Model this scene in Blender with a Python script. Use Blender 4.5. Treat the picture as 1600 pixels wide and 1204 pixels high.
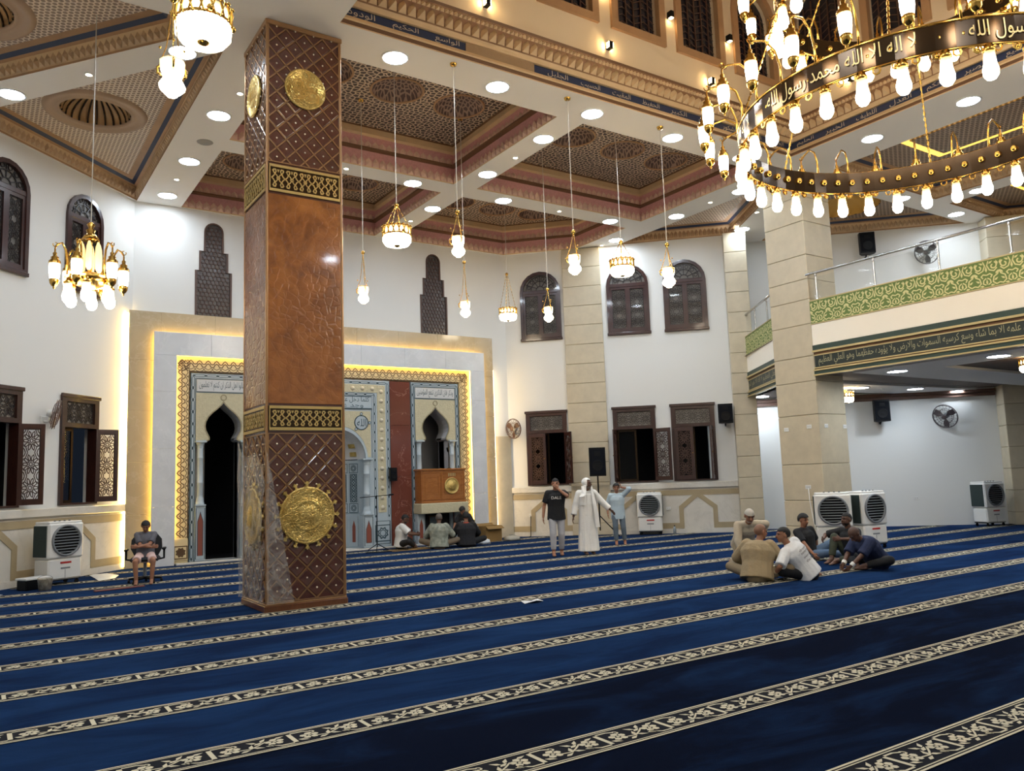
import bpy, math, random, unicodedata
from mathutils import Vector, Matrix
from mathutils.geometry import tessellate_polygon
random.seed(7)
for o in list(bpy.data.objects):
    bpy.data.objects.remove(o)
SC = bpy.context.scene
COL = SC.collection
PI = math.pi

# ------------------------------------------------------------------ camera
cam = bpy.data.cameras.new('camera')
cam.sensor_fit = 'HORIZONTAL'
cam.sensor_width = 36.0
cam.lens = 36.0 * 1260.0 / 1600.0
cam.clip_end = 200
cam_o = bpy.data.objects.new('camera', cam)
COL.objects.link(cam_o)
SC.camera = cam_o
_y, _p, _r = math.radians(33.761), math.radians(6.668), math.radians(-1.993)
_f = Vector((math.sin(_y) * math.cos(_p), math.cos(_y) * math.cos(_p), math.sin(_p)))
_rt = Vector((math.cos(_y), -math.sin(_y), 0))
_u = _rt.cross(_f)
_c, _s = math.cos(_r), math.sin(_r)
_r2 = _c * _rt + _s * _u
_u2 = -_s * _rt + _c * _u
cam_o.matrix_world = Matrix(((_r2.x, _u2.x, -_f.x, 0), (_r2.y, _u2.y, -_f.y, 0), (_r2.z, _u2.z, -_f.z, 1.7), (0, 0, 0, 1)))

# ------------------------------------------------------------------ night sky outside, exposure, lamp strengths
wd = bpy.data.worlds.new('night')
SC.world = wd
wd.use_nodes = True
wd.node_tree.nodes['Background'].inputs[0].default_value = (0.010, 0.014, 0.022, 1)
wd.node_tree.nodes['Background'].inputs[1].default_value = 0.35
SC.view_settings.view_transform = 'Standard'
SC.view_settings.look = 'None'
SC.view_settings.gamma = 1.0
SC.view_settings.use_curve_mapping = False
SC.view_settings.exposure = 1.12
DOWN_S = 46.0      # cool white downlights
SPOT_S = 30.0      # little warm spots
BULB_S = 14.0       # big chandelier bulbs
PEND_S = 7.0       # hanging glass lamps
LED_S = 5.0        # warm yellow LED strips
LEDC_S = 0.75       # LED strips of the ceiling coves

# ------------------------------------------------------------------ helpers: materials
def lin(c):
    return tuple(((v / 255.0) / 12.92 if v / 255.0 <= 0.04045 else ((v / 255.0 + 0.055) / 1.055) ** 2.4) for v in c) + (1.0,)

def newmat(name):
    m = bpy.data.materials.new(name)
    m.use_nodes = True
    nt = m.node_tree
    return m, nt, nt.nodes['Principled BSDF']

def nd(nt, kind, ins=None, **props):
    n = nt.nodes.new(kind)
    for k, v in props.items():
        setattr(n, k, v)
    for k, v in (ins or {}).items():
        if isinstance(v, bpy.types.NodeSocket):
            nt.links.new(v, n.inputs[k])
        else:
            n.inputs[k].default_value = v
    return n

def math_(nt, op, a, b=0.0):
    return nd(nt, 'ShaderNodeMath', {0: a, 1: b}, operation=op).outputs[0]

def mixc(nt, f, a, b):
    n = nt.nodes.new('ShaderNodeMix')
    n.data_type = 'RGBA'
    for k, v in ((0, f), (6, a), (7, b)):
        if isinstance(v, bpy.types.NodeSocket):
            nt.links.new(v, n.inputs[k])
        else:
            n.inputs[k].default_value = v
    return n.outputs[2]

def coords(nt, kind='Object', scale=None, loc=None, rot=None):
    t = nt.nodes.new('ShaderNodeTexCoord')
    o = t.outputs[kind]
    if scale or loc or rot:
        mp = nt.nodes.new('ShaderNodeMapping')
        nt.links.new(o, mp.inputs[0])
        if scale: mp.inputs['Scale'].default_value = scale
        if loc: mp.inputs['Location'].default_value = loc
        if rot: mp.inputs['Rotation'].default_value = rot
        o = mp.outputs[0]
    return o

def setb(nt, b, h, strength, dist=0.02):
    bp = nd(nt, 'ShaderNodeBump', {'Height': h, 'Strength': strength, 'Distance': dist})
    nt.links.new(bp.outputs[0], b.inputs['Normal'])

def mat(name, col, rough=0.5, metal=0.0, emit=None, es=0.0, var=0.0, vscale=3.0, bump=0.0, bscale=40.0, coat=0.0, spec=None, stretch=None, col2=None):
    m, nt, b = newmat(name)
    c = lin(col)
    b.inputs['Base Color'].default_value = c
    b.inputs['Roughness'].default_value = rough
    b.inputs['Metallic'].default_value = metal
    if coat:
        b.inputs['Coat Weight'].default_value = coat
        b.inputs['Coat Roughness'].default_value = 0.08
    if spec is not None:
        b.inputs['Specular IOR Level'].default_value = spec
    if emit:
        b.inputs['Emission Color'].default_value = lin(emit)
        b.inputs['Emission Strength'].default_value = es
    if var or col2:
        n = nd(nt, 'ShaderNodeTexNoise', {'Vector': coords(nt, 'Object', stretch), 'Scale': vscale, 'Detail': 4.0, 'Roughness': 0.6})
        ramp = nd(nt, 'ShaderNodeMapRange', {0: n.outputs[0], 1: 0.3, 2: 0.7, 3: 0.0, 4: 1.0})
        d = lin(col2) if col2 else tuple(v * (1 - var) for v in c[:3]) + (1,)
        nt.links.new(mixc(nt, ramp.outputs[0], d, c), b.inputs['Base Color'])
    if bump:
        n2 = nd(nt, 'ShaderNodeTexNoise', {'Vector': coords(nt, 'Object', stretch), 'Scale': bscale, 'Detail': 3.0})
        setb(nt, b, n2.outputs[0], bump)
    return m

def marble(name, col, vein, rough=0.15, scale=1.2, width=0.03, amount=0.6, var=0.12):
    m, nt, b = newmat(name)
    co = coords(nt, 'Object')
    n = nd(nt, 'ShaderNodeTexNoise', {'Vector': co, 'Scale': scale, 'Detail': 6.0, 'Roughness': 0.6, 'Distortion': 0.6})
    d = math_(nt, 'ABSOLUTE', math_(nt, 'SUBTRACT', n.outputs[0], 0.5))
    v = nd(nt, 'ShaderNodeMapRange', {0: d, 1: 0.0, 2: width, 3: amount, 4: 0.0}).outputs[0]
    n2 = nd(nt, 'ShaderNodeTexNoise', {'Vector': co, 'Scale': 3.0, 'Detail': 3.0})
    c = lin(col)
    base = mixc(nt, n2.outputs[0], tuple(x * (1 - var) for x in c[:3]) + (1,), tuple(min(1, x * (1 + var)) for x in c[:3]) + (1,))
    nt.links.new(mixc(nt, v, base, lin(vein)), b.inputs['Base Color'])
    b.inputs['Roughness'].default_value = rough
    return m

def wood(name, c1, c2, rough=0.35, scale=(6, 6, 1), coat=0.3, bump=0.1):
    m, nt, b = newmat(name)
    co = coords(nt, 'Object', scale)
    n = nd(nt, 'ShaderNodeTexNoise', {'Vector': co, 'Scale': 4.0, 'Detail': 6.0, 'Roughness': 0.65, 'Distortion': 1.2})
    r = nd(nt, 'ShaderNodeMapRange', {0: n.outputs[0], 1: 0.3, 2: 0.7})
    nt.links.new(mixc(nt, r.outputs[0], lin(c1), lin(c2)), b.inputs['Base Color'])
    b.inputs['Roughness'].default_value = rough
    b.inputs['Coat Weight'].default_value = coat
    b.inputs['Coat Roughness'].default_value = 0.07
    setb(nt, b, n.outputs[0], bump)
    return m

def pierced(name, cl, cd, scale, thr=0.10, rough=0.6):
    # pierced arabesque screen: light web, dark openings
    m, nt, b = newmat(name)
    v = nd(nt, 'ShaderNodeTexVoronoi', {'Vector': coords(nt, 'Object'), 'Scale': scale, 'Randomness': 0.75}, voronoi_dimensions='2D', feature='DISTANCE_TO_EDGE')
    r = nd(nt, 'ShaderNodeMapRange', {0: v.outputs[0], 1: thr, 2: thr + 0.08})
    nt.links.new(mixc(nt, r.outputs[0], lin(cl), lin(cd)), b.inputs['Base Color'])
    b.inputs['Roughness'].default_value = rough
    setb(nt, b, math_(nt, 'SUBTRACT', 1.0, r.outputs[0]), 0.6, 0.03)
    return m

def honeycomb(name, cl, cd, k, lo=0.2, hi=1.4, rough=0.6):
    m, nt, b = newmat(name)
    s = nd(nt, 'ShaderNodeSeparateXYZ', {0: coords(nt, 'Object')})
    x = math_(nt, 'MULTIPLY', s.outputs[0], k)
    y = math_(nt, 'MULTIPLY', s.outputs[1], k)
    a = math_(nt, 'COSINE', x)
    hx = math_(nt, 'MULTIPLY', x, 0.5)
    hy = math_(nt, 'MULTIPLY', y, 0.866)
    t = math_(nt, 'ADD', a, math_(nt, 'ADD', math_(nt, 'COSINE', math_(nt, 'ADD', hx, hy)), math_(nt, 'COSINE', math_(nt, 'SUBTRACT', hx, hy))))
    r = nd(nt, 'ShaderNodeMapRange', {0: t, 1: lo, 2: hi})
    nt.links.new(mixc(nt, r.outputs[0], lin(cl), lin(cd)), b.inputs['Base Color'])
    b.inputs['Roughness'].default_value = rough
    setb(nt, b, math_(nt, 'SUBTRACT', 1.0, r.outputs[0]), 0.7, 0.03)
    return m

def relief(name, col, col2, scale, strength, rough=0.2, metal=0.0, coat=0.0, dims='3D'):
    # carved arabesque relief on wood or metal
    m, nt, b = newmat(name)
    co = coords(nt, 'Object')
    v = nd(nt, 'ShaderNodeTexVoronoi', {'Vector': co, 'Scale': scale}, feature='DISTANCE_TO_EDGE', voronoi_dimensions=dims)
    r = nd(nt, 'ShaderNodeMapRange', {0: v.outputs[0], 1: 0.0, 2: 0.12})
    n = nd(nt, 'ShaderNodeTexNoise', {'Vector': co, 'Scale': 2.2, 'Detail': 6.0, 'Distortion': 1.5})
    r2 = nd(nt, 'ShaderNodeMapRange', {0: n.outputs[0], 1: 0.3, 2: 0.7})
    nt.links.new(mixc(nt, r2.outputs[0], lin(col2), lin(col)), b.inputs['Base Color'])
    b.inputs['Roughness'].default_value = rough
    b.inputs['Metallic'].default_value = metal
    b.inputs['Coat Weight'].default_value = coat
    b.inputs['Coat Roughness'].default_value = 0.06
    setb(nt, b, r.outputs[0], strength, 0.02)
    return m

def glow(name, col, s):
    m, nt, b = newmat(name)
    b.inputs['Base Color'].default_value = (0.8, 0.8, 0.8, 1)
    b.inputs['Emission Color'].default_value = lin(col)
    b.inputs['Emission Strength'].default_value = s
    return m

def glow_z(name, top, low, s_top, s_low, z_top, z_low):
    # lamp glass that is brightest around its filament and ambers off towards the cap
    m, nt, b = newmat(name)
    sep = nd(nt, 'ShaderNodeSeparateXYZ', {0: coords(nt)})
    r = nd(nt, 'ShaderNodeMapRange', {0: sep.outputs[2], 1: z_top, 2: z_low, 3: 0.0, 4: 1.0})
    b.inputs['Base Color'].default_value = (0.8, 0.7, 0.5, 1)
    nt.links.new(mixc(nt, r.outputs[0], lin(top), lin(low)), b.inputs['Emission Color'])
    e = nd(nt, 'ShaderNodeMapRange', {0: math_(nt, 'POWER', r.outputs[0], 2.0), 1: 0.0, 2: 1.0, 3: s_top, 4: s_low})
    nt.links.new(e.outputs[0], b.inputs['Emission Strength'])
    return m

def filmy(name, tint, clear, rough=0.1, noise=None):
    # thin glass or plastic film: clear + glossy
    m, nt, b = newmat(name)
    nt.nodes.remove(b)
    out = nt.nodes['Material Output']
    tr = nd(nt, 'ShaderNodeBsdfTransparent', {0: (1, 1, 1, 1)})
    gl = nd(nt, 'ShaderNodeBsdfPrincipled', {'Base Color': lin(tint), 'Roughness': rough})
    mx = nt.nodes.new('ShaderNodeMixShader')
    if noise:
        n = nd(nt, 'ShaderNodeTexNoise', {'Vector': coords(nt, 'Object'), 'Scale': noise, 'Detail': 5.0, 'Distortion': 2.0})
        r = nd(nt, 'ShaderNodeMapRange', {0: n.outputs[0], 1: 0.35, 2: 0.75, 3: 1 - clear - 0.12, 4: 1 - clear + 0.25})
        nt.links.new(r.outputs[0], mx.inputs[0])
        bp = nd(nt, 'ShaderNodeBump', {'Height': n.outputs[0], 'Strength': 0.8, 'Distance': 0.05})
        nt.links.new(bp.outputs[0], gl.inputs['Normal'])
    else:
        mx.inputs[0].default_value = 1 - clear
    nt.links.new(tr.outputs[0], mx.inputs[1])
    nt.links.new(gl.outputs[0], mx.inputs[2])
    nt.links.new(mx.outputs[0], out.inputs[0])
    return m

def carpet_mat():
    m, nt, b = newmat('blue_carpet')
    n = nd(nt, 'ShaderNodeTexNoise', {'Vector': coords(nt, 'Object', (0.35, 1.0, 1.0)), 'Scale': 1.6, 'Detail': 5.0, 'Roughness': 0.65, 'Distortion': 0.8})
    r = nd(nt, 'ShaderNodeMapRange', {0: n.outputs[0], 1: 0.35, 2: 0.68})
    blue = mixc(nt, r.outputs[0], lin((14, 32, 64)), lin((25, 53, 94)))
    # the rows nearest the viewer are mixed towards a deeper blue, uneven by noise
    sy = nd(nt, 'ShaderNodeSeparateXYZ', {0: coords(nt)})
    near_rows = math_(nt, 'LESS_THAN', sy.outputs[1], 5.5)
    nt.links.new(mixc(nt, math_(nt, 'MULTIPLY', near_rows, nd(nt, 'ShaderNodeMapRange', {0: n.outputs[0], 1: 0.45, 2: 0.72, 3: 0.92, 4: 0.45}).outputs[0]), blue, lin((5, 12, 30))), b.inputs['Base Color'])
    b.inputs['Sheen Weight'].default_value = 0.02
    b.inputs['Sheen Roughness'].default_value = 0.5
    b.inputs['Roughness'].default_value = 0.95
    b.inputs['Specular IOR Level'].default_value = 0.0
    f = nd(nt, 'ShaderNodeTexNoise', {'Vector': coords(nt), 'Scale': 260.0, 'Detail': 2.0})
    setb(nt, b, f.outputs[0], 0.35, 0.01)
    return m

WHITE = mat('white_wall_paint', (226, 226, 222), 0.75)
CREAM = mat('cream_wall_paint', (226, 208, 180), 0.8)
SOFFIT = mat('soffit_paint', (232, 229, 224), 0.8)
BEIGE = mat('beige_plaster', (220, 192, 152), 0.6, var=0.1)
TAN = mat('tan_plaster', (184, 146, 108), 0.6, var=0.15)
BROWNLINE = mat('brown_moulding', (110, 78, 52), 0.6)
MAROON = mat('maroon_plaster', (212, 158, 156), 0.6, var=0.2, vscale=20)
PINK = mat('pinkish_beige_relief', (220, 186, 168), 0.6, var=0.15, vscale=20)
NAVY = mat('navy_band', (38, 52, 86), 0.4)
NAVYLINE = mat('navy_line', (44, 56, 82), 0.5)
LETTER = mat('pale_gold_lettering', (208, 196, 176), 0.4)
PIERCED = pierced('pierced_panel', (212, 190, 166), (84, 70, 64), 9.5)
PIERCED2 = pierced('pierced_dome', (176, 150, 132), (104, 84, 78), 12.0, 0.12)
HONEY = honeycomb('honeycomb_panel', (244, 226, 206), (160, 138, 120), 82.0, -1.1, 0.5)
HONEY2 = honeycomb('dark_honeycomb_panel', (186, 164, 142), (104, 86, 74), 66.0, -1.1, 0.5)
STONE = mat('beige_stone', (204, 192, 166), 0.35, var=0.13, vscale=4, bump=0.04)
STONEG = mat('stone_joint', (150, 136, 112), 0.8)
BEIGEM = marble('beige_polished_stone', (186, 170, 140), (212, 200, 176), 0.14, 1.5, 0.02, 0.3)
GREYM = marble('grey_polished_marble', (216, 218, 220), (236, 236, 236), 0.12, 1.3, 0.02, 0.35)
REDM = marble('red_marble', (112, 62, 50), (196, 146, 130), 0.14, 0.9, 0.004, 0.7)
WHITEM = marble('white_dado_stone', (216, 212, 202), (190, 186, 176), 0.25, 1.4, 0.02, 0.3)
BLUEM = mat('pale_blue_marble', (180, 194, 202), 0.25, var=0.08)
TEAL = mat('dark_teal_inlay', (46, 72, 82), 0.4)
SANDY = mat('sandy_carved_stone', (200, 192, 160), 0.5, var=0.12, vscale=14, bump=0.5, bscale=26)
REDIN = mat('red_inlay', (140, 76, 60), 0.4)
LINEN = mat('dark_brown_line', (92, 66, 40), 0.5)
GILTCREAM = mat('gilt_cream', (226, 206, 158), 0.35)
DARK = mat('dark_interior', (20, 20, 22), 0.9)
INNERGREY = mat('niche_plaster', (112, 112, 112), 0.7)
DWOOD = wood('dark_window_wood', (44, 24, 20), (66, 36, 30), 0.28, (3, 3, 1), 0.4, 0.05)
LATT = mat('lattice_wood', (84, 60, 50), 0.4)
LATTG = mat('grey_brown_lattice', (52, 42, 38), 0.35)
FROST = mat('grey_frosted_pane', (146, 140, 132), 0.35)
NIGHTP = mat('night_pane', (34, 34, 46), 0.12)
STEPP = mat('dark_lattice_pane', (92, 88, 86), 0.12, bump=0.8, bscale=9)
GLASS = filmy('window_glass', (20, 22, 24), 0.74, 0.03)
GLASSBAL = filmy('clear_rail_glass', (200, 220, 220), 0.9, 0.03)
COLWOOD = mat('dark_red_column_wood', (92, 54, 44), 0.22, coat=0.6, var=0.25, vscale=9)
COLLINE = mat('bronze_lattice_strip', (166, 128, 90), 0.3, metal=0.5)
BURL = relief('burl_wood_relief', (172, 106, 46), (124, 70, 28), 9.0, 0.10, 0.2, 0.0, 0.7)
GOLD = mat('polished_gold', (244, 214, 136), 0.3, metal=1.0)
GOLDR = relief('gold_relief', (240, 214, 138), (196, 164, 88), 24.0, 0.5, 0.34, 0.9)
GILT = mat('gilt_scroll', (212, 186, 122), 0.3, metal=0.7)
STUD = mat('brass_stud', (250, 236, 210), 0.3, metal=0.3)
BRONZE = mat('dark_bronze_band', (66, 52, 38), 0.18, metal=0.8)
BRASS = mat('brass', (206, 164, 84), 0.22, metal=1.0)
RODM = mat('pale_rod', (206, 200, 188), 0.4, metal=0.3)
CHROME = mat('chrome_rail', (206, 208, 210), 0.15, metal=1.0)
MINWOOD = wood('honey_oak', (140, 84, 38), (172, 110, 54), 0.25, (1.2, 5, 8), 0.5, 0.05)
BLACKP = mat('black_plastic', (10, 11, 14), 0.5, spec=0.2)
GREYP = mat('grey_plastic', (120, 124, 128), 0.4)
WHITEP = mat('white_plastic', (226, 226, 222), 0.35)
PAD = mat('dark_green_cooling_pad', (44, 58, 56), 0.8, bump=0.6, bscale=80)
REDP = mat('red_sticker', (178, 40, 36), 0.4)
DGREEN = mat('dark_green_band', (42, 64, 56), 0.45)
VGREEN = mat('very_dark_green_panel', (26, 40, 36), 0.4)
OLIVE = mat('olive_damask', (104, 128, 60), 0.55, var=0.1)
DAMASK = mat('cream_damask_motif', (216, 212, 150), 0.5)
GOLDLN = mat('pale_gold_moulding', (196, 178, 128), 0.35, metal=0.3)
FASCIA = mat('cream_fascia', (250, 243, 228), 0.6)
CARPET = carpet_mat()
MOTIF = mat('cream_carpet_motif', (206, 199, 176), 0.95, spec=0.1)
MOTIFBG = mat('black_carpet_ground', (28, 30, 38), 0.95, spec=0.1)
DOWN = glow('downlight_glow', (228, 241, 255), DOWN_S)
SPOT = glow('spot_glow', (255, 226, 180), SPOT_S)
BULB = glow_z('warm_bulb_glow', (255, 196, 96), (255, 242, 220), 0.35, BULB_S, 0.0, -0.17)
LANT = glow_z('warm_lantern_glow', (255, 200, 104), (255, 242, 220), 0.4, BULB_S, 0.05, -0.08)
PEND = glow_z('warm_glass_glow', (255, 212, 128), (255, 238, 204), 0.5, PEND_S, 0.17, 0.03)
LED = glow('yellow_led_glow', (255, 206, 96), LED_S)
LEDC = glow('amber_led_glow', (255, 196, 24), LEDC_S)
LEDP = glow('peach_wash_led_glow', (255, 222, 170), LED_S * 0.9)
LEDW = glow('yellow_wash_led_glow', (255, 214, 120), LED_S * 2.4)
SCON = glow('sconce_glow', (255, 214, 150), 30.0)
TRIMW = mat('white_lamp_rim', (230, 230, 228), 0.5)
PAPER = mat('white_paper', (226, 228, 230), 0.7)
CARD = mat('brown_cardboard', (142, 112, 64), 0.8)
TARP = mat('white_plastic_sheet', (214, 218, 220), 0.4, bump=0.6, bscale=6)
WRAP = filmy('plastic_wrap', (220, 216, 210), 0.74, 0.22, 5.0)
BROWNFAN = mat('brown_fan_plastic', (96, 66, 52), 0.35)

# ------------------------------------------------------------------ helpers: meshes and objects
class MB:
    def __init__(s, M=None):
        s.v, s.f, s.m, s.sm = [], [], [], []
        s.M = M
    def add(s, vs, fs, mi=0, sm=False):
        b = len(s.v)
        if s.M is None:
            s.v.extend(tuple(p) for p in vs)
        else:
            s.v.extend(tuple(s.M @ Vector(p)) for p in vs)
        for f in fs:
            s.f.append(tuple(i + b for i in f))
            s.m.append(mi)
            s.sm.append(sm)
    def face(s, pts, mi=0):
        s.add(pts, [tuple(range(len(pts)))], mi)
    def box(s, x0, x1, y0, y1, z0, z1, mi=0):
        vs = [(x, y, z) for z in (z0, z1) for x, y in ((x0, y0), (x1, y0), (x1, y1), (x0, y1))]
        s.add(vs, [(3, 2, 1, 0), (4, 5, 6, 7), (0, 1, 5, 4), (1, 2, 6, 5), (2, 3, 7, 6), (3, 0, 4, 7)], mi)
    def cbox(s, x0, x1, y0, y1, z0, z1, c=0.01, mi=0):
        # box with chamfered edges
        X, Y, Z = (x0, x1), (y0, y1), (z0, z1)
        vs, idx = [], {}
        for i in (0, 1):
            for j in (0, 1):
                for k in (0, 1):
                    cx, cy, cz = (c if i == 0 else -c), (c if j == 0 else -c), (c if k == 0 else -c)
                    idx[i, j, k, 0] = len(vs); vs.append((X[i], Y[j] + cy, Z[k] + cz))
                    idx[i, j, k, 1] = len(vs); vs.append((X[i] + cx, Y[j], Z[k] + cz))
                    idx[i, j, k, 2] = len(vs); vs.append((X[i] + cx, Y[j] + cy, Z[k]))
        fs = []
        q = ((0, 0), (1, 0), (1, 1), (0, 1))
        for i in (0, 1):
            fs.append(tuple(idx[i, a, b, 0] for a, b in q))
            fs.append(tuple(idx[a, i, b, 1] for a, b in q))
            fs.append(tuple(idx[a, b, i, 2] for a, b in q))
        for a in (0, 1):
            for b in (0, 1):
                fs.append((idx[0, a, b, 1], idx[1, a, b, 1], idx[1, a, b, 2], idx[0, a, b, 2]))
                fs.append((idx[a, 0, b, 0], idx[a, 1, b, 0], idx[a, 1, b, 2], idx[a, 0, b, 2]))
                fs.append((idx[a, b, 0, 0], idx[a, b, 1, 0], idx[a, b, 1, 1], idx[a, b, 0, 1]))
                for k in (0, 1):
                    fs.append((idx[a, b, k, 0], idx[a, b, k, 1], idx[a, b, k, 2]))
        s.add(vs, fs, mi)
    def cyl(s, p0, p1, r0, r1=None, n=10, mi=0, caps=True, sm=True):
        r1 = r0 if r1 is None else r1
        p0, p1 = Vector(p0), Vector(p1)
        d = (p1 - p0).normalized()
        a = d.orthogonal().normalized()
        b = d.cross(a)
        vs = []
        for p, r in ((p0, r0), (p1, r1)):
            for i in range(n):
                t = 2 * PI * i / n
                vs.append(p + (a * math.cos(t) + b * math.sin(t)) * r)
        s.add(vs, [(i, (i + 1) % n, n + (i + 1) % n, n + i) for i in range(n)], mi, sm)
        if caps:
            s.add(vs[:n], [tuple(reversed(range(n)))], mi)
            s.add(vs[n:], [tuple(range(n))], mi)
    def tube(s, pts, r, n=6, mi=0, closed=False):
        pts = [Vector(p) for p in pts]
        k = len(pts)
        vs = []
        prev = None
        for i, p in enumerate(pts):
            q0 = pts[i - 1] if (i > 0 or closed) else p
            q1 = pts[(i + 1) % k] if (i < k - 1 or closed) else p
            d = (q1 - q0).normalized()
            a = d.orthogonal().normalized() if prev is None else (prev - d * prev.dot(d)).normalized()
            prev = a
            b = d.cross(a)
            rr = r[i] if isinstance(r, (list, tuple)) else r
            for j in range(n):
                t = 2 * PI * j / n
                vs.append(p + (a * math.cos(t) + b * math.sin(t)) * rr)
        fs = []
        for i in range(k if closed else k - 1):
            i2 = (i + 1) % k
            for j in range(n):
                fs.append((i * n + j, i * n + (j + 1) % n, i2 * n + (j + 1) % n, i2 * n + j))
        if not closed:
            fs.append(tuple(reversed(range(n))))
            fs.append(tuple((k - 1) * n + j for j in range(n)))
        s.add(vs, fs, mi, True)
    def lathe(s, prof, n=16, c=(0, 0, 0), mi=0, sm=True, rf=None, caps=False, mis=None):
        vs = []
        for r, z in prof:
            for j in range(n):
                t = 2 * PI * j / n
                rr = r * (rf(t, z) if rf else 1)
                vs.append((c[0] + rr * math.cos(t), c[1] + rr * math.sin(t), c[2] + z))
        for i in range(len(prof) - 1):
            b = i * n
            s.add([], [], mi)
            base = len(s.v) if i else None
        b0 = len(s.v)
        if s.M is None:
            s.v.extend(vs)
        else:
            s.v.extend(tuple(s.M @ Vector(p)) for p in vs)
        for i in range(len(prof) - 1):
            for j in range(n):
                s.f.append((b0 + i * n + j, b0 + i * n + (j + 1) % n, b0 + (i + 1) * n + (j + 1) % n, b0 + (i + 1) * n + j))
                s.m.append(mis[i] if mis else mi)
                s.sm.append(sm)
        if caps:
            s.f.append(tuple(b0 + j for j in reversed(range(n)))); s.m.append(mi); s.sm.append(False)
            k = len(prof) - 1
            s.f.append(tuple(b0 + k * n + j for j in range(n))); s.m.append(mi); s.sm.append(False)
    def ball(s, c, r, n=10, m=6, mi=0):
        r = (r, r, r) if isinstance(r, (int, float)) else r
        vs = [(c[0], c[1], c[2] - r[2])]
        for i in range(1, m):
            p = -PI / 2 + PI * i / m
            for j in range(n):
                t = 2 * PI * j / n
                vs.append((c[0] + r[0] * math.cos(p) * math.cos(t), c[1] + r[1] * math.cos(p) * math.sin(t), c[2] + r[2] * math.sin(p)))
        vs.append((c[0], c[1], c[2] + r[2]))
        fs = [(0, 1 + (j + 1) % n, 1 + j) for j in range(n)]
        for i in range(m - 2):
            for j in range(n):
                a, b = 1 + i * n, 1 + (i + 1) * n
                fs.append((a + j, a + (j + 1) % n, b + (j + 1) % n, b + j))
        l = len(vs) - 1
        b = 1 + (m - 2) * n
        fs += [(b + j, b + (j + 1) % n, l) for j in range(n)]
        s.add(vs, fs, mi, True)
    def plate(s, outer, holes=(), y0=0.0, y1=0.05, mi=0, msides=None, flat=False, back=True):
        # polygon with holes in the local XZ plane, front at y0 (facing -y), back at y1; flat -> in XY at height y0
        loops = [list(outer)] + [list(h) for h in holes]
        tri = tessellate_polygon([[Vector((p[0], p[1], 0)) for p in l] for l in loops])
        allp = [p for l in loops for p in l]
        def P(p, y):
            return (p[0], p[1], y) if flat else (p[0], y, p[1])
        def area(t):
            a, b, c = (allp[i] for i in t)
            return (b[0] - a[0]) * (c[1] - a[1]) - (c[0] - a[0]) * (b[1] - a[1])
        fr = [t if area(t) > 0 else (t[0], t[2], t[1]) for t in tri]
        s.add([P(p, y0) for p in allp], [tuple(reversed(t)) if flat else t for t in fr], mi)
        if back and y1 is not None:
            s.add([P(p, y1) for p in allp], [t if flat else tuple(reversed(t)) for t in fr], mi)
        if y1 is not None:
            for l in loops:
                k = len(l)
                s.add([P(p, y0) for p in l] + [P(p, y1) for p in l], [(i, (i + 1) % k, k + (i + 1) % k, k + i) for i in range(k)], mi if msides is None else msides)
    def ribbon(s, pts, w, y=0.0, th=None, mi=0, closed=False, flat=False):
        # band of width w along 2D points, lying in the local XZ plane at y (or XY plane when flat)
        pts = [Vector((p[0], p[1])) for p in pts]
        k = len(pts)
        L, R = [], []
        for i, p in enumerate(pts):
            q0 = pts[i - 1] if (i > 0 or closed) else p
            q1 = pts[(i + 1) % k] if (i < k - 1 or closed) else p
            d = (q1 - q0)
            if d.length < 1e-9: d = Vector((1, 0))
            d.normalize()
            nrm = Vector((-d.y, d.x)) * (w / 2)
            if 0 < i < k - 1 or closed:
                d1 = (p - q0); d2 = (q1 - p)
                if d1.length > 1e-9 and d2.length > 1e-9:
                    ca = max(0.35, math.cos(d1.angle_signed(d2, 0) / 2))
                    nrm = nrm / ca
            L.append(p + nrm); R.append(p - nrm)
        def P(q, yy):
            return (q.x, q.y, yy) if flat else (q.x, yy, q.y)
        vs = []
        for a, b in zip(L, R):
            vs += [P(a, y), P(b, y)]
        n = k if closed else k - 1
        fs = []
        for i in range(n):
            j = (i + 1) % k
            fs.append((2 * i, 2 * i + 1, 2 * j + 1, 2 * j))
        if not flat and False:
            fs = [tuple(reversed(f)) for f in fs]
        s.add(vs, fs, mi)
        if th:
            vb = []
            for a, b in zip(L, R):
                vb += [P(a, y), P(a, y + th), P(b, y), P(b, y + th)]
            fs = []
            for i in range(n):
                j = (i + 1) % k
                fs.append((4 * i, 4 * i + 1, 4 * j + 1, 4 * j))
                fs.append((4 * i + 2, 4 * j + 2, 4 * j + 3, 4 * i + 3))
            s.add(vb, fs, mi)
    def text(s, body, x, z, h, y=0.0, mi=0, align='C', maxw=None, wrap=None, th=0.0):
        vs, fs, w, hh = text_mesh(body)
        k = h / hh
        kx = k if maxw is None else min(k * 1.6, maxw / w)
        x0 = x - (w * kx / 2 if align == 'C' else 0)
        out = []
        for a, b in vs:
            px, pz = x0 + a * kx, z + (b - hh / 2) * k
            out.append(wrap(px, pz) if wrap else (px, y, pz))
        s.add(out, fs, mi)
    def build(s, name, mats, parent=None, loc=None, rz=None, kind=None, label=None):
        me = bpy.data.meshes.new(name)
        me.from_pydata(s.v, [], s.f)
        mats = mats if isinstance(mats, (list, tuple)) else [mats]
        for m in mats:
            me.materials.append(m)
        me.polygons.foreach_set('material_index', s.m)
        me.polygons.foreach_set('use_smooth', s.sm)
        me.update()
        return link(name, me, parent, loc, rz, kind, label)

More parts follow.
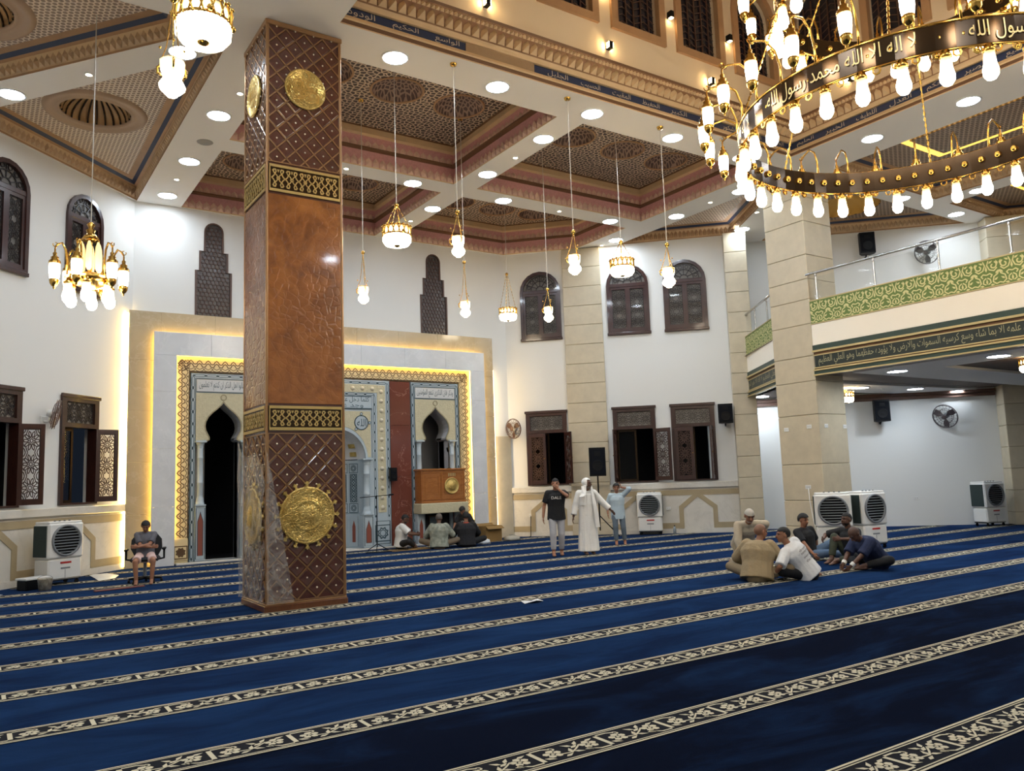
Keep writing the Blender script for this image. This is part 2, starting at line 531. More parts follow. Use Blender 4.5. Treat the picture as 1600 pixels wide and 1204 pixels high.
def link(name, me, parent=None, loc=None, rz=None, kind=None, label=None):
    o = bpy.data.objects.new(name, me)
    COL.objects.link(o)
    if parent: o.parent = parent
    if loc: o.location = loc
    if rz: o.rotation_euler = (0, 0, rz)
    if kind: o['kind'] = kind
    if label: o['label'] = label
    return o

def shape_ar(t):
    F = shape_ar.F
    toks, i = [], 0
    while i < len(t):
        k = (ord(t[i]),)
        if i + 1 < len(t) and (ord(t[i]), ord(t[i + 1])) in F:
            k = (ord(t[i]), ord(t[i + 1])); i += 1
        toks.append(k); i += 1
    out, prev = [], False
    for n, k in enumerate(toks):
        f = F.get(k)
        if not f:
            out.append(''.join(map(chr, k))); prev = False
            continue
        nx = toks[n + 1] if n + 1 < len(toks) else None
        j = 'initial' in f and nx in F and 'final' in F[nx]
        form = ('medial' if j else 'final') if prev else ('initial' if j else 'isolated')
        out.append(f.get(form, f.get('isolated', '')))
        prev = j
    return ''.join(reversed(out))
shape_ar.F = {}
for _ch in range(0xFE80, 0xFEFD):
    _d = unicodedata.decomposition(chr(_ch)).split()
    if _d and _d[0] in ('<isolated>', '<final>', '<initial>', '<medial>'):
        shape_ar.F.setdefault(tuple(int(x, 16) for x in _d[1:]), {})[_d[0][1:-1]] = chr(_ch)

_TXT = {}
def text_mesh(body):
    if body in _TXT: return _TXT[body]
    c = bpy.data.curves.new('lettering', 'FONT')
    c.body = shape_ar(body) if any(0x600 <= ord(ch) < 0x700 for ch in body) else body
    c.resolution_u = 2
    o = bpy.data.objects.new('lettering', c)
    COL.objects.link(o)
    dg = bpy.context.evaluated_depsgraph_get()
    me = bpy.data.meshes.new_from_object(o.evaluated_get(dg))
    vs = [(v.co.x, v.co.y) for v in me.vertices]
    fs = [tuple(p.vertices) for p in me.polygons]
    bpy.data.objects.remove(o); bpy.data.curves.remove(c); bpy.data.meshes.remove(me)
    x0 = min(v[0] for v in vs); y0 = min(v[1] for v in vs)
    vs = [(a - x0, b - y0) for a, b in vs]
    _TXT[body] = (vs, fs, max(v[0] for v in vs), max(v[1] for v in vs))
    return _TXT[body]

def thing(name, label, cat, loc=(0, 0, 0), rz=0.0, group=None):
    o = bpy.data.objects.new(name, None)
    COL.objects.link(o)
    o.empty_display_size = 0.2
    o.location = loc
    o.rotation_euler = (0, 0, rz)
    o['label'] = label
    o['category'] = cat
    if group: o['group'] = group
    return o

def tag(o, label, cat, group=None):
    o['label'] = label
    o['category'] = cat
    if group: o['group'] = group
    return o

def setting(name, loc=(0, 0, 0), rz=0.0, label=None):
    o = bpy.data.objects.new(name, None)
    COL.objects.link(o)
    o.location = loc
    o.rotation_euler = (0, 0, rz)
    o['kind'] = 'structure'
    if label: o['label'] = label
    return o

KIDS = {}
def copy_tree(o, parent=None):
    c = o.copy()
    COL.objects.link(c)
    if parent is not None:
        c.parent = parent
    for ch in list(o.children):
        copy_tree(ch, c)
    return c

def poly_offset(poly, d):
    # inset a counter-clockwise polygon by d
    n = len(poly)
    out = []
    for i in range(n):
        a, b, c = Vector(poly[i - 1]), Vector(poly[i]), Vector(poly[(i + 1) % n])
        e1 = (b - a).normalized(); e2 = (c - b).normalized()
        n1 = Vector((-e1.y, e1.x)); n2 = Vector((-e2.y, e2.x))
        k = 1 + n1.dot(n2)
        v = (n1 + n2) / max(k, 0.2)
        out.append((b.x + v.x * d, b.y + v.y * d))
    return out

def ccw(p):
    a = sum(p[i - 1][0] * p[i][1] - p[i][0] * p[i - 1][1] for i in range(len(p)))
    return p if a > 0 else list(reversed(p))

def arc(cx, cz, r, a0, a1, n, rz=None):
    return [(cx + r * math.cos(a0 + (a1 - a0) * i / n), cz + (rz or r) * math.sin(a0 + (a1 - a0) * i / n)) for i in range(n + 1)]

def circle(cx, cz, r, n=20):
    return [(cx + r * math.cos(2 * PI * i / n), cz + r * math.sin(2 * PI * i / n)) for i in range(n)]

def scroll(cx, cz, r, a0, turns, sgn=1, n=10, r1=0.25):
    return [(cx + r * (1 - (1 - r1) * i / n) * math.cos(a0 + sgn * 2 * PI * turns * i / n), cz + r * (1 - (1 - r1) * i / n) * math.sin(a0 + sgn * 2 * PI * turns * i / n)) for i in range(n + 1)]
# ================================================================== THE SETTING
ZS = 8.7            # underside of the ceiling beams
YQ = 20.6           # prayer-niche wall
R2 = math.sqrt(0.5)
OUT = [(-4.5, -6.0), (28.5, -6.0), (28.5, 7.1), (18.6, 17.0), (18.0, 16.2), (13.6, 20.6), (3.0, 20.6), (-4.5, 13.1)]

# ---- floor with its carpet stripes
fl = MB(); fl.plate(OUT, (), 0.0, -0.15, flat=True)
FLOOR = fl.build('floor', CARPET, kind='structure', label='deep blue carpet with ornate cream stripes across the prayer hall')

def stripe_unit(mb, u, v, P=0.53):
    W = 0.34
    z = 0.006
    def rb(pts, w): mb.ribbon([(u + a, v + b) for a, b in pts], w, z, None, 1, flat=True)
    def poly(pts): mb.add([(u + a, v + b, z) for a, b in pts], [tuple(range(len(pts)))], 1)
    rb([(0.0, 0.075), (0.0, 0.265)], 0.032)
    rb([(-0.016, 0.066), (-0.10, 0.066), (-0.15, 0.10)], 0.016)
    rb([(0.016, 0.274), (0.10, 0.274), (0.15, 0.25)], 0.016)
    rb(scroll(-0.15, 0.115, 0.03, -PI / 2, 0.7, -1, 6), 0.012)
    rb(scroll(0.15, 0.232, 0.03, PI / 2, 0.7, -1, 6), 0.012)
    for cx, cy in ((0.12, 0.165), (0.41, 0.175)):
        for k in range(5):
            a = 2 * PI * k / 5 + 0.3
            poly([(cx + 0.043 * math.cos(a) + 0.026 * math.cos(t), cy + 0.043 * math.sin(a) + 0.026 * math.sin(t)) for t in (0, 1.05, 2.1, 3.14, 4.19, 5.24)])
        poly([(cx + 0.014 * math.cos(t), cy + 0.014 * math.sin(t)) for t in (0, 1.05, 2.1, 3.14, 4.19, 5.24)])
    rb([(0.17, 0.13), (0.24, 0.12), (0.30, 0.16), (0.36, 0.21)], 0.013)
    for x, y, a in ((0.20, 0.09, 0.4), (0.25, 0.16, 1.2), (0.29, 0.11, -0.5), (0.31, 0.20, 0.5), (0.27, 0.235, 2.4), (0.35, 0.25, 0.9), (0.37, 0.10, -0.3), (0.46, 0.245, 0.3), (0.06, 0.10, -0.6)):
        c, s = math.cos(a), math.sin(a)
        poly([(x + c * p - s * q, y + s * p + c * q) for p, q in ((-0.04, 0), (-0.01, -0.016), (0.04, 0), (-0.01, 0.016))])

for k in range(-1, 13):
    y0 = 2.70 + 1.385 * k
    lo = max(-4.3, y0 - 17.3)
    hi = min(28.2, 33.9 - y0 if y0 > 16.4 else 35.2 - y0)
    mb = MB()
    mb.add([(lo, y0, 0.003), (hi, y0, 0.003), (hi, y0 + 0.34, 0.003), (lo, y0 + 0.34, 0.003)], [(0, 1, 2, 3)], 0)
    for a, b in ((0.0, 0.018), (0.03, 0.041), (0.299, 0.31), (0.322, 0.34)):
        mb.add([(lo, y0 + a, 0.006), (hi, y0 + a, 0.006), (hi, y0 + b, 0.006), (lo, y0 + b, 0.006)], [(0, 1, 2, 3)], 1)
    u = 2.93 - 0.53 * math.ceil((2.93 - lo - 0.2) / 0.53)
    while u < hi - 0.6:
        if u > lo + 0.2: stripe_unit(mb, u, y0)
        u += 0.53
    mb.build('border_stripe', [MOTIFBG, MOTIF], FLOOR)

# ---- ceiling soffit with the coffer openings
C_A = [(4.05, 11.9), (9.23, 11.9), (9.23, 16.0), (4.05, 16.0)]
C_B = [(9.87, 11.9), (15.2, 11.9), (15.2, 16.0), (9.87, 16.0)]
C_C = [(4.05, 16.62), (9.23, 16.62), (9.23, 20.55), (4.05, 20.55)]
C_D = [(9.85, 16.65), (15.2, 16.65), (15.2, 18.95), (13.58, 20.55), (9.85, 20.55)]
C_TL = [(3.1, 12.66), (3.04, 20.55), (-0.34, 17.2)]
C_UL = [(2.35, 12.67), (-0.85, 16.7), (-3.9, 13.66), (-3.9, 12.0), (2.3, 12.0)]
C_E = [(16.1, 12.75), (16.75, 12.85), (18.5, 15.64), (16.1, 18.04)]
C_R1 = [(16.6, 3.0), (21.0, 3.0), (21.0, 10.9), (16.6, 10.9)]
C_R2 = [(21.7, 3.0), (28.0, 3.0), (28.0, 7.5), (24.62, 10.9), (21.7, 10.9)]
C_R3 = [(17.35, 11.62), (23.9, 11.62), (19.85, 15.66), (17.35, 12.1)]
VOID = [(4.4, 0.35), (15.1, 0.35), (15.1, 10.95), (4.4, 10.95)]
C_R0 = [(16.6, -4.5), (28.0, -4.5), (28.0, 2.4), (16.6, 2.4)]
coffers = [C_A, C_B, C_C, C_D, C_TL, C_UL, C_E, C_R1, C_R2, C_R3]
mb = MB()
mb.plate(OUT, [ccw(c) for c in coffers] + [VOID], ZS, None, flat=True)
mb.f = [tuple(reversed(f)) for f in mb.f]
CEIL = mb.build('ceiling', SOFFIT, kind='structure', label='smooth off-white beam soffits framing the sunken ceiling coffers')

def lobes(mb, poly, z0, z1, d0, w, mi, closed=True, depth=0.05):
    # row of carved leaf motifs along the inside of a polygon
    n = len(poly)
    for i in range(n if closed else n - 1):
        a, b = Vector(poly[i]), Vector(poly[(i + 1) % n])
        L = (b - a).length
        e = (b - a) / L
        nr = Vector((-e.y, e.x))
        k = max(1, int(L / w))
        ww = L / k
        for j in range(k):
            c = a + e * (ww * (j + 0.5))
            def P(u, z, d):
                q = c + e * u + nr * (d0 + d)
                return (q.x, q.y, z)
            h = z1 - z0
            pts = [P(-ww * 0.42, z0, 0.0), P(ww * 0.42, z0, 0.0), P(ww * 0.46, z0 + h * 0.55, 0.0), P(0, z1, 0.0), P(-ww * 0.46, z0 + h * 0.55, 0.0), P(0, z0 + h * 0.35, depth)]
            mb.add(pts, [(0, 1, 5), (1, 2, 5), (2, 3, 5), (3, 4, 5), (4, 0, 5)], mi)

def band(mb, poly, d0, z0, d1, z1, mi):
    p, q = poly_offset(poly, d0), poly_offset(poly, d1)
    n = len(p)
    mb.add([(x, y, z0) for x, y in p] + [(x, y, z1) for x, y in q], [((i + 1) % n, i, n + i, n + (i + 1) % n) for i in range(n)], mi)

def panel_with_domes(root, poly, z, mat_, domes, r, depth, dome_mat, rings=6):
    mb = MB()
    mb.plate(poly, [circle(x, y, r, 28) for x, y in domes], z, None, flat=True)
    mb.f = [tuple(reversed(f)) for f in mb.f]
    mb.build('pierced_panel', mat_, root)
    for x, y in domes:
        m2 = MB()
        prof = [(r * math.cos(PI / 2 * t / rings) + 0.001, depth * math.sin(PI / 2 * t / rings)) for t in range(rings + 1)]
        m2.lathe(prof, 28, (x, y, z), 0)
        m2.f = [tuple(reversed(f)) for f in m2.f]
        d = m2.build('dome', dome_mat, root)
        m3 = MB()
        m3.tube([(x + (r + 0.015) * math.cos(2 * PI * i / 28), y + (r + 0.015) * math.sin(2 * PI * i / 28), z - 0.01) for i in range(28)], 0.025, 5, 0, True)
        m3.lathe([(0.0, -0.1), (0.05, -0.06), (0.03, 0.0), (0.05, 0.03), (0.0, 0.05)], 8, (x, y, z + depth - 0.02), 0)
        m3.build('dome_rim', TAN, d)

def rich_coffer(poly, domes, label):
    root = setting('ceiling_coffer', label=label)
    poly = ccw(poly)
    mb = MB()
    band(mb, poly, 0.0, ZS, 0.0, ZS + 0.03, 2)
    band(mb, poly, 0.0, ZS + 0.03, -0.05, ZS + 0.40, 0)
    band(mb, poly, -0.05, ZS + 0.40, 0.06, ZS + 0.42, 1)
    band(mb, poly, 0.06, ZS + 0.42, 0.06, ZS + 0.45, 1)
    band(mb, poly, 0.06, ZS + 0.45, -0.02, ZS + 0.46, 1)
    band(mb, poly, -0.02, ZS + 0.46, -0.05, ZS + 0.74, 0)
    band(mb, poly, -0.05, ZS + 0.74, 0.05, ZS + 0.76, 2)
    band(mb, poly, 0.05, ZS + 0.76, -0.02, ZS + 0.93, 2)
    band(mb, poly, -0.02, ZS + 0.93, 0.02, ZS + 0.95, 1)
    mb.build('cornice', [MAROON, BROWNLINE, BEIGE], root)
    mb = MB()
    lobes(mb, poly, ZS + 0.03, ZS + 0.24, 0.0, 0.17, 0)
    lobes(mb, poly, ZS + 0.46, ZS + 0.63, -0.02, 0.17, 0)
    mb.build('carved_leaf_row', PINK, root, kind='stuff')
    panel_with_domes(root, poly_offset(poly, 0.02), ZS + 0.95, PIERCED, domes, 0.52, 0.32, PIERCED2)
    return root

rich_coffer(C_A, [(5.35, 14.1), (6.9, 14.15), (8.35, 14.15)], 'sunken coffer with three small domes beside the brown column, nearest the tall void')
rich_coffer(C_B, [(11.45, 14.2), (13.0, 14.2), (14.45, 14.2)], 'sunken coffer with three small domes between the crossing beams, nearest the gold ring chandelier')
rich_coffer(C_C, [(5.3, 19.3), (6.75, 19.3), (8.2, 19.3)], 'sunken coffer with three small domes directly over the prayer niche')
rich_coffer(C_D, [(11.2, 19.3), (12.6, 19.3), (13.85, 19.1)], 'clipped-corner sunken coffer with small domes over the corner beside the pulpit')

LEAFB = mat('beige_leaf_relief', (206, 176, 142), 0.6, var=0.15, vscale=20)
def plain_coffer(poly, label, h=0.36, pm=HONEY, line=NAVYLINE, lobe=LEAFB, panel=True):
    root = setting('ceiling_coffer', label=label)
    poly = ccw(poly)
    mb = MB()
    band(mb, poly, 0.0, ZS, 0.0, ZS + 0.04, 1)
    band(mb, poly, 0.0, ZS + 0.04, 0.04, ZS + h - 0.08, 0)
    band(mb, poly, 0.04, ZS + h - 0.08, 0.10, ZS + h - 0.06, 1)
    band(mb, poly, 0.10, ZS + h - 0.06, 0.17, ZS + h - 0.01, 2)
    band(mb, poly, 0.17, ZS + h - 0.01, 0.30, ZS + h, 1)
    mb.build('cornice', [BEIGE, TAN, line], root)
    mb = MB()
    lobes(mb, poly, ZS + 0.05, ZS + h - 0.07, 0.02, 0.12, 0, True, 0.06)
    mb.build('carved_leaf_row', lobe, root, kind='stuff')
    if panel:
        p = MB(); p.plate(poly_offset(poly, 0.28), (), ZS + h, None, flat=True)
        p.f = [tuple(reversed(f)) for f in p.f]
        p.build('honeycomb_panel', pm, root)
    return root

def ribbed_dome(root, x, y, z, ro, ri, depth, n=24):
    mb = MB()
    mb.lathe([(ro, 0.0), (ro - 0.03, -0.05), (ro - 0.10, -0.06), (ro - 0.14, -0.02), (ri + 0.06, -0.02), (ri + 0.02, -0.05), (ri, -0.01), (ri, 0.05)], 40, (x, y, z), 0)
    ring = mb.build('dome_ring', mat('brown_beige_ring', (176, 150, 126), 0.6), root)
    d = MB()
    prof = [(ri * math.cos(PI / 2 * t / 8) + 0.001, depth * math.sin(PI / 2 * t / 8)) for t in range(9)]
    d.lathe(prof, n * 4, (x, y, z), 0, True, lambda t, zz: 1 - 0.07 * (0.5 + 0.5 * math.cos(t * n)) ** 3)
    dome = d.build('ribbed_dome', mat('dome_gold_brown', (186, 150, 104), 0.4, metal=0.2), root)
    r = MB()
    for k in range(n):
        t = 2 * PI * (k + 0.5) / n
        r.tube([(x + p * 0.985 * math.cos(t), y + p * 0.985 * math.sin(t), z + q) for p, q in prof[:-1]], 0.022, 4)
    r.build('rib', BRONZE, dome, kind='stuff')

TL = plain_coffer(C_TL, 'triangular honeycomb coffer with the large ribbed dome above the window wall', panel=False)
p = MB(); p.plate(poly_offset(ccw(C_TL), 0.28), [circle(1.72, 16.75, 0.90, 40)], ZS + 0.36, None, flat=True)
p.f = [tuple(reversed(f)) for f in p.f]
p.build('honeycomb_panel', HONEY, TL)
ribbed_dome(TL, 1.72, 16.75, ZS + 0.36, 0.92, 0.62, 0.42)
UL = plain_coffer(C_UL, 'honeycomb coffer across the diagonal beam from the ribbed dome', panel=False)
p = MB(); p.plate(poly_offset(ccw(C_UL), 0.28), [circle(-0.35, 13.9, 0.90, 40)], ZS + 0.36, None, flat=True)
p.f = [tuple(reversed(f)) for f in p.f]
p.build('honeycomb_panel', HONEY, UL)
ribbed_dome(UL, -0.35, 13.9, ZS + 0.36, 0.92, 0.62, 0.42)
EE = plain_coffer(C_E, 'small triangular honeycomb coffer above the pair of arched windows', lobe=TAN)
R3 = plain_coffer(C_R3, 'honeycomb coffer with a golden dome behind the stone pillar', pm=HONEY2, panel=False)
p = MB(); p.plate(poly_offset(ccw(C_R3), 0.28), [circle(20.3, 13.1, 0.95, 32)], ZS + 0.36, None, flat=True)
p.f = [tuple(reversed(f)) for f in p.f]
p.build('honeycomb_panel', HONEY2, R3)
d = MB(); d.lathe([(0.95 * math.cos(PI / 2 * t / 8) + 0.001, 0.4 * math.sin(PI / 2 * t / 8)) for t in range(9)], 96, (20.3, 13.1, ZS + 0.36), 0, True, lambda t, z: 1 - 0.05 * (0.5 + 0.5 * math.cos(t * 24)) ** 2)
d.build('golden_dome', mat('golden_dome_paint', (206, 160, 74), 0.35, metal=0.3), R3)
R1 = plain_coffer(C_R1, 'honeycomb coffer with a glowing amber cove above the near gallery', pm=HONEY2)
p = MB()
for (a, b, c, e) in ((17.3, 18.72, 3.6, 9.42),):
    p.plate([(a, c), (b, c), (b, e), (a, e)], (), ZS + 0.26, ZS + 0.30, flat=True)
p.f = [tuple(reversed(f)) for f in p.f]
p.build('raised_panel', HONEY2, R1)
p = MB()
p.box(17.08, 18.94, 9.42, 9.64, ZS + 0.30, ZS + 0.34); p.box(18.72, 18.94, 3.6, 9.42, ZS + 0.30, ZS + 0.34)
p.box(17.08, 17.30, 3.6, 9.42, ZS + 0.30, ZS + 0.34)
p.build('led_strip', LEDC, R1)
R2C = plain_coffer(C_R2, 'honeycomb coffer at the far end of the gallery ceiling', pm=HONEY2)
p = MB()
p.plate([(22.3, 3.6), (24.4, 3.6), (24.4, 9.6), (22.3, 9.6)], (), ZS + 0.26, ZS + 0.30, flat=True)
p.f = [tuple(reversed(f)) for f in p.f]
p.build('raised_panel', HONEY2, R2C)
p = MB(); p.box(22.14, 24.56, 9.60, 9.76, ZS + 0.30, ZS + 0.34); p.box(22.14, 22.30, 3.6, 9.6, ZS + 0.30, ZS + 0.34); p.box(24.4, 24.56, 3.6, 9.6, ZS + 0.30, ZS + 0.34)
p.build('led_strip', LEDC, R2C)

# ---- tall void in the middle of the ceiling, with its inscription band, cornice and arched windows
V0 = ccw(VOID)
ZT = 14.4
def vband(mb, d0, z0, d1, z1, mi): band(mb, V0, d0, z0, d1, z1, mi)
# walls as plates with window holes
def arch_pts(cx, hw, z0, zs, n=10, rz=None):
    return [(cx - hw, z0), (cx + hw, z0)] + arc(cx, zs, hw, 0, PI, n, rz)
def void_wall(name, origin, rz, L, x_first, lab):
    mb = MB()
    cs = [x_first + 1.75 * k for k in range(6)]
    mb.plate([(0, ZS + 0.30), (L, ZS + 0.30), (L, ZT), (0, ZT)], [arch_pts(c, 0.56, 10.40, 11.75) for c in cs], 0.0, 0.25)
    w = mb.build(name, CREAM, None, origin, rz, 'structure', lab)
    for i, c in enumerate(cs):
        win = setting('window_%d' % (void_wall.n + i + 1), origin, rz, 'dark arched clerestory window with tan surround high in the tall void, number %d of its wall counted from the left' % (i + 1))
        m = MB()
        m.plate(arch_pts(c, 0.715, 10.24, 11.75), [arch_pts(c, 0.555, 10.40, 11.75)], -0.06, 0.06)
        m.build('surround', TAN, win)
        m = MB(); m.plate(arch_pts(c, 0.57, 10.39, 11.75), (), 0.14, 0.17)
        m.build('pane', NIGHTP, win)
        m = MB()
        for k in range(-2, 3): m.box(c + 0.2 * k - 0.012, c + 0.2 * k + 0.012, 0.10, 0.13, 10.40, 12.2 - abs(k) * 0.10)
        for k in range(10): m.ribbon([(c - 0.55, 10.45 + 0.15 * k), (c - 0.28, 10.58 + 0.15 * k), (c, 10.45 + 0.15 * k), (c + 0.28, 10.58 + 0.15 * k), (c + 0.55, 10.45 + 0.15 * k)], 0.02, 0.115)
        m.build('lattice', LATT, win)
    void_wall.n += 6
void_wall.n = 20
void_wall('wall_void_front', (4.4, 10.95, 0), 0, 10.7, 0.95, 'cream upper wall of the tall void facing the viewer')
void_wall('wall_void_right', (15.1, 10.95, 0), -PI / 2, 10.6, 0.93, 'cream upper wall of the tall void above the gallery')
mb = MB()
mb.add([(4.4, 10.95, ZS + 0.3), (4.4, 0.35, ZS + 0.3), (4.4, 0.35, ZT), (4.4, 10.95, ZT)], [(0, 1, 2, 3)])
mb.build('wall_void_left', CREAM, kind='structure', label='cream upper wall of the tall void above the brown column')
mb = MB()
mb.add([(4.4, 0.35, ZS + 0.3), (15.1, 0.35, ZS + 0.3), (15.1, 0.35, ZT), (4.4, 0.35, ZT)], [(0, 1, 2, 3)])
mb.build('wall_void_back', CREAM, kind='structure', label='cream upper wall of the tall void over the viewer')
mb = MB(); mb.plate(VOID, (), ZT, None, flat=True)
mb.f = [tuple(reversed(f)) for f in mb.f]
mb.build('ceiling_void', CREAM, kind='structure', label='plain cream ceiling closing the tall void')
VT = setting('trim_1', label='moulded trim ring with navy inscription band around the tall void')
mb = MB()
for d0, z0, d1, z1, mi in ((0, ZS, 0, ZS + 0.02, 0), (0, ZS + .02, .03, ZS + .05, 1), (.03, ZS + .05, .03, ZS + .07, 1), (.03, ZS + .07, .05, ZS + .09, 0), (.05, ZS + .09, .02, ZS + .15, 0), (.02, ZS + .15, .0, ZS + .15, 0),
                           (.0, ZS + .31, .05, ZS + .31, 0), (.05, ZS + .31, .06, ZS + .36, 0), (.06, ZS + .36, .03, ZS + .37, 1), (.03, ZS + .37, .05, ZS + .41, 0)):
    vband(mb, d0, z0, d1, z1, mi)
mb.build('moulding', [BEIGE, BROWNLINE], VT)
mb = MB(); vband(mb, 0.0, ZS + .15, 0.0, ZS + .31, 0); mb.build('navy_band', NAVY, VT)
mb = MB()
for d0, z0, d1, z1, mi in ((.05, ZS + .41, .10, ZS + .55, 0), (.10, ZS + .55, .22, ZS + .68, 0), (.22, ZS + .68, .24, ZS + .72, 1), (.24, ZS + .72, 0.0, ZS + .74, 1)):
    vband(mb, d0, z0, d1, z1, mi)
mb.build('cornice', [mat('cornice_ground', (150, 112, 80), 0.6), BROWNLINE], VT)
mb = MB()
lobes(mb, poly_offset(V0, 0.08), ZS + .42, ZS + .70, 0.0, 0.17, 0, True, 0.13)
lobes(mb, poly_offset(V0, 0.19), ZS + .60, ZS + .70, 0.0, 0.085, 0, True, 0.05)
mb.build('carved_leaf_row', BEIGE, VT, kind='stuff')
names = ['الودود', 'الحكيم', 'الواسع', None, None, 'الجليل', 'الحسيب', 'المقيت', 'الحفيظ', 'الكبير', 'العلي', 'الشكور', 'الغفور', 'العظيم']
mb = MB(Matrix.Translation((4.4, 10.945, 0)))
for i, w_ in enumerate(names):
    if w_: mb.text(w_, 0.35 + i * 0.76, ZS + .23, 0.13, 0.0, 0, maxw=0.46)
names2 = ['الحليم', 'الخبير', 'اللطيف', 'العدل', 'الحكم', 'البصير', 'السميع', 'المذل', 'المعز', 'الرافع', 'الخافض', 'الباسط', 'القابض', 'العليم']
mb.M = Matrix.Translation((15.095, 10.95, 0)) @ Matrix.Rotation(-PI / 2, 4, 'Z')
for i, w_ in enumerate(names2):
    mb.text(w_, 0.4 + i * 0.74, ZS + .23, 0.13, 0.0, 0, maxw=0.46)
mb.build('lettering', LETTER, VT)
mb = MB(); mb.box(6.62, 8.02, 10.935, 10.95, ZS + .15, ZS + .31); o = mb.build('loose_foil_sheet', mat('crumpled_foil', (176, 152, 124), 0.35, metal=0.4, bump=1.0, bscale=12), VT)

# ---- walls
def wall_frame(cx, cy, rz): return (cx, cy, 0), rz
LW = ((-8.8, 8.8, 0), PI / 4)          # left window wall, local x runs along it
RW = ((17.1, 17.1, 0), -PI / 4)        # right window wall
FW = ((17.8, 17.8, 0), -PI / 4)        # wall set back behind the gallery
kR = 0.9856
up_left = [12.90, 15.03]; lo_left = [12.89, 15.03]
up_right = [-3.82, -1.145, 0.545]; lo_right = [-3.78, -1.145, 0.555]
def rect(x0, x1, z0, z1): return [(x0, z0), (x1, z0), (x1, z1), (x0, z1)]
mb = MB()
mb.plate(rect(6.2, 16.69, 0, ZS), [arch_pts(c, 0.55, 6.05, 7.70) for c in up_left] + [rect(c - 0.545, c + 0.545, 1.5, 3.79) for c in lo_left], 0, 0.3)
WL = mb.build('wall_left', WHITE, None, LW[0], LW[1], 'structure', 'white plastered wall with arched and shuttered windows')
mb = MB()
mb.plate(rect(-4.95, 2.35, 0, ZS), [arch_pts(c, 0.63, 5.94, 7.44) for c in up_right] + [rect(c - 0.625, c + 0.625, 1.5, 3.72) for c in lo_right], 0, 0.3)
WR = mb.build('wall_right', WHITE, None, RW[0], RW[1], 'structure', 'white wall with three arched and three shuttered windows')
mb = MB(); mb.plate(rect(1.0, 15.5, 0, ZS), (), 0, 0.3)
WG = mb.build('wall_gallery', WHITE, None, FW[0], FW[1], 'structure', 'plain white wall behind and below the gallery')
mb = MB()
mb.plate([(-4.5, 13.1), (-4.5, -6.0), (-4.3, -6.0), (-4.3, 13.3)], (), 0, ZS, flat=True)
mb.build('wall_side', WHITE, kind='structure', label='plain white side wall beside the viewer')
mb = MB(); mb.box(-4.5, 28.5, -6.2, -6.0, 0, ZS); mb.build('wall_back', WHITE, kind='structure', label='plain white wall behind the viewer')
mb = MB(); mb.box(28.5, 28.7, -6.0, 7.1, 0, ZS); mb.build('wall_end', WHITE, kind='structure', label='plain white wall at the far end of the gallery')

# ---- stone-clad piers: each slab its own piece with recessed joints
def clad(parent, x0, x1, y0, y1, zs, faces='fl', mats=STONE):
    g = 0.004
    for z0, z1 in zip(zs[:-1], zs[1:]):
        m = MB(); m.cbox(x0, x1, y0, y1, z0 + g, z1 - g, 0.012)
        m.build('stone_slab', mats, parent)
def stone_pier(name, frame, x0, x1, y0, y1, zs, lab):
    m = MB(); m.box(x0 + 0.02, x1 - 0.02, y0 + 0.02, y1, zs[0], zs[-1])
    o = m.build(name, STONEG, None, frame[0], frame[1], 'structure', lab)
    clad(o, x0, x1, y0, y1, zs)
    return o
zz = [0.0, 0.35] + [0.35 + 0.595 * k for k in range(1, 14)] + [ZS - 0.02]
stone_pier('column_pier', RW, -3.10, -1.93, -0.10, 0.05, zz, 'flat beige stone pier between the arched windows')
stone_pier('column_pier', RW, 1.72, 2.36, -0.35, 0.05, zz, 'narrow beige stone pier where the window wall ends at the gallery')
stone_pier('column_pier', FW, 9.03, 10.6, -0.55, 0.0, zz, 'beige stone pier at the far end of the gallery wall')
pz = [0.0, 0.40, 0.99, 1.82, 2.95, 3.72, 4.30, 5.05, 5.63, 6.11, 6.69, 7.5, 8.1, ZS - 0.02]
m = MB(); m.box(15.99, 17.0, 11.41, 12.48, 0, ZS)
PIL = m.build('column_stone', STONEG, None, None, None, 'structure', 'square pillar clad in beige stone at the gallery corner')
clad(PIL, 15.97, 17.02, 11.39, 12.50, pz)

# ---- dado below the windows
def dado(frame, x0, x1, houses, lab, name):
    o = setting(name, frame[0], frame[1], lab)
    m = MB(); m.box(x0, x1, -0.03, 0.0, 0.12, 1.30); m.build('white_panel', WHITEM, o)
    m = MB(); m.cbox(x0, x1, -0.10, 0.0, 1.29, 1.46, 0.015); m.build('sill', WHITEM, o)
    m = MB(); m.box(x0, x1, -0.05, 0.0, 0.0, 0.13); m.build('skirting', WHITEM, o)
    m = MB(); m.box(x0, x1, -0.045, -0.028, 1.09, 1.24)
    edges = [x0] + [v for h in houses for v in (h - 0.48, h + 0.48)] + [x1]
    for a, b in zip(edges[0::2], edges[1::2]): m.box(a, b, -0.045, -0.028, 0.14, 0.30)
    for h in houses:
        m.ribbon([(h - 0.48, 0.14), (h - 0.48, 0.74), (h, 1.12), (h + 0.48, 0.74), (h + 0.48, 0.14)], 0.13, -0.047, 0.02)
    m.build('beige_inlay', mat('beige_dado_inlay', (178, 162, 130), 0.3, var=0.1), o)
dado(LW, 8.0, 16.55, [10.8, 12.90, 15.03], 'stone dado with beige bands under the left windows', 'trim_2')
dado(RW, -4.9, 1.72, [-3.80, -1.14, 0.56], 'stone dado with beige bands under the right windows', 'trim_3')

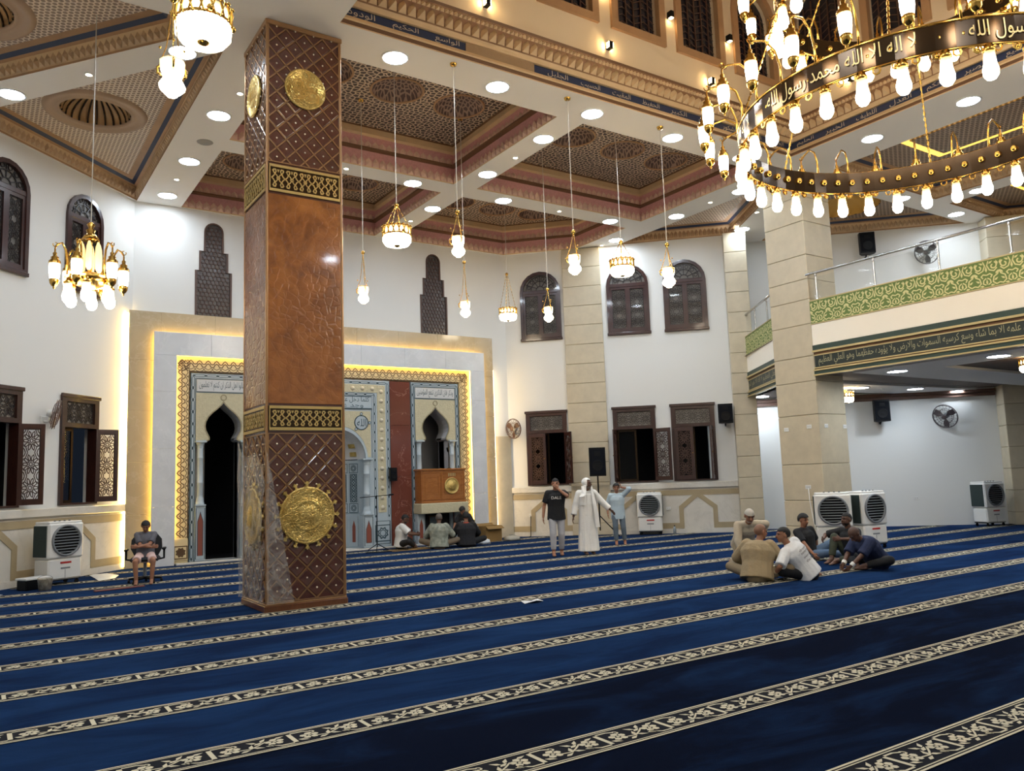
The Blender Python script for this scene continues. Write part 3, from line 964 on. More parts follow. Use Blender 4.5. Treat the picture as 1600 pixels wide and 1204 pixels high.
# ---- windows
def lattice_mesh(w, h, rows, cols=1, b=1.0, name='lattice'):
    m = MB()
    t = 0.015
    R = w / 2 / cols
    hh = h / rows
    for k in range(rows * cols):
        cx, cz = 2 * R * (k % cols + 0.5), hh * (k // cols + 0.5)
        r = min(R, hh / 2)
        m.ribbon(circle(cx, cz, r * 0.17, 10), 0.014 * b, 0, t, closed=True)
        for i in range(10):
            a = 2 * PI * i / 10
            q = [(0.30, 0.0), (0.52, 0.24), (0.80, 0.16), (0.97, 0.0), (0.80, -0.16), (0.52, -0.24)]
            m.ribbon([(cx + r * p * math.cos(a + g), cz + r * p * math.sin(a + g)) for p, g in q], 0.016 * b, 0, t, closed=True)
        for sx in (-1, 1):
            for sz in (-1, 1):
                X, Z = cx + sx * R, cz + sz * hh / 2
                m.ribbon([(X, Z - sz * hh * 0.2), (X - sx * R * 0.22, Z - sz * hh * 0.13), (X - sx * R * 0.34, Z)], 0.016 * b, 0, t)
                m.ribbon([(X, Z - sz * hh * 0.34), (X - sx * R * 0.35, Z - sz * hh * 0.25), (X - sx * R * 0.6, Z)], 0.016 * b, 0, t)
    for x in (0.006, w - 0.006): m.ribbon([(x, 0), (x, h)], 0.016, 0, t)
    for z in (0.006, h - 0.006): m.ribbon([(0, z), (w, z)], 0.016, 0, t)
    me = bpy.data.meshes.new(name)
    me.from_pydata(m.v, [], m.f)
    return me
LM_CASE = lattice_mesh(0.36, 1.30, 3, 1, 0.7); LM_CASE.materials.append(LATTG)
LM_TRAN = lattice_mesh(0.98, 0.40, 1, 3, 0.7); LM_TRAN.materials.append(LATTG)
LM_LEAF = lattice_mesh(0.36, 1.25, 3); LM_LEAF.materials.append(LATT)

def upper_window(n, frame, c, hw, z0, zs, lab):
    win = setting('window_%d' % n, frame[0], frame[1], lab)
    f = MB()
    f.plate(arch_pts(c, hw, z0, zs), [arch_pts(c, hw - 0.09, z0 + 0.10, zs)], -0.06, 0.12)
    f.build('window_frame', DWOOD, win)
    f = MB(); f.cbox(c - hw - 0.02, c + hw + 0.02, -0.08, 0.0, z0 - 0.03, z0 + 0.05, 0.01); f.build('window_sill', DWOOD, win)
    f = MB(); f.cbox(c - hw + 0.08, c + hw - 0.08, -0.04, 0.08, zs - 0.06, zs + 0.05, 0.01); f.build('transom', DWOOD, win)
    ih = zs - 0.06 - z0 - 0.10
    w = hw - 0.09
    for sgn in (-1, 1):
        x0, x1 = (c - w, c) if sgn < 0 else (c, c + w)
        f = MB(); f.plate(rect(x0, x1, z0 + 0.10, zs - 0.06), [rect(x0 + 0.07, x1 - 0.07, z0 + 0.18, zs - 0.13)], -0.03, 0.04)
        cs = f.build('casement', DWOOD, win)
        k = link('lattice', LM_CASE, cs); k.location = (x0 + 0.07, 0.0, z0 + 0.18); k.scale = ((w - 0.14) / 0.36, 1, (ih - 0.15) / 1.30)
        f = MB(); f.plate(rect(x0 + 0.06, x1 - 0.06, z0 + 0.17, zs - 0.12), (), 0.025, 0.03); f.build('frosted_pane', FROST, cs)
        f = MB(); f.plate(rect(x0 + 0.06, x1 - 0.06, z0 + 0.17, zs - 0.12), (), -0.012, None); f.build('glass_pane', GLASS, cs)
    f = MB(); f.plate([(c - w, zs + 0.05), (c + w, zs + 0.05)] + arc(c, zs, w, 0.08, PI - 0.08, 12), (), 0.03, 0.04); fan = f.build('fanlight_pane', FROST, win)
    f = MB()
    for a in range(1, 6): f.ribbon([(c + 0.12 * math.cos(PI * a / 6), zs + 0.06 + 0.12 * math.sin(PI * a / 6)), (c + w * 0.97 * math.cos(PI * a / 6), zs + w * 0.97 * math.sin(PI * a / 6))], 0.02, 0.0, 0.02)
    for r in (0.12, 0.28, 0.44): f.ribbon(arc(c, zs + 0.06, r, 0.0, PI, 10), 0.02, 0.0, 0.02)
    for a in range(6): f.ribbon(circle(c + 0.36 * math.cos(PI * (a + 0.5) / 6), zs + 0.06 + 0.36 * math.sin(PI * (a + 0.5) / 6), 0.05, 8), 0.014, 0.0, 0.02, closed=True)
    f.build('lattice', LATTG, fan)
    f = MB(); f.plate([(c - w, zs + 0.05), (c + w, zs + 0.05)] + arc(c, zs, w, 0.08, PI - 0.08, 12), (), -0.015, None); f.build('glass_pane', GLASS, fan)

def leaf(win, x, z0, z1, w, ang, side):
    # one shutter leaf hinged at x; ang 0 = closed, opening into the room
    piv = bpy.data.objects.new('shutter', None)
    f = MB()
    s = 1 if side > 0 else -1        # +1: leaf extends to +x when closed
    xa, xb = (0, w) if s > 0 else (-w, 0)
    f.plate(rect(xa, xb, 0, z1 - z0), [rect(xa + 0.08, xb - 0.08, 0.10, z1 - z0 - 0.10)], -0.02, 0.02)
    o = f.build('shutter', DWOOD, win)
    o.location = (x, -0.06, z0)
    o.rotation_euler = (0, 0, -s * ang)
    bpy.data.objects.remove(piv)
    k = link('lattice', LM_LEAF, o)
    k.location = (xa + 0.08, -0.008, 0.10)
    k.scale = ((w - 0.16) / 0.36, 1, (z1 - z0 - 0.20) / 1.25)
    f = MB(); f.ball(((xb - 0.04) if s > 0 else xa + 0.04, -0.03, (z1 - z0) / 2), 0.018, 6, 4); f.build('knob', BRASS, o)

def lower_window(n, frame, c, hw, z0, z1, angs, lab):
    win = setting('window_%d' % n, frame[0], frame[1], lab)
    zt = z0 + (z1 - z0) * 0.715
    f = MB(); f.plate(rect(c - hw, c + hw, z0, z1), [rect(c - hw + 0.08, c + hw - 0.08, z0 + 0.04, zt - 0.02), rect(c - hw + 0.13, c + hw - 0.13, zt + 0.07, z1 - 0.13)], -0.06, 0.16)
    f.build('window_frame', DWOOD, win)
    f = MB(); f.cbox(c - hw - 0.03, c + hw + 0.03, -0.09, -0.03, z1 - 0.05, z1 + 0.03, 0.01); f.build('head_moulding', DWOOD, win)
    f = MB(); f.plate(rect(c - hw + 0.12, c + hw - 0.12, zt + 0.06, z1 - 0.12), (), 0.02, 0.03); tp = f.build('transom_pane', FROST, win)
    k = link('lattice', LM_TRAN, tp); k.location = (c - hw + 0.13, -0.01, zt + 0.07); k.scale = ((2 * hw - 0.26) / 0.98, 1, (z1 - zt - 0.20) / 0.40)
    # sliding aluminium sash and dark glass set back in the opening
    f = MB(); f.plate(rect(c - hw + 0.08, c + 0.04, z0 + 0.04, zt - 0.02), [rect(c - hw + 0.14, c - 0.02, z0 + 0.10, zt - 0.08)], 0.16, 0.19); sh = f.build('sliding_sash', BRONZE, win)
    f = MB(); f.plate(rect(c - hw + 0.13, c - 0.01, z0 + 0.09, zt - 0.07), (), 0.175, None); f.build('glass_pane', GLASS, sh)
    w = hw - 0.08
    if angs[0] is not None: leaf(win, c - hw + 0.08, z0 + 0.04, zt - 0.03, w - 0.005, angs[0], 1)
    leaf(win, c + hw - 0.08, z0 + 0.04, zt - 0.03, w - 0.005, angs[1], -1)

D = math.radians
upper_window(1, LW, up_left[0], 0.55, 6.05, 7.70, 'tall arched dark window cut by the left picture edge on the window wall')
upper_window(2, LW, up_left[1], 0.55, 6.05, 7.70, 'tall arched dark window behind the brass arm chandelier')
upper_window(3, RW, up_right[0], 0.63, 5.94, 7.44, 'arched dark lattice window in the niche-side bay of the right wall')
upper_window(4, RW, up_right[1], 0.63, 5.94, 7.44, 'arched dark lattice window just right of the flat stone pier')
upper_window(5, RW, up_right[2], 0.63, 5.94, 7.44, 'arched dark lattice window nearest the gallery')
lower_window(6, LW, lo_left[0], 0.545, 1.5, 3.79, (None, D(146)), 'open shuttered window cut by the left picture edge')
lower_window(7, LW, lo_left[1], 0.545, 1.5, 3.79, (None, D(146)), 'open shuttered window next to the glowing niche wall')
lower_window(8, RW, lo_right[0], 0.625, 1.5, 3.72, (D(12), D(118)), 'half-open shuttered window behind the man in the black shirt')
lower_window(9, RW, lo_right[1], 0.625, 1.5, 3.72, (D(95), D(155)), 'fully open shuttered window above the middle air cooler')
lower_window(10, RW, lo_right[2], 0.625, 1.5, 3.72, (D(10), D(80)), 'half-open shuttered window beside the wall speaker')
# night-dark yard behind the windows
mb = MB(); mb.box(6.0, 17.0, 2.2, 2.3, -1, 10); mb.build('wall_yard_left', DARK, None, LW[0], LW[1], 'structure', 'dark yard wall outside the left windows')
mb = MB(); mb.box(-6.0, 3.0, 2.6, 2.7, -1, 10); mb.build('wall_yard_right', DARK, None, RW[0], RW[1], 'structure', 'dark yard wall outside the right windows')
# ================================================================== PRAYER-NICHE WALL
def ogee_half():
    return [(0.0, 3.84), (0.05, 3.77), (0.14, 3.68), (0.26, 3.58), (0.36, 3.47), (0.42, 3.35), (0.435, 3.24), (0.415, 3.13), (0.37, 3.04), (0.335, 2.97), (0.335, 2.92), (0.40, 2.88)]
def ogee(cx, zb, hw=0.42):
    h = ogee_half()
    return [(cx + hw, zb), (cx + hw, 2.88)] + [(cx + x, z) for x, z in reversed(h)] + [(cx - x, z) for x, z in h[1:]] + [(cx - hw, 2.88), (cx - hw, zb)]
PX1, PX2, MX = 5.04, 10.90, 7.97
def stepped(cx):
    a, b, c = 0.425, 0.33, 0.22
    return [(cx - a, 5.98), (cx + a, 5.98), (cx + a, 7.16), (cx + b, 7.16), (cx + b, 7.66), (cx + c, 7.66)] + arc(cx, 8.18, c, 0, PI, 10) + [(cx - c, 7.66), (cx - b, 7.66), (cx - b, 7.16), (cx - a, 7.16)]
NW, NZ = 0.80, 2.40      # niche half width and springing
niche = [(MX - NW, 0.03), (MX + NW, 0.03)] + arc(MX, NZ, NW, 0, PI, 18)
mb = MB()
mb.plate(rect(2.9, 13.62, 0.0, ZS), [stepped(4.85), stepped(11.1), list(reversed(ogee(PX1, 0.03))), list(reversed(ogee(PX2, 0.03))), niche], 0, 0.3)
WF = mb.build('wall_front', WHITE, None, (0, YQ, 0), 0, 'structure', 'white wall that carries the prayer niche and marble surround')
for i, cx in ((11, 4.85), (12, 11.1)):
    win = setting('window_%d' % i, (0, YQ, 0), 0, 'dark stepped lattice window high above the %s arched opening of the niche wall' % ('dark doorway' if i == 11 else 'pulpit'))
    f = MB(); f.plate(stepped(cx), (), 0.04, 0.06); f.build('pane', STEPP, win)
    f = MB()
    for k in range(-4, 5):
        for j in range(22):
            x, z = cx + 0.1 * k + 0.05 * (j % 2), 6.05 + 0.105 * j
            lim = 0.36 if z < 7.1 else 0.27 if z < 7.6 else 0.17
            if abs(x - cx) < lim and z < 8.3: f.ribbon(circle(x, z, 0.058, 6), 0.014, 0.02, 0.02, closed=True)
    f.build('lattice', LATT, win, kind='stuff')
    f = MB(); f.ribbon(stepped(cx), 0.035, -0.015, 0.055, closed=True); f.build('window_frame', LATT, win)

SUR = setting('trim_4', (0, YQ, 0), 0, 'stepped marble surround with hidden yellow LED light around the prayer niche')
# outer beige polished stone in slabs
def slab(name, x0, x1, z0, z1, y0, y1, mt, parent, c=0.004):
    m = MB(); m.cbox(x0, x1, y0, y1, z0, z1, c); return m.build(name, mt, parent)
zsl = [0, 1.2, 2.4, 3.6, 4.8, 5.97]
for a, b in zip(zsl[:-1], zsl[1:]):
    slab('beige_slab', 2.90, 3.60, a + .001, b - .001, -0.25, -0.20, BEIGEM, SUR)
    slab('beige_slab', 12.30, 12.93, a + .001, b - .001, -0.25, -0.20, BEIGEM, SUR)
for k in range(7):
    x = 3.60 + (12.30 - 3.60) / 7 * k
    slab('beige_slab', x + .001, x + 8.70 / 7 - .001, 5.28, 5.97, -0.25, -0.20, BEIGEM, SUR)
m = MB(); m.box(2.98, 12.9, -0.20, 0.0, 5.80, 5.93); m.box(12.80, 12.90, -0.20, 0.0, 0, 5.8); m.box(3.25, 3.35, -0.20, 0.0, 0, 5.8); m.build('backing', STONEG, SUR)
# grey polished marble panel standing proud
for a, b in zip([0, 1.35, 2.7, 4.05], [1.35, 2.7, 4.05, 4.92]):
    slab('grey_slab', 3.42, 3.93, a + .001, b - .001, -0.42, -0.37, GREYM, SUR)
    slab('grey_slab', 12.05, 12.52, a + .001, b - .001, -0.42, -0.37, GREYM, SUR)
for k in range(7):
    x = 3.42 + (12.52 - 3.42) / 7 * k
    slab('grey_slab', x + .001, x + 9.10 / 7 - .001, 4.92, 5.47, -0.42, -0.37, GREYM, SUR)
m = MB(); m.box(3.50, 3.58, -0.37, -0.25, 0, 5.38); m.box(12.36, 12.44, -0.37, -0.25, 0, 5.38); m.box(3.5, 12.44, -0.37, -0.25, 5.32, 5.40); m.build('backing', STONEG, SUR)
# LED strips hidden behind the slab edges
m = MB()
m.box(3.47, 3.495, -0.34, -0.28, 0.05, 5.40); m.box(12.445, 12.47, -0.34, -0.28, 0.05, 5.40); m.box(3.50, 12.44, -0.34, -0.28, 5.405, 5.43)
m.build('led_strip', LED, SUR, label='yellow LED strip behind the grey slab edge')
m = MB()
m.box(2.872, 2.895, -0.23, -0.13, 0.05, 5.90)
m.build('led_strip', LEDW, SUR, label='yellow LED strip washing the left window wall')
m = MB(); m.box(12.935, 12.955, -0.22, -0.10, 0.35, 5.0); m.build('led_strip', LEDP, SUR, label='yellow LED strip washing the right window wall')
m = MB()
m.box(3.895, 3.915, -0.36, -0.31, 0.6, 4.92); m.box(12.065, 12.085, -0.36, -0.31, 0.6, 4.92); m.box(3.92, 12.06, -0.36, -0.31, 4.925, 4.945)
m.build('led_strip', LED, SUR, label='yellow LED strip around the gilt scallop border')
# gilt scallop border
m = MB(); m.plate([(3.87, 0.03), (3.87, 4.98), (12.11, 4.98), (12.11, 0.03), (11.69, 0.03), (11.69, 4.56), (4.25, 4.56), (4.25, 0.03)], (), -0.29, -0.24)
GB = m.build('gilt_border', GILTCREAM, SUR)
m = MB()
def scallops(m, p0, p1, inw):
    p0, p1, inw = Vector(p0), Vector(p1), Vector(inw)
    L = (p1 - p0).length; e = (p1 - p0) / L
    k = int(L / 0.20); w = L / k
    for j in range(k):
        c = p0 + e * (w * (j + 0.5))
        def Q(u, v): q = c + e * u * w + inw * v; return (q.x, q.y)
        for r, dv in ((0.0, 0.0), (0.07, 0.07)):
            m.ribbon([Q(-0.5, 0.11 + dv), Q(-0.32, 0.10 + dv), Q(-0.2, 0.05 + dv), Q(0, 0.02 + dv), Q(0.2, 0.05 + dv), Q(0.32, 0.10 + dv), Q(0.5, 0.11 + dv)], 0.022, -0.294)
        m.ribbon([Q(-0.5, 0.23), Q(-0.36, 0.27), Q(0, 0.285), Q(0.36, 0.27), Q(0.5, 0.23), Q(0.36, 0.20), Q(0, 0.24), Q(-0.36, 0.20)], 0.014, -0.294, closed=True)
scallops(m, (3.97, 0.62), (3.97, 4.84), (1, 0)); scallops(m, (12.01, 4.84), (12.01, 0.62), (-1, 0)); scallops(m, (3.97, 4.86), (12.01, 4.86), (0, -1))
m.ribbon([(4.24, 0.1), (4.24, 4.57), (11.70, 4.57), (11.70, 0.1)], 0.02, -0.294)
m.build('scallop_pattern', LINEN, GB, kind='stuff')
def star_tile(m, cx, cz, r, y, mi0, mi1):
    m.ribbon(rect(cx - r * 1.4, cx + r * 1.4, cz - r * 1.4, cz + r * 1.4), 0.025, y, closed=True, mi=mi1)
    m.ribbon([(cx + (r if i % 2 else r * 0.76) * math.cos(PI * i / 8), cz + (r if i % 2 else r * 0.76) * math.sin(PI * i / 8)) for i in range(16)], 0.03, y, closed=True, mi=mi1)
    m.ribbon(circle(cx, cz, r * 0.55, 14), 0.02, y, closed=True, mi=mi1)
for cx in (4.09, 11.86):
    m = MB(); m.cbox(cx - 0.16, cx + 0.16, -0.31, -0.28, 0.10, 0.60, 0.005, 0); star_tile(m, cx, 0.28, 0.10, -0.312, 0, 1)
    m.add([(p[0], -0.313, p[1]) for p in circle(cx, 0.28, 0.075, 14)], [tuple(range(14))], 1)
    m.build('star_tile', [GILTCREAM, LINEN], GB)

# chain-pattern inlay between two lines
def chain(m, p0, p1, w, y, pitch=0.30):
    p0, p1 = Vector(p0), Vector(p1)
    L = (p1 - p0).length; e = (p1 - p0) / L; nn = Vector((-e.y, e.x))
    k = max(1, round(L / pitch)); s = L / k
    def Q(u, v): q = p0 + e * u + nn * v; return (q.x, q.y)
    for j in range(k):
        a = s * j
        m.ribbon([Q(a + s * 0.16, w / 2), Q(a + s * 0.84, w / 2)], 0.014, y); m.ribbon([Q(a + s * 0.16, -w / 2), Q(a + s * 0.84, -w / 2)], 0.014, y)
        m.ribbon([Q(a + s * 0.84, w / 2), Q(a + s * 1.0, 0), Q(a + s * 0.84, -w / 2)], 0.014, y)
        m.ribbon([Q(a + s * 0.16, w / 2), Q(a, 0), Q(a + s * 0.16, -w / 2)], 0.014, y)
        m.ribbon([Q(a - s * 0.1, 0), Q(a, w * 0.42), Q(a + s * 0.1, 0), Q(a, -w * 0.42)], 0.012, y, closed=True)

def stone_column(parent, cx, y, zb, zc, r, base_h=0.16):
    m = MB()
    m.lathe([(r * 1.15, zb + base_h), (r * 0.95, zb + base_h + 0.05), (r, zb + base_h + 0.06), (r, zb + 0.5), (r * 1.08, zb + 0.51), (r * 1.08, zb + 0.53), (r, zb + 0.54),
             (r * 0.97, zc - 0.42), (r * 1.06, zc - 0.41), (r * 1.06, zc - 0.39), (r * 0.97, zc - 0.38), (r * 0.97, zc - 0.17)], 14, (cx, y, 0))
    col = m.build('column', BLUEM, parent)
    m = MB(); m.lathe([(r * 0.97, zc - 0.17), (r * 1.15, zc - 0.15), (r * 1.0, zc - 0.13), (r * 1.45, zc - 0.05), (r * 1.6, zc - 0.04)], 14, (cx, y, 0)); m.cbox(cx - r * 1.8, cx + r * 1.8, y - r * 1.8, y + r * 1.8, zc - 0.04, zc, 0.006)
    m.build('capital', BLUEM, col)
    m = MB(); m.lathe([(r * 1.5, zb), (r * 1.5, zb + 0.04), (r * 1.35, zb + 0.05), (r * 1.3, zb + 0.10), (r * 1.15, zb + base_h)], 14, (cx, y, 0)); m.cbox(cx - r * 1.7, cx + r * 1.7, y - r * 1.7, y + r * 1.7, zb - 0.03, zb + 0.005, 0.004)
    m.build('base', BLUEM, col)

def plinth(parent, cx, w, y0, y1, z1):
    m = MB(); m.cbox(cx - w / 2, cx + w / 2, y0, y1, 0.05, z1, 0.008); pl = m.build('plinth', BLUEM, parent)
    a = w * 0.26
    pts = [(cx - a, 0.18), (cx + a, 0.18), (cx + a, z1 - 0.36), (cx + a * 0.5, z1 - 0.26), (cx, z1 - 0.14), (cx - a * 0.5, z1 - 0.26), (cx - a, z1 - 0.36)]
    m = MB(); m.plate(pts, (), y0 - 0.006, y0 - 0.001, 0); m.ribbon(pts, 0.012, y0 - 0.008, closed=True, mi=1); m.ribbon(rect(cx - w * 0.42, cx + w * 0.42, 0.10, z1 - 0.05), 0.012, y0 - 0.003, closed=True, mi=1)
    m.build('red_inlay', [REDIN, TEAL], pl)

def portal(cx, text, lab, door=True):
    t = thing('arched_portal', lab, 'portal', (0, YQ, 0))
    hw = 0.765
    m = MB(); m.plate(rect(cx - hw, cx + hw, 0.03, 4.53), [list(reversed(ogee(cx, 0.05, 0.66) if False else [(cx + 0.66, 0.05), (cx + 0.66, 2.86), (cx + 0.42, 2.88)] + [(cx + x, z) for x, z in reversed(ogee_half())] + [(cx - x, z) for x, z in ogee_half()[1:]] + [(cx - 0.42, 2.88), (cx - 0.66, 2.86), (cx - 0.66, 0.05)]))], -0.30, -0.24)
    m.build('marble_facing', BLUEM, t)
    m = MB()
    for s in (-1, 1): chain(m, (cx + s * 0.712, 0.10), (cx + s * 0.712, 4.46), 0.055, -0.304)
    chain(m, (cx - 0.70, 4.47), (cx + 0.70, 4.47), 0.05, -0.304)
    m.ribbon(rect(cx - 0.762, cx + 0.762, 0.05, 4.525), 0.014, -0.304, closed=True)
    m.ribbon([(cx - 0.655, 0.05), (cx - 0.655, 4.41), (cx + 0.655, 4.41), (cx + 0.655, 0.05)], 0.014, -0.304)
    m.build('chain_inlay', TEAL, t)
    m = MB(); m.cbox(cx - 0.63, cx + 0.63, -0.325, -0.295, 4.08, 4.38, 0.008, 0); m.ribbon(rect(cx - 0.64, cx + 0.64, 4.07, 4.39), 0.014, -0.327, closed=True, mi=1)
    cp = m.build('calligraphy_panel', [mat('pale_grey_panel', (204, 206, 206), 0.4), TEAL], t)
    m = MB(); m.text(text, cx, 4.225, 0.24, -0.329, 0, maxw=1.16); m.build('lettering', TEAL, cp)
    sp = [(cx - 0.64, 2.90), (cx - 0.64, 4.05), (cx + 0.64, 4.05), (cx + 0.64, 2.90)]
    h = ogee_half()[:-1]
    outer = [(cx - 0.64, 2.89), (cx - 0.335, 2.92)] + [(cx - x, z) for x, z in reversed(h[:-1])][0:] + [(cx + x, z) for x, z in h[1:]] + [(cx + 0.64, 2.89), (cx + 0.64, 4.05), (cx - 0.64, 4.05)]
    m = MB(); m.plate(outer, (), -0.315, -0.298); m.build('carved_spandrel', SANDY, t)
    m = MB(); m.ribbon(circle(cx, 3.945, 0.065, 16), 0.025, -0.325, 0.012, closed=True); m.ribbon([(cx - x, z) for x, z in reversed(ogee_half())] + [(cx + x, z) for x, z in ogee_half()[1:]], 0.03, -0.322, 0.02); m.build('arch_moulding', mat('olive_arch_moulding', (150, 140, 110), 0.4), t)
    # thick jamb running back from the face
    o = list(reversed(ogee(cx, 0.03)))
    m = MB(); k = len(o); m.add([(x, -0.24, z) for x, z in o] + [(x, 0.32, z) for x, z in o], [(i, i + 1, k + i + 1, k + i) for i in range(k - 1)], 0)
    m.build('jamb', mat('pale_jamb_stone', (196, 196, 198), 0.4), t)
    for s in (-1, 1):
        stone_column(t, cx + s * 0.53, -0.27, 1.37, 2.885, 0.072)
        plinth(t, cx + s * 0.53, 0.24, -0.36, -0.22, 1.34)
    return t

P1 = portal(PX1, 'فاسالوا اهل الذكر ان كنتم لا تعلمون', 'marble keyhole-arch doorway left of the prayer niche, dark and open')
P2 = portal(PX2, 'وذكر فان الذكرى تنفع المؤمنين', 'marble keyhole-arch opening above the wooden pulpit box')
# dark rooms behind the portals
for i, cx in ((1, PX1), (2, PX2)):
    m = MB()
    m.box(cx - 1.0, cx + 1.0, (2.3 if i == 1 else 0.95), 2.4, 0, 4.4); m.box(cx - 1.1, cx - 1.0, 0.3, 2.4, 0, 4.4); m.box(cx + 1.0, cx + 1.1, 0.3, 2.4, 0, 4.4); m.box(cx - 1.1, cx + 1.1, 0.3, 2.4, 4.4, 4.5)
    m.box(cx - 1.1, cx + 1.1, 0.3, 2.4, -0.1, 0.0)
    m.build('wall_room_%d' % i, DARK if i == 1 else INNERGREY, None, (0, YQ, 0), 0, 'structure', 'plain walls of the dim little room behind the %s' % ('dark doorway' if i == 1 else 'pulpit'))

# red marble strips between portals and niche
for i, (a, b) in enumerate(((5.82, 6.44), (9.50, 10.12))):
    for z0, z1 in ((0.03, 0.42), (0.42, 1.9), (1.9, 3.3), (3.3, 4.53)):
        slab('red_slab', a, b, z0 + .001, z1 - .001, -0.29, -0.24, REDM, SUR)

# ---- prayer niche
t = thing('mihrab', 'prayer niche with striped arch, blue-grey marble frame and studded border, half hidden by the column', 'prayer niche', (0, YQ, 0))
m = MB(); m.plate(rect(MX - 1.52, MX + 1.52, 0.03, 4.53), [niche], -0.30, -0.24); m.build('marble_facing', BLUEM, t)
m = MB()
for s in (-1, 1):
    chain(m, (MX + s * 1.45, 0.85), (MX + s * 1.45, 4.46), 0.05, -0.304, 0.26); chain(m, (MX + s * 1.06, 0.85), (MX + s * 1.06, 4.12), 0.05, -0.304, 0.26)
    m.ribbon([(MX + s * 1.51, 0.05), (MX + s * 1.51, 4.52)], 0.014, -0.304)
    m.ribbon(rect(MX + s * 1.27 - 0.20, MX + s * 1.27 + 0.20, 0.12, 0.72), 0.018, -0.304, closed=True)
    star_tile(m, MX + s * 1.26, 0.40, 0.15, -0.304, 0, 0)
    m.ribbon([(MX + s * 0.98, 2.42), (MX + s * 0.98, 4.06)], 0.016, -0.304)
chain(m, (MX - 1.42, 4.46), (MX + 1.42, 4.46), 0.05, -0.304, 0.26); chain(m, (MX - 1.06, 4.14), (MX + 1.06, 4.14), 0.05, -0.304, 0.26)
m.build('chain_inlay', TEAL, t)
m = MB()
for s in (-1, 1): m.cbox(MX + s * 1.26 - 0.12, MX + s * 1.26 + 0.12, -0.312, -0.29, 0.95, 4.40, 0.006)
m.cbox(MX - 1.14, MX + 1.14, -0.312, -0.29, 4.19, 4.41, 0.006)
sb = m.build('studded_band', SANDY, t)
me = None
for s in (-1, 1):
    for k in range(13):
        m = MB(); m.lathe([(0.062, 0.0), (0.060, 0.012), (0.04, 0.014), (0.036, 0.022), (0.0, 0.026)], 10)
        if me is None:
            o = m.build('boss', mat('boss_stone', (206, 198, 176), 0.4), sb); me = o.data
        else:
            o = link('boss', me, sb)
        o.location = (MX + s * 1.26, -0.311, 1.08 + 0.262 * k); o.rotation_euler = (PI / 2, 0, 0)
for k in range(8):
    o = link('boss', me, sb); o.location = (MX - 1.0 + 0.286 * k, -0.311, 4.30); o.rotation_euler = (PI / 2, 0, 0)
m = MB(); m.cbox(MX - 0.98, MX + 0.98, -0.325, -0.295, 3.74, 4.09, 0.008, 0); m.ribbon(rect(MX - 0.97, MX + 0.97, 3.75, 4.08), 0.02, -0.327, closed=True, mi=1)
cp = m.build('calligraphy_panel', [BLUEM, TEAL], t)
m = MB(); m.text('كلما دخل عليها زكريا المحراب', MX, 3.985, 0.17, -0.329, 0, maxw=1.8); m.text('وجد عندها رزقا', MX, 3.83, 0.15, -0.329, 0, maxw=1.7); m.build('lettering', TEAL, cp)
spo = [(MX - 0.94, 2.44)] + [(MX - 0.845, 2.44)] + [(MX + 0.845 * math.cos(PI - PI * i / 18), NZ + 0.04 + 0.845 * math.sin(PI * i / 18)) for i in range(1, 18)] + [(MX + 0.845, 2.44), (MX + 0.94, 2.44), (MX + 0.94, 3.68), (MX - 0.94, 3.68)]
m = MB(); m.plate(spo, (), -0.312, -0.298); m.build('carved_spandrel', SANDY, t)
m = MB(); m.ribbon(arc(MX, NZ, 0.815, 0, PI, 20), 0.06, -0.325, 0.03); m.build('arch_moulding', BLUEM, t)
for s, w_ in ((1, 'الله'), (-1, 'محمد')):
    m = MB(); m.add([(p[0], -0.322, p[1]) for p in circle(MX + s * 0.67, 3.37, 0.19, 20)], [tuple(range(20))], 0); m.ribbon(circle(MX + s * 0.67, 3.37, 0.19, 20), 0.022, -0.33, 0.02, closed=True, mi=1)
    for a in (PI / 2, 0, -2.3):
        aa = a if s > 0 else PI - a
        m.add([(MX + s * 0.67 + 0.235 * math.cos(aa) + p[0], -0.325, 3.37 + 0.235 * math.sin(aa) + p[1]) for p in circle(0, 0, 0.035, 8)], [tuple(range(8))], 0)
        m.ribbon(circle(MX + s * 0.67 + 0.235 * math.cos(aa), 3.37 + 0.235 * math.sin(aa), 0.035, 8), 0.014, -0.328, closed=True, mi=1)
    rd = m.build('roundel', [BLUEM, TEAL], t)
    m = MB(); m.text(w_, MX + s * 0.67, 3.37, 0.2, -0.332, 0, maxw=0.27); m.build('lettering', TEAL, rd)
# concave back of the niche
m = MB()
n = 18
rows = [0.03, 0.8, 1.6, 2.38]
def nr(i, r=NW): a = PI * i / n; return (MX - r * math.cos(a), r * math.sin(a) * 1.0)
vs = [(nr(i)[0], -0.24 + nr(i)[1], z) for z in rows for i in range(n + 1)]
m.add(vs, [(r * (n + 1) + i, r * (n + 1) + i + 1, (r + 1) * (n + 1) + i + 1, (r + 1) * (n + 1) + i) for r in range(3) for i in range(n)], 0, True)
hv = [(MX - NW * math.cos(PI * i / n) * math.cos(PI / 2 * j / 8), -0.24 + NW * math.sin(PI * i / n) * math.cos(PI / 2 * j / 8), NZ + NW * math.sin(PI / 2 * j / 8)) for j in range(9) for i in range(n + 1)]
m.add(hv, [(r * (n + 1) + i, r * (n + 1) + i + 1, (r + 1) * (n + 1) + i + 1, (r + 1) * (n + 1) + i) for r in range(8) for i in range(n)], 1, True)
m.build('niche_back', [BLUEM, GREYM], t)
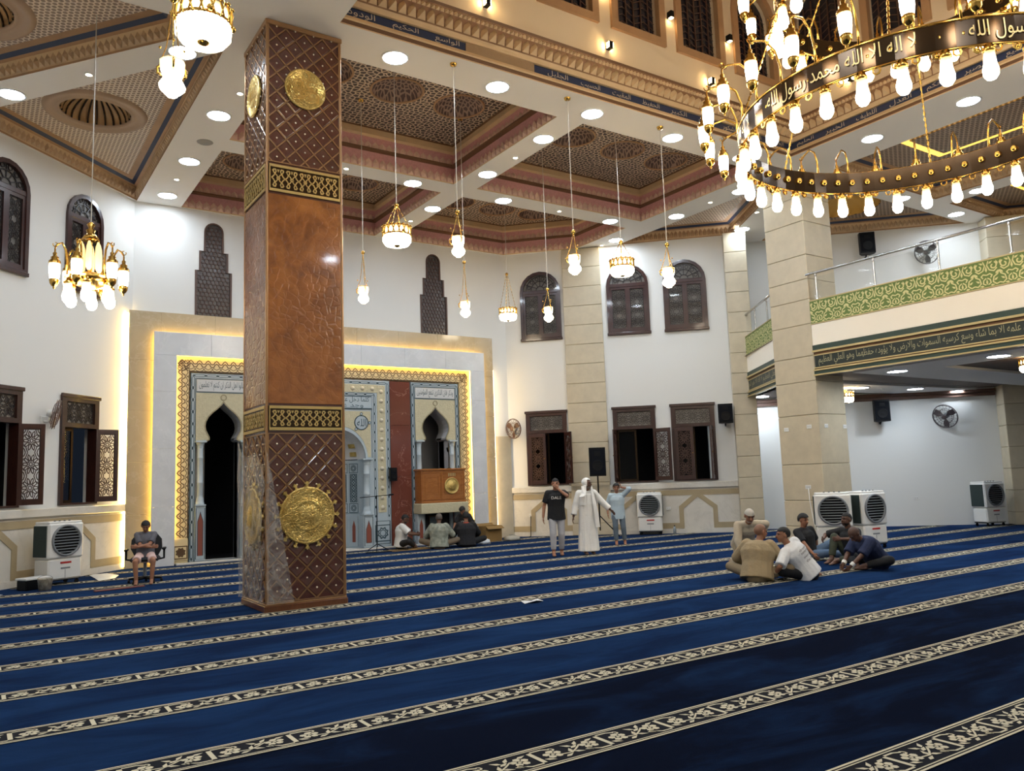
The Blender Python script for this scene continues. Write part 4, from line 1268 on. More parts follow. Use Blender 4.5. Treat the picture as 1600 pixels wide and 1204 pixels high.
for k in range(5):
    for j in range(2):
        i = 3.4 + 2.8 * k
        a = PI * i / n; b = (0.18, 0.48)[j]
        r = NW - 0.03
        m = MB(Matrix.Translation((MX - r * math.cos(a) * math.cos(b), -0.24 + r * math.sin(a) * math.cos(b), NZ + r * math.sin(b))) @ Matrix.Rotation(PI / 2 - a, 4, 'Z') @ Matrix.Rotation(b, 4, 'X'))
        m.cbox(-0.10, 0.10, -0.012, 0.012, -0.06, 0.06, 0.005); m.build('gold_plaque', GOLDR, t)
for s in (-1, 1):
    # inlaid band on the niche side wall
    for j, i in enumerate((14.6, 12.2) if s > 0 else (3.4, 5.8)):
        a = PI * i / n; r = NW - 0.02
        m = MB(Matrix.Translation((MX - r * math.cos(a), -0.24 + r * math.sin(a), 0)) @ Matrix.Rotation(PI / 2 - a, 4, 'Z'))
        m.cbox(-0.15, 0.15, -0.01, 0.02, 0.95, 2.30, 0.005, 0)
        m.ribbon(rect(-0.10, 0.10, 1.25, 2.0), 0.02, -0.014, closed=True, mi=1); m.ribbon(rect(-0.13, 0.13, 2.04, 2.28), 0.015, -0.014, closed=True, mi=1); m.ribbon(rect(-0.13, 0.13, 0.97, 1.21), 0.015, -0.014, closed=True, mi=1)
        for k in range(5): m.ribbon(circle(0, 1.325 + 0.15 * k, 0.07, 8), 0.022, -0.014, closed=True, mi=1); m.ribbon([(-0.08, 1.40 + 0.15 * k), (0.08, 1.25 + 0.15 * k)], 0.016, -0.014, mi=1); m.ribbon([(0.08, 1.40 + 0.15 * k), (-0.08, 1.25 + 0.15 * k)], 0.016, -0.014, mi=1)
        for cz in (2.16, 1.09):
            for k in range(8): m.ribbon(circle(0.062 * math.cos(PI * k / 4), cz + 0.062 * math.sin(PI * k / 4), 0.024, 6), 0.014, -0.014, closed=True, mi=1)
        m.build('inlaid_panel', [BLUEM, TEAL], t)
        m = MB(Matrix.Translation((MX - r * math.cos(a), -0.24 + r * math.sin(a), 0)) @ Matrix.Rotation(PI / 2 - a, 4, 'Z'))
        plinth_w = 0.2
        m.cbox(-0.12, 0.12, -0.015, 0.02, 0.06, 0.88, 0.005, 0); m.plate([(-0.05, 0.18), (0.05, 0.18), (0.05, 0.60), (0, 0.76), (-0.05, 0.60)], (), -0.02, -0.016, 1); m.build('plinth', [BLUEM, REDIN], t)
    stone_column(t, MX + s * 0.80, -0.31, 0.93, 2.40, 0.085)
    plinth(t, MX + s * 0.80, 0.28, -0.42, -0.25, 0.90)

# ---- wooden pulpit box in the right portal
t = thing('minbar', 'honey-oak pulpit box with round gold medallion under the right keyhole arch', 'pulpit', (0, YQ, 0))
m = MB()
m.cbox(PX2 - 0.70, PX2 + 0.68, -0.72, -0.32, 1.16, 2.05, 0.012)
bx = m.build('front_board', MINWOOD, t)
m = MB(); m.cbox(PX2 - 0.73, PX2 + 0.71, -0.75, -0.30, 2.03, 2.08, 0.01); m.cbox(PX2 - 0.72, PX2 + 0.70, -0.74, -0.31, 1.14, 1.19, 0.01); m.build('rail', MINWOOD, t)
m = MB()
for a, b in ((-0.66, -0.10), (-0.06, 0.64)):
    m.ribbon(rect(PX2 + a, PX2 + b, 1.24, 1.97), 0.025, -0.735, 0.015, closed=True)
    m.ribbon(rect(PX2 + a + 0.07, PX2 + b - 0.07, 1.40, 1.88), 0.015, -0.73, 0.01, closed=True)
m.build('panel_moulding', MINWOOD, t)
m = MB(Matrix.Translation((PX2 + 0.235, -0.725, 1.60)) @ Matrix.Rotation(PI / 2, 4, 'X'))
m.lathe([(0.225, 0.0), (0.23, 0.02), (0.215, 0.035), (0.20, 0.02), (0.12, 0.025), (0.115, 0.04), (0.0, 0.055)], 28)
md = m.build('medallion', GOLDR, t)
m = MB(); m.text('الله', PX2 + 0.235, 1.60, 0.17, -0.785, 0, maxw=0.2); m.build('lettering', GOLD, md)
m = MB()
for k in range(5): m.box(PX2 + 0.14 + 0.05 * k, PX2 + 0.16 + 0.05 * k, -0.735, -0.72, 1.86, 1.95)
m.build('carved_slot', GOLDLN, t)
m = MB(); m.cbox(PX2 - 0.74, PX2 + 0.74, -0.78, -0.25, 0.86, 1.14, 0.015); m.build('stone_ledge', SANDY, t)
for a, b in ((-0.71, -0.50), (0.50, 0.72)):
    m = MB(); m.cbox(PX2 + a, PX2 + b, -0.48, -0.25, 0.03, 0.86, 0.01, 0); m.build('side_post', BLUEM, t)
for x in (-0.605, 0.61):
    m = MB(); m.plate([(PX2 + x - 0.05, 0.12), (PX2 + x + 0.05, 0.12), (PX2 + x + 0.05, 0.55), (PX2 + x, 0.72), (PX2 + x - 0.05, 0.55)], (), -0.487, -0.481); m.build('red_inlay', REDIN, t)
m = MB(); m.box(PX2 - 0.50, PX2 + 0.50, -0.24, -0.20, 0.03, 0.86); m.build('doorway', DARK, t)
m = MB(); m.plate(rect(PX2 - 0.26, PX2 + 0.12, 0.16, 0.78), [rect(PX2 - 0.22, PX2 + 0.08, 0.20, 0.74)], -0.26, -0.24, 0); m.add([(PX2 - 0.22, -0.245, 0.20), (PX2 + 0.08, -0.245, 0.20), (PX2 + 0.08, -0.245, 0.74), (PX2 - 0.22, -0.245, 0.74)], [(0, 1, 2, 3)], 1)
m.build('little_door', [BRONZE, mat('dull_teal_pane', (82, 100, 106), 0.3)], t)
# microphone on the pulpit
t = thing('microphone', 'thin black gooseneck microphone standing on the pulpit box', 'microphone', (PX2 + 0.30, YQ - 0.5, 2.08))
m = MB(); m.lathe([(0.06, 0), (0.06, 0.015), (0.015, 0.02)], 12); m.build('base', BLACKP, t)
m = MB(); m.tube([(0, 0, 0.01), (0, 0, 0.3), (-0.02, -0.02, 0.45), (-0.05, -0.05, 0.5)], 0.012, 6); m.build('stalk', BLACKP, t)
m = MB(); m.cyl((-0.05, -0.05, 0.48), (-0.09, -0.09, 0.58), 0.03, 0.035, 8); m.build('head', BLACKP, t)

# beige stone base right of the surround, low step under the facade
m = MB(); m.cbox(12.95, 13.60, -0.09, 0.0, 0.0, 3.02, 0.01); m.build('trim_5', STONE, None, (0, YQ, 0), 0, 'structure', 'beige stone dado in the corner right of the niche surround')
m = MB(); m.cbox(3.95, 12.4, -0.55, -0.43, 0.0, 0.05, 0.01); m.build('trim_6', WHITEM, None, (0, YQ, 0), 0, 'structure', 'low pale stone step along the niche wall')
# ================================================================== ORNATE WOODEN COLUMN
CX0, CX1, CY0, CY1 = 3.42, 4.56, 11.38, 12.50
t = thing('ornate_column', 'big square column of carved brown wood with gold medallions and filigree bands', 'column', ((CX0 + CX1) / 2, (CY0 + CY1) / 2, 0))
t['kind'] = 'thing'
cw, ch = (CX1 - CX0) / 2, (CY1 - CY0) / 2
m = MB(); m.box(-cw, cw, -ch, ch, 0.0, ZS - 0.012); m.build('core', COLWOOD, t)
m = MB(); m.cbox(-cw - .035, cw + .035, -ch - .035, ch + .035, 0, 0.09, 0.01, 0); m.cbox(-cw - .025, cw + .025, -ch - .025, ch + .025, 0.085, 0.115, 0.008, 1); m.build('plinth', [wood('plinth_wood', (92, 54, 30), (110, 66, 38)), COLLINE], t)
dm = MB()
dm.add([(-0.138, 0, 0), (0, 0, -0.140), (0.138, 0, 0), (0, 0, 0.140), (-0.11, -0.012, 0), (0, -0.012, -0.112), (0.11, -0.012, 0), (0, -0.012, 0.112), (0, -0.006, 0)],
       [(0, 1, 5, 4), (1, 2, 6, 5), (2, 3, 7, 6), (3, 0, 4, 7), (4, 5, 8), (5, 6, 8), (6, 7, 8), (7, 4, 8)])
DMESH = bpy.data.meshes.new('diamond_panel'); DMESH.from_pydata(dm.v, [], dm.f); DMESH.materials.append(COLWOOD)
def clip_line(c, s, w, z0, z1):
    # points of the line z = c + s*x inside the rectangle
    pts = []
    for x in (-w, w):
        z = c + s * x
        if z0 <= z <= z1: pts.append((x, z))
    for z in (z0, z1):
        x = (z - c) / s
        if -w < x < w: pts.append((x, z))
    return sorted(pts)[:1] + sorted(pts)[-1:] if len(pts) >= 2 else None
HX, HZ = 0.143, 0.146
def face(rz, w, off, detailed):
    root = bpy.data.objects.new('face_panel', None)
    MM = Matrix.Rotation(rz, 4, 'Z') @ Matrix.Translation((0, -off, 0))
    st, ln, loose = MB(MM), MB(MM), MB(MM)
    for z0, z1 in ((0.13, 2.47), (6.48, ZS - 0.02)):
        zc = (z0 + z1) / 2
        ki = int(w / HX) + 1
        kj = int((z1 - z0) / 2 / HZ) + 1
        for i in range(-ki, ki + 1):
            for j in range(-kj, kj + 1):
                if (i + j) % 2: continue
                x, z = i * HX, zc + j * HZ
                if abs(x) > w - 0.02 or z < z0 + 0.02 or z > z1 - 0.02: continue
                st.ball((x, -0.016, z), (0.014, 0.012, 0.014), 6, 4)
                inside = abs(x) + 0.138 < w + 0.01 and z - 0.14 > z0 - 0.01 and z + 0.14 < z1 + 0.01
                if inside and detailed:
                    o = link('diamond_panel', DMESH, t)
                    o.matrix_local = MM @ Matrix.Translation((x, 0, z))
                elif inside:
                    loose.add([(x + a, b, z + c) for a, b, c in dm.v], dm.f)
        k = int((w / HX * HZ + (z1 - z0) / 2) / HZ) + 1
        for n_ in range(-k, k + 1):
            if n_ % 2 == 0: continue
            for s in (-1, 1):
                pp = clip_line(zc + n_ * HZ, s * HZ / HX, w - 0.012, z0, z1)
                if pp and abs(pp[0][0] - pp[1][0]) > 0.03:
                    if detailed:
                        q = MB(MM); q.ribbon(pp, 0.018, -0.014, 0.014); q.build('lattice_strip', COLLINE, t)
                    else: ln.ribbon(pp, 0.018, -0.014, 0.014)
        if detailed:
            q = MB(MM); q.ribbon(rect(-w + 0.012, w - 0.012, z0, z1), 0.022, -0.016, 0.016, closed=True); q.build('strip_border', COLLINE, t)
        else: ln.ribbon(rect(-w + 0.012, w - 0.012, z0, z1), 0.022, -0.016, 0.016, closed=True)
    st.build('brass_stud', STUD, t, kind='stuff')
    if ln.f: ln.build('lattice_strip', COLLINE, t, kind='stuff')
    if loose.f: loose.build('diamond_panel', COLWOOD, t, kind='stuff')
    # burl wood middle panel
    m = MB(MM); m.cbox(-w + 0.015, w - 0.015, -0.012, 0.0, 2.90, 5.99, 0.004); m.build('burl_panel', BURL if detailed != 2 else SIDEPAN, t)
    # gold filigree bands
    for z0, z1 in ((6.03, 6.43), (2.52, 2.86)):
        m = MB(MM); m.box(-w + 0.02, w - 0.02, -0.014, 0.0, z0, z1, 0)
        b = m.build('filigree_band', BRONZE, t)
        m = MB(MM)
        m.ribbon(rect(-w + 0.035, w - 0.035, z0 + 0.015, z1 - 0.015), 0.03, -0.028, 0.014, closed=True)
        zc, h = (z0 + z1) / 2, (z1 - z0) / 2 - 0.05
        k = 5
        pw = (2 * w - 0.12) / k
        for i in range(k):
            cx = -w + 0.06 + pw * (i + 0.5)
            for sx in (-1, 1):
                for sz in (-1, 1):
                    a0 = math.atan2(-sz, -sx)
                    m.ribbon([(cx + sx * (p[0]), zc + sz * p[1]) for p in [(pw * 0.5, 0.0), (pw * 0.36, h * 0.15), (pw * 0.25, h * 0.42), (pw * 0.16, h * 0.66), (pw * 0.22, h * 0.88), (pw * 0.34, h * 0.86), (pw * 0.36, h * 0.68)]], 0.017, -0.024, 0.01)
                    m.ribbon([(cx, zc), (cx + sx * pw * 0.12, zc + sz * h * 0.3), (cx + sx * pw * 0.3, zc + sz * h * 0.5), (cx + sx * pw * 0.42, zc + sz * h * 0.8)], 0.015, -0.022, 0.008)
            m.ribbon(circle(cx, zc, 0.022, 6), 0.014, -0.024, 0.01, closed=True)
            m.ribbon([(cx - pw * 0.07, zc + h * 0.9), (cx, zc + h * 0.66), (cx + pw * 0.07, zc + h * 0.9)], 0.013, -0.022, 0.008)
        m.build('gold_scroll', GILT, b)
    # round upper medallion
    MU = MM @ Matrix.Translation((0, -0.02, 7.70)) @ Matrix.Rotation(PI / 2, 4, 'X')
    m = MB(MU); m.lathe([(0.315, 0.0), (0.32, 0.02), (0.30, 0.035), (0.285, 0.018), (0.0, 0.02)], 36)
    u = m.build('gold_medallion', GOLDR, t)
    m = MB(MM @ Matrix.Translation((0, -0.045, 7.70)))
    m.ribbon(circle(-0.10, 0.05, 0.085, 16), 0.012, 0, 0.01, closed=True); m.ribbon(circle(-0.10, 0.05, 0.055, 12), 0.010, 0, 0.01, closed=True)
    for a0, r, cx, cz, sg in ((0.4, 0.12, 0.10, 0.06, 1), (2.8, 0.16, -0.08, -0.10, -1), (5.2, 0.13, 0.12, -0.10, 1), (1.5, 0.10, 0.0, 0.2, -1)):
        m.ribbon(scroll(cx, cz, r * 0.8, a0, 0.8, sg, 10, 0.4), 0.018, 0, 0.012)
    m.text('محمد', 0.08, 0.02, 0.11, -0.004, 0, maxw=0.22); m.text('رسول الله', 0.02, -0.12, 0.13, -0.004, 0, maxw=0.32)
    m.build('relief_lettering', GOLD, u)
    # large sunburst lower medallion
    z = 1.30
    ML = MM @ Matrix.Translation((0, -0.02, z)) @ Matrix.Rotation(PI / 2, 4, 'X')
    m = MB(ML)
    m.lathe([(0.40, 0.0), (0.405, 0.025), (0.385, 0.04), (0.37, 0.025), (0.22, 0.03), (0.205, 0.05), (0.19, 0.035), (0.14, 0.06), (0.0, 0.075)], 40)
    u = m.build('sun_medallion', GOLDR, t)
    m = MB(MM @ Matrix.Translation((0, -0.05, z)))
    for i in range(16):
        a = 2 * PI * i / 16
        c, s = math.cos(a), math.sin(a)
        def Q(r, p): return (r * c - p * s, r * s + p * c)
        m.plate([Q(0.385, -0.03), Q(0.43, -0.012), Q(0.455, -0.035), Q(0.485, 0.0), Q(0.455, 0.035), Q(0.43, 0.012), Q(0.385, 0.03)] if s * 0 == 0 else [], (), 0.01, 0.04)
    for i in range(22):
        a = 2 * PI * i / 22
        m.ribbon(scroll(0.295 * math.cos(a), 0.295 * math.sin(a), 0.05, a, 0.9, 1 if i % 2 else -1, 8, 0.35), 0.014, 0, 0.012)
    m.ribbon(circle(0, 0, 0.355, 30), 0.014, 0, 0.012, closed=True); m.ribbon(circle(0, 0, 0.235, 24), 0.012, 0, 0.012, closed=True)
    m.build('sun_ray', GOLDR, u)
    m = MB(MM @ Matrix.Translation((0, -0.098, z)))
    m.text('محمد', 0.0, 0.075, 0.085, 0, 0, maxw=0.2); m.text('رسول', 0.0, -0.01, 0.085, 0, 0, maxw=0.22); m.text('الله', 0.0, -0.09, 0.075, 0, 0, maxw=0.18)
    m.build('relief_lettering', GOLD, u)
    bpy.data.objects.remove(root)
SIDEPAN = relief('grooved_side_wood', (132, 84, 50), (100, 60, 34), 9.0, 0.6, 0.32, 0.0, 0.35)
SIDEPAN.node_tree.nodes['Voronoi Texture'].inputs['Randomness'].default_value = 0.6
face(0.0, cw, ch, 1)
face(-PI / 2, ch, cw, 2)
face(PI / 2, ch, cw, 0)
face(PI, cw, ch, 0)
m = MB()
for sx in (-1, 1):
    for sy in (-1, 1): m.cyl((sx * cw, sy * ch, 0.1), (sx * cw, sy * ch, ZS - 0.02), 0.022, n=6)
m.build('corner_bead', COLLINE, t)
m = MB(); m.cbox(-cw - .03, cw + .03, -ch - .03, ch + .03, ZS - 0.09, ZS - 0.012, 0.01); m.build('top_moulding', COLLINE, t)
# torn plastic wrap still hanging on the column
m = MB()
nu, nv = 26, 22
def sheet(f):
    vs = [f(i / nu, j / nv) for j in range(nv + 1) for i in range(nu + 1)]
    m.add(vs, [(j * (nu + 1) + i, j * (nu + 1) + i + 1, (j + 1) * (nu + 1) + i + 1, (j + 1) * (nu + 1) + i) for j in range(nv) for i in range(nu)], 0, True)
def wr(u, v): return 0.014 * math.sin(9 * u + 5 * v) + 0.010 * math.sin(23 * v + 7 * u) + 0.008 * math.sin(17 * u - 11 * v)
def side(u, v):
    top = 2.42 - 0.45 * u - 0.12 * math.sin(6 * u)
    return (-cw - 0.085 + wr(u, v), ch * (1 - 2.16 * u), 0.12 + (top - 0.12) * v)
def front(u, v):
    top = 2.22 - 0.42 * u
    return (-cw - 0.03 + 0.30 * u * (1.3 - v), -ch - 0.095 + wr(u, v + 1), 0.12 + (top - 0.12) * v)
sheet(side); sheet(front)
o = m.build('plastic_wrap', WRAP); o.location = t.location
tag(o, 'torn clear plastic wrap clinging to the lower corner of the brown column', 'plastic wrap')
# ================================================================== GALLERY (BALCONY)
def damask_unit(m, cx, z0, h, y, s=1.0):
    # one scrolling damask motif, about 0.46 wide
    w = 0.023
    zc = z0 + h * 0.5
    for sx in (-1, 1):
        m.ribbon([(cx + sx * p[0], z0 + h * p[1]) for p in [(0.23, 0.10), (0.17, 0.06), (0.11, 0.16), (0.13, 0.34), (0.20, 0.42), (0.23, 0.56)]], w, y)
        m.ribbon(scroll(cx + sx * 0.13, z0 + h * 0.76, 0.075, PI / 2 - sx * 0.4, 0.9, -sx, 9, 0.3), w * 1.1, y)
        m.ribbon([(cx + sx * p[0], z0 + h * p[1]) for p in [(0.05, 0.96), (0.02, 0.80), (0.06, 0.62), (0.14, 0.56), (0.20, 0.66)]], w, y)
        m.ribbon([(cx + sx * p[0], z0 + h * p[1]) for p in [(0.0, 0.44), (0.06, 0.48), (0.10, 0.42), (0.07, 0.33)]], w, y)
        m.ribbon([(cx + sx * p[0], z0 + h * p[1]) for p in [(0.02, 0.08), (0.07, 0.14), (0.06, 0.26), (0.01, 0.33)]], w, y)
        for px, pz, a in ((0.17, 0.25, 0.6), (0.20, 0.86, 1.9), (0.09, 0.90, 0.5), (0.19, 0.50, 1.0), (0.10, 0.05, 0.1)):
            X, Z = cx + sx * px, z0 + h * pz
            ca, sa = math.cos(a if sx > 0 else PI - a), math.sin(a)
            m.add([(X + ca * p - sa * q, y, Z + sa * p + ca * q) for p, q in ((-0.045, 0), (-0.01, -0.02), (0.045, 0), (-0.01, 0.02))], [(0, 1, 2, 3)])
    m.add([(cx + p, y, zc + q) for p, q in ((0, 0.02), (0.022, 0.07), (0, 0.15), (-0.022, 0.07))], [(0, 1, 2, 3)])
    m.add([(cx + p, y, z0 + h * 0.18 + q) for p, q in ((0, -0.06), (0.02, 0.0), (0, 0.06), (-0.02, 0.0))], [(0, 1, 2, 3)])

def gallery(name, loc, rz, L, lab, text, posts, cap_start):
    t = thing(name, lab, 'gallery', loc, rz)
    t['kind'] = 'structure'
    m = MB(); m.box(0, L, 0.0, 0.30, 3.86, 5.02); m.build('slab_edge', FASCIA, t)
    m = MB(); m.cbox(0, L, -0.03, 0.0, 4.52, 5.0, 0.006); m.build('cream_fascia', FASCIA, t)
    m = MB()
    for z0, z1, y, mi in ((4.40, 4.515, -0.05, 0), (4.355, 4.40, -0.075, 1), (4.30, 4.355, -0.02, 2), (4.275, 4.30, -0.04, 1), (3.985, 4.01, -0.04, 1), (3.96, 3.985, -0.02, 2), (3.925, 3.96, -0.075, 1), (3.845, 3.925, -0.05, 0), (3.815, 3.845, -0.09, 1)):
        m.box(0, L, y, 0.02, z0, z1, mi)
    m.build('green_moulding', [DGREEN, GOLDLN, BROWNLINE], t)
    m = MB(); m.box(0.02, L, -0.025, 0.0, 4.01, 4.275); ib = m.build('inscription_band', VGREEN, t)
    m = MB(); m.text(text, 0.12, 4.142, 0.235, -0.029, 0, 'L', maxw=None if cap_start is None else cap_start); m.build('lettering', mat('dim_gold_lettering', (168, 164, 128), 0.5), ib)
    m = MB(); m.cbox(0.0, L, -0.035, 0.005, 5.02, 5.545, 0.006); dp = m.build('damask_panel', OLIVE, t)
    m = MB()
    for k in range(int(L / 0.46)): damask_unit(m, 0.24 + 0.46 * k, 5.025, 0.515, -0.039)
    m.build('damask_motif', DAMASK, dp)
    m = MB(); m.box(0, L, -0.045, 0.005, 5.54, 5.565); m.box(0, L, -0.045, 0.005, 5.005, 5.025); m.build('gold_edge', GOLDLN, t)
    m = MB(); m.tube([(-0.06, 0.02, 6.2), (L, 0.02, 6.2)], 0.03, 10); m.ball((-0.06, 0.02, 6.2), 0.035, 8, 6)
    m.build('handrail', CHROME, t)
    for x in posts:
        m = MB(); m.cyl((x, 0.02, 5.55), (x, 0.02, 6.18), 0.022, n=8); m.lathe([(0.05, 5.56), (0.05, 5.575), (0.024, 5.60)], 10, (x, 0.02, 0)); m.ball((x, 0.02, 6.13), 0.032, 8, 6)
        m.build('rail_post', CHROME, t)
    m = MB()
    xs = [0.0] + posts + [L]
    m.face([(0.1, 0.02, 5.6), (L, 0.02, 5.6), (L, 0.02, 6.1), (0.1, 0.02, 6.1)])
    m.build('glass_pane', GLASSBAL, t)
    return t
KURSI = 'يحيطون بشيء من علمه الا بما شاء وسع كرسيه السموات والارض ولا يؤوده حفظهما وهو العلي العظيم'
gallery('gallery', (15.97, 11.37, 0), -PI / 2, 13.5, 'gallery with green damask parapet, chrome rail and dark green inscription band near the chandelier', KURSI, [0.18, 1.62, 3.02, 4.38, 5.75, 7.1], 5.3)
G2a, G2b = Vector((16.35, 12.45)), Vector((18.95, 16.05))
dv = (G2b - G2a); a2 = math.atan2(-dv.y, -dv.x)
gallery('gallery', (G2b.x, G2b.y, 0), a2, dv.length, 'short slanting stretch of green gallery behind the stone pillar', 'وهو العلي العظيم لا اله الا هو الحي القيوم', [0.12, 0.75, 1.9, 3.1], 4.0)
# gallery floor / ceiling below it
gp = [(15.99, -2.1), (28.3, -2.1), (28.3, 7.2), (18.85, 16.6), (18.75, 15.95), (16.3, 12.45), (15.99, 12.3)]
m = MB(); m.plate(ccw(gp), (), 3.86, None, flat=True); m.f = [tuple(reversed(f)) for f in m.f]
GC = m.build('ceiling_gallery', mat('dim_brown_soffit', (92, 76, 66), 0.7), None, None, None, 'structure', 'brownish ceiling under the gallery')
m = MB(); m.plate(ccw(gp), (), 5.0, None, flat=True); m.build('floor_gallery', mat('gallery_floor', (160, 150, 136), 0.6), None, None, None, 'structure', 'gallery floor behind the green parapet')
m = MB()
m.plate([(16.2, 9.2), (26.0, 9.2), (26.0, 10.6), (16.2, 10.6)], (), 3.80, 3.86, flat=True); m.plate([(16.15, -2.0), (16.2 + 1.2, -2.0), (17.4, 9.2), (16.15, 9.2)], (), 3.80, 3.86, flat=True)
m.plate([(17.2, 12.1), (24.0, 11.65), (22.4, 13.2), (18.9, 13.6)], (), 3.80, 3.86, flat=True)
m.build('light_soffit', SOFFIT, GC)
m = MB()
for zz_, d in ((3.62, 0.10), (3.72, 0.16)): m.box(1.6, 9.0, -d, 0.0, zz_, zz_ + 0.09)
o = m.build('trim_7', mat('dark_brown_cornice', (104, 76, 62), 0.6), None, FW[0], FW[1], 'structure', 'brown cornice where the gallery ceiling meets the white wall')

# ================================================================== LAMPS IN THE CEILING
dl = MB()
dl.lathe([(0.0, 0.0), (0.19, 0.0), (0.20, 0.0)], 20)
rim = MB(); rim.lathe([(0.198, 0.005), (0.20, -0.014), (0.232, -0.012), (0.236, 0.008)], 20)
ME_DISC = dl.build('glow_disc', DOWN); ME_RIM = rim.build('rim', TRIMW)
dmesh, rmesh = ME_DISC.data, ME_RIM.data
bpy.data.objects.remove(ME_DISC); bpy.data.objects.remove(ME_RIM)
for f in dmesh.polygons: f.flip()
sp = MB(); sp.lathe([(0.0, 0.0), (0.05, 0.0)], 10); so = sp.build('x', SPOT); smesh = so.data; bpy.data.objects.remove(so)
for f in smesh.polygons: f.flip()
sr = MB(); sr.lathe([(0.05, 0.004), (0.05, -0.012), (0.07, -0.010), (0.072, 0.006)], 10); so = sr.build('x', TRIMW); srmesh = so.data; bpy.data.objects.remove(so)
ORD = ['first', 'second', 'third', 'fourth', 'fifth', 'sixth', 'seventh', 'eighth']
def downlight(x, y, z, lab, small=False, grp='round downlights in the ceiling beams'):
    t = thing('spotlight' if small else 'downlight', lab, 'ceiling light', (x, y, z), 0, 'tiny spots in the ceiling beams' if small else grp)
    link('glow_disc', smesh if small else dmesh, t, (0, 0, -0.010 if not small else -0.008))
    link('rim', srmesh if small else rmesh, t, (0, 0, -0.002))
sets = [
    ('in the beam from brown column to niche wall, from the column', [(3.6, 15.0), (3.6, 17.5), (3.6, 19.85)]),
    ('along the beam edge of the tall void, from the brown column', [(5.56, 11.46), (7.57, 11.46), (9.75, 11.46), (11.95, 11.5), (14.1, 11.5)]),
    ('in the middle beam between the coffers, from the void', [(9.6, 12.87), (9.6, 15.07), (9.6, 17.75)]),
    ('in the cross beam nearer the niche, from the brown column', [(5.8, 16.35), (8.35, 16.39), (10.88, 16.38), (14.4, 16.38)]),
    ('in the beam toward the flat stone pier, from the void', [(15.8, 13.0), (15.75, 15.19), (15.72, 17.67)]),
    ('in the diagonal beam over the left windows, from the column', [(2.55, 13.0), (0.31, 15.9)]),
    ('in the slanting beam behind the stone pillar', [(18.35, 15.14)]),
    ('in the beam beside the void near the gallery, from the pillar', [(15.79, 9.4), (15.85, 7.41), (15.85, 5.2), (15.85, 3.0)]),
    ('in the ceiling over the gallery, from the pillar', [(20.09, 11.3), (22.8, 11.3), (21.35, 9.97), (21.35, 7.0), (21.35, 4.2)]),
]
for where, pts in sets:
    for i, (x, y) in enumerate(pts):
        downlight(x, y, ZS, ('%s white downlight ' % ORD[i] if len(pts) > 1 else 'white downlight ') + where)
for i, (x, y) in enumerate(((1.2, 9.0), (3.2, 9.0), (3.2, 5.5), (3.2, 2.0), (1.0, 5.5), (5.6, -0.6), (9.0, -0.6), (12.4, -0.6), (-1.8, 9.0), (-1.8, 5.0))):  # downlights added out of view for the light they give the hall
    downlight(x, y, ZS, 'unseen white downlight added above and behind the viewer, %s of the lot' % (ORD + ['ninth', 'tenth'])[i], False, 'unseen downlights added behind the viewer')
for where, pts in [('in the beam from brown column to niche wall', [(3.71, 13.94), (3.58, 18.69)]), ('in the diagonal beam over the left windows', [(1.37, 14.5)]), ('in the niche-side cross beam', [(6.66, 16.29), (12.63, 16.36)]),
                   ('in the middle beam between coffers', [(9.63, 13.96), (9.54, 18.89)]), ('in the beam toward the flat stone pier', [(15.74, 13.95), (15.7, 18.3)]), ('in the slanting beam behind the stone pillar', [(17.5, 13.9)])]:
    for i, (x, y) in enumerate(pts):
        downlight(x, y, ZS, ('tiny spot %s, %s' % (where, 'nearer the void' if i == 0 else 'farther from the void')) if len(pts) > 1 else 'tiny bright spot ' + where, True)
for i, (x, y) in enumerate(((16.95, 10.0), (16.75, 7.77), (16.75, 5.2), (16.75, 2.4))):
    downlight(x, y, 3.795, '%s white downlight under the gallery edge, from the pillar' % ORD[i], False, 'downlights under the gallery')
for i, (x, y) in enumerate(((19.4, 12.5), (21.4, 12.15), (23.4, 12.1))):
    downlight(x, y, 3.795, '%s white downlight in the pale strip under the gallery' % ORD[i], False, 'downlights under the gallery')
downlight(19.0, 15.4, 3.85, 'white downlight under the short slanting gallery behind the pillar', False, 'downlights under the gallery')
m = MB(); m.lathe([(0.0, -0.012), (0.14, -0.012), (0.16, 0.0)], 16, (3.66, 16.35, ZS)); o = m.build('ceiling_vent', mat('grey_vent', (150, 146, 140), 0.6)); tag(o, 'small round grey vent in the beam between two downlights', 'vent')

# little two-way wall lamps in the void
def sconce(loc, rz, lab, down):
    t = thing('wall_sconce', lab, 'wall lamp', loc, rz, 'small black wall lamps of the tall void')
    m = MB(); m.cbox(-0.045, 0.045, -0.12, 0.0, -0.07, 0.07, 0.006); m.build('housing', BLACKP, t)
    m = MB()
    if down: m.box(-0.035, 0.035, -0.11, -0.03, -0.078, -0.071)
    else: m.box(-0.053, -0.046, -0.11, -0.03, -0.05, 0.05); m.box(0.046, 0.053, -0.11, -0.03, -0.05, 0.05)
    m.build('lit_lens', SCON, t)
for i, x in enumerate((7.03, 9.77, 12.55)): sconce((x, 10.94, 9.82), 0, '%s low wall lamp under the void windows, from the brown column' % ORD[i], False)
for i, x in enumerate((6.2, 7.95, 9.72, 11.46, 13.2)): sconce((x, 10.94, 10.96), 0, '%s wall lamp between the void windows, from the brown column' % ORD[i], True)
for i, y in enumerate((9.3, 6.6, 3.9)): sconce((15.09, y, 9.82), -PI / 2, '%s low wall lamp on the gallery-side void wall' % ORD[i], False)

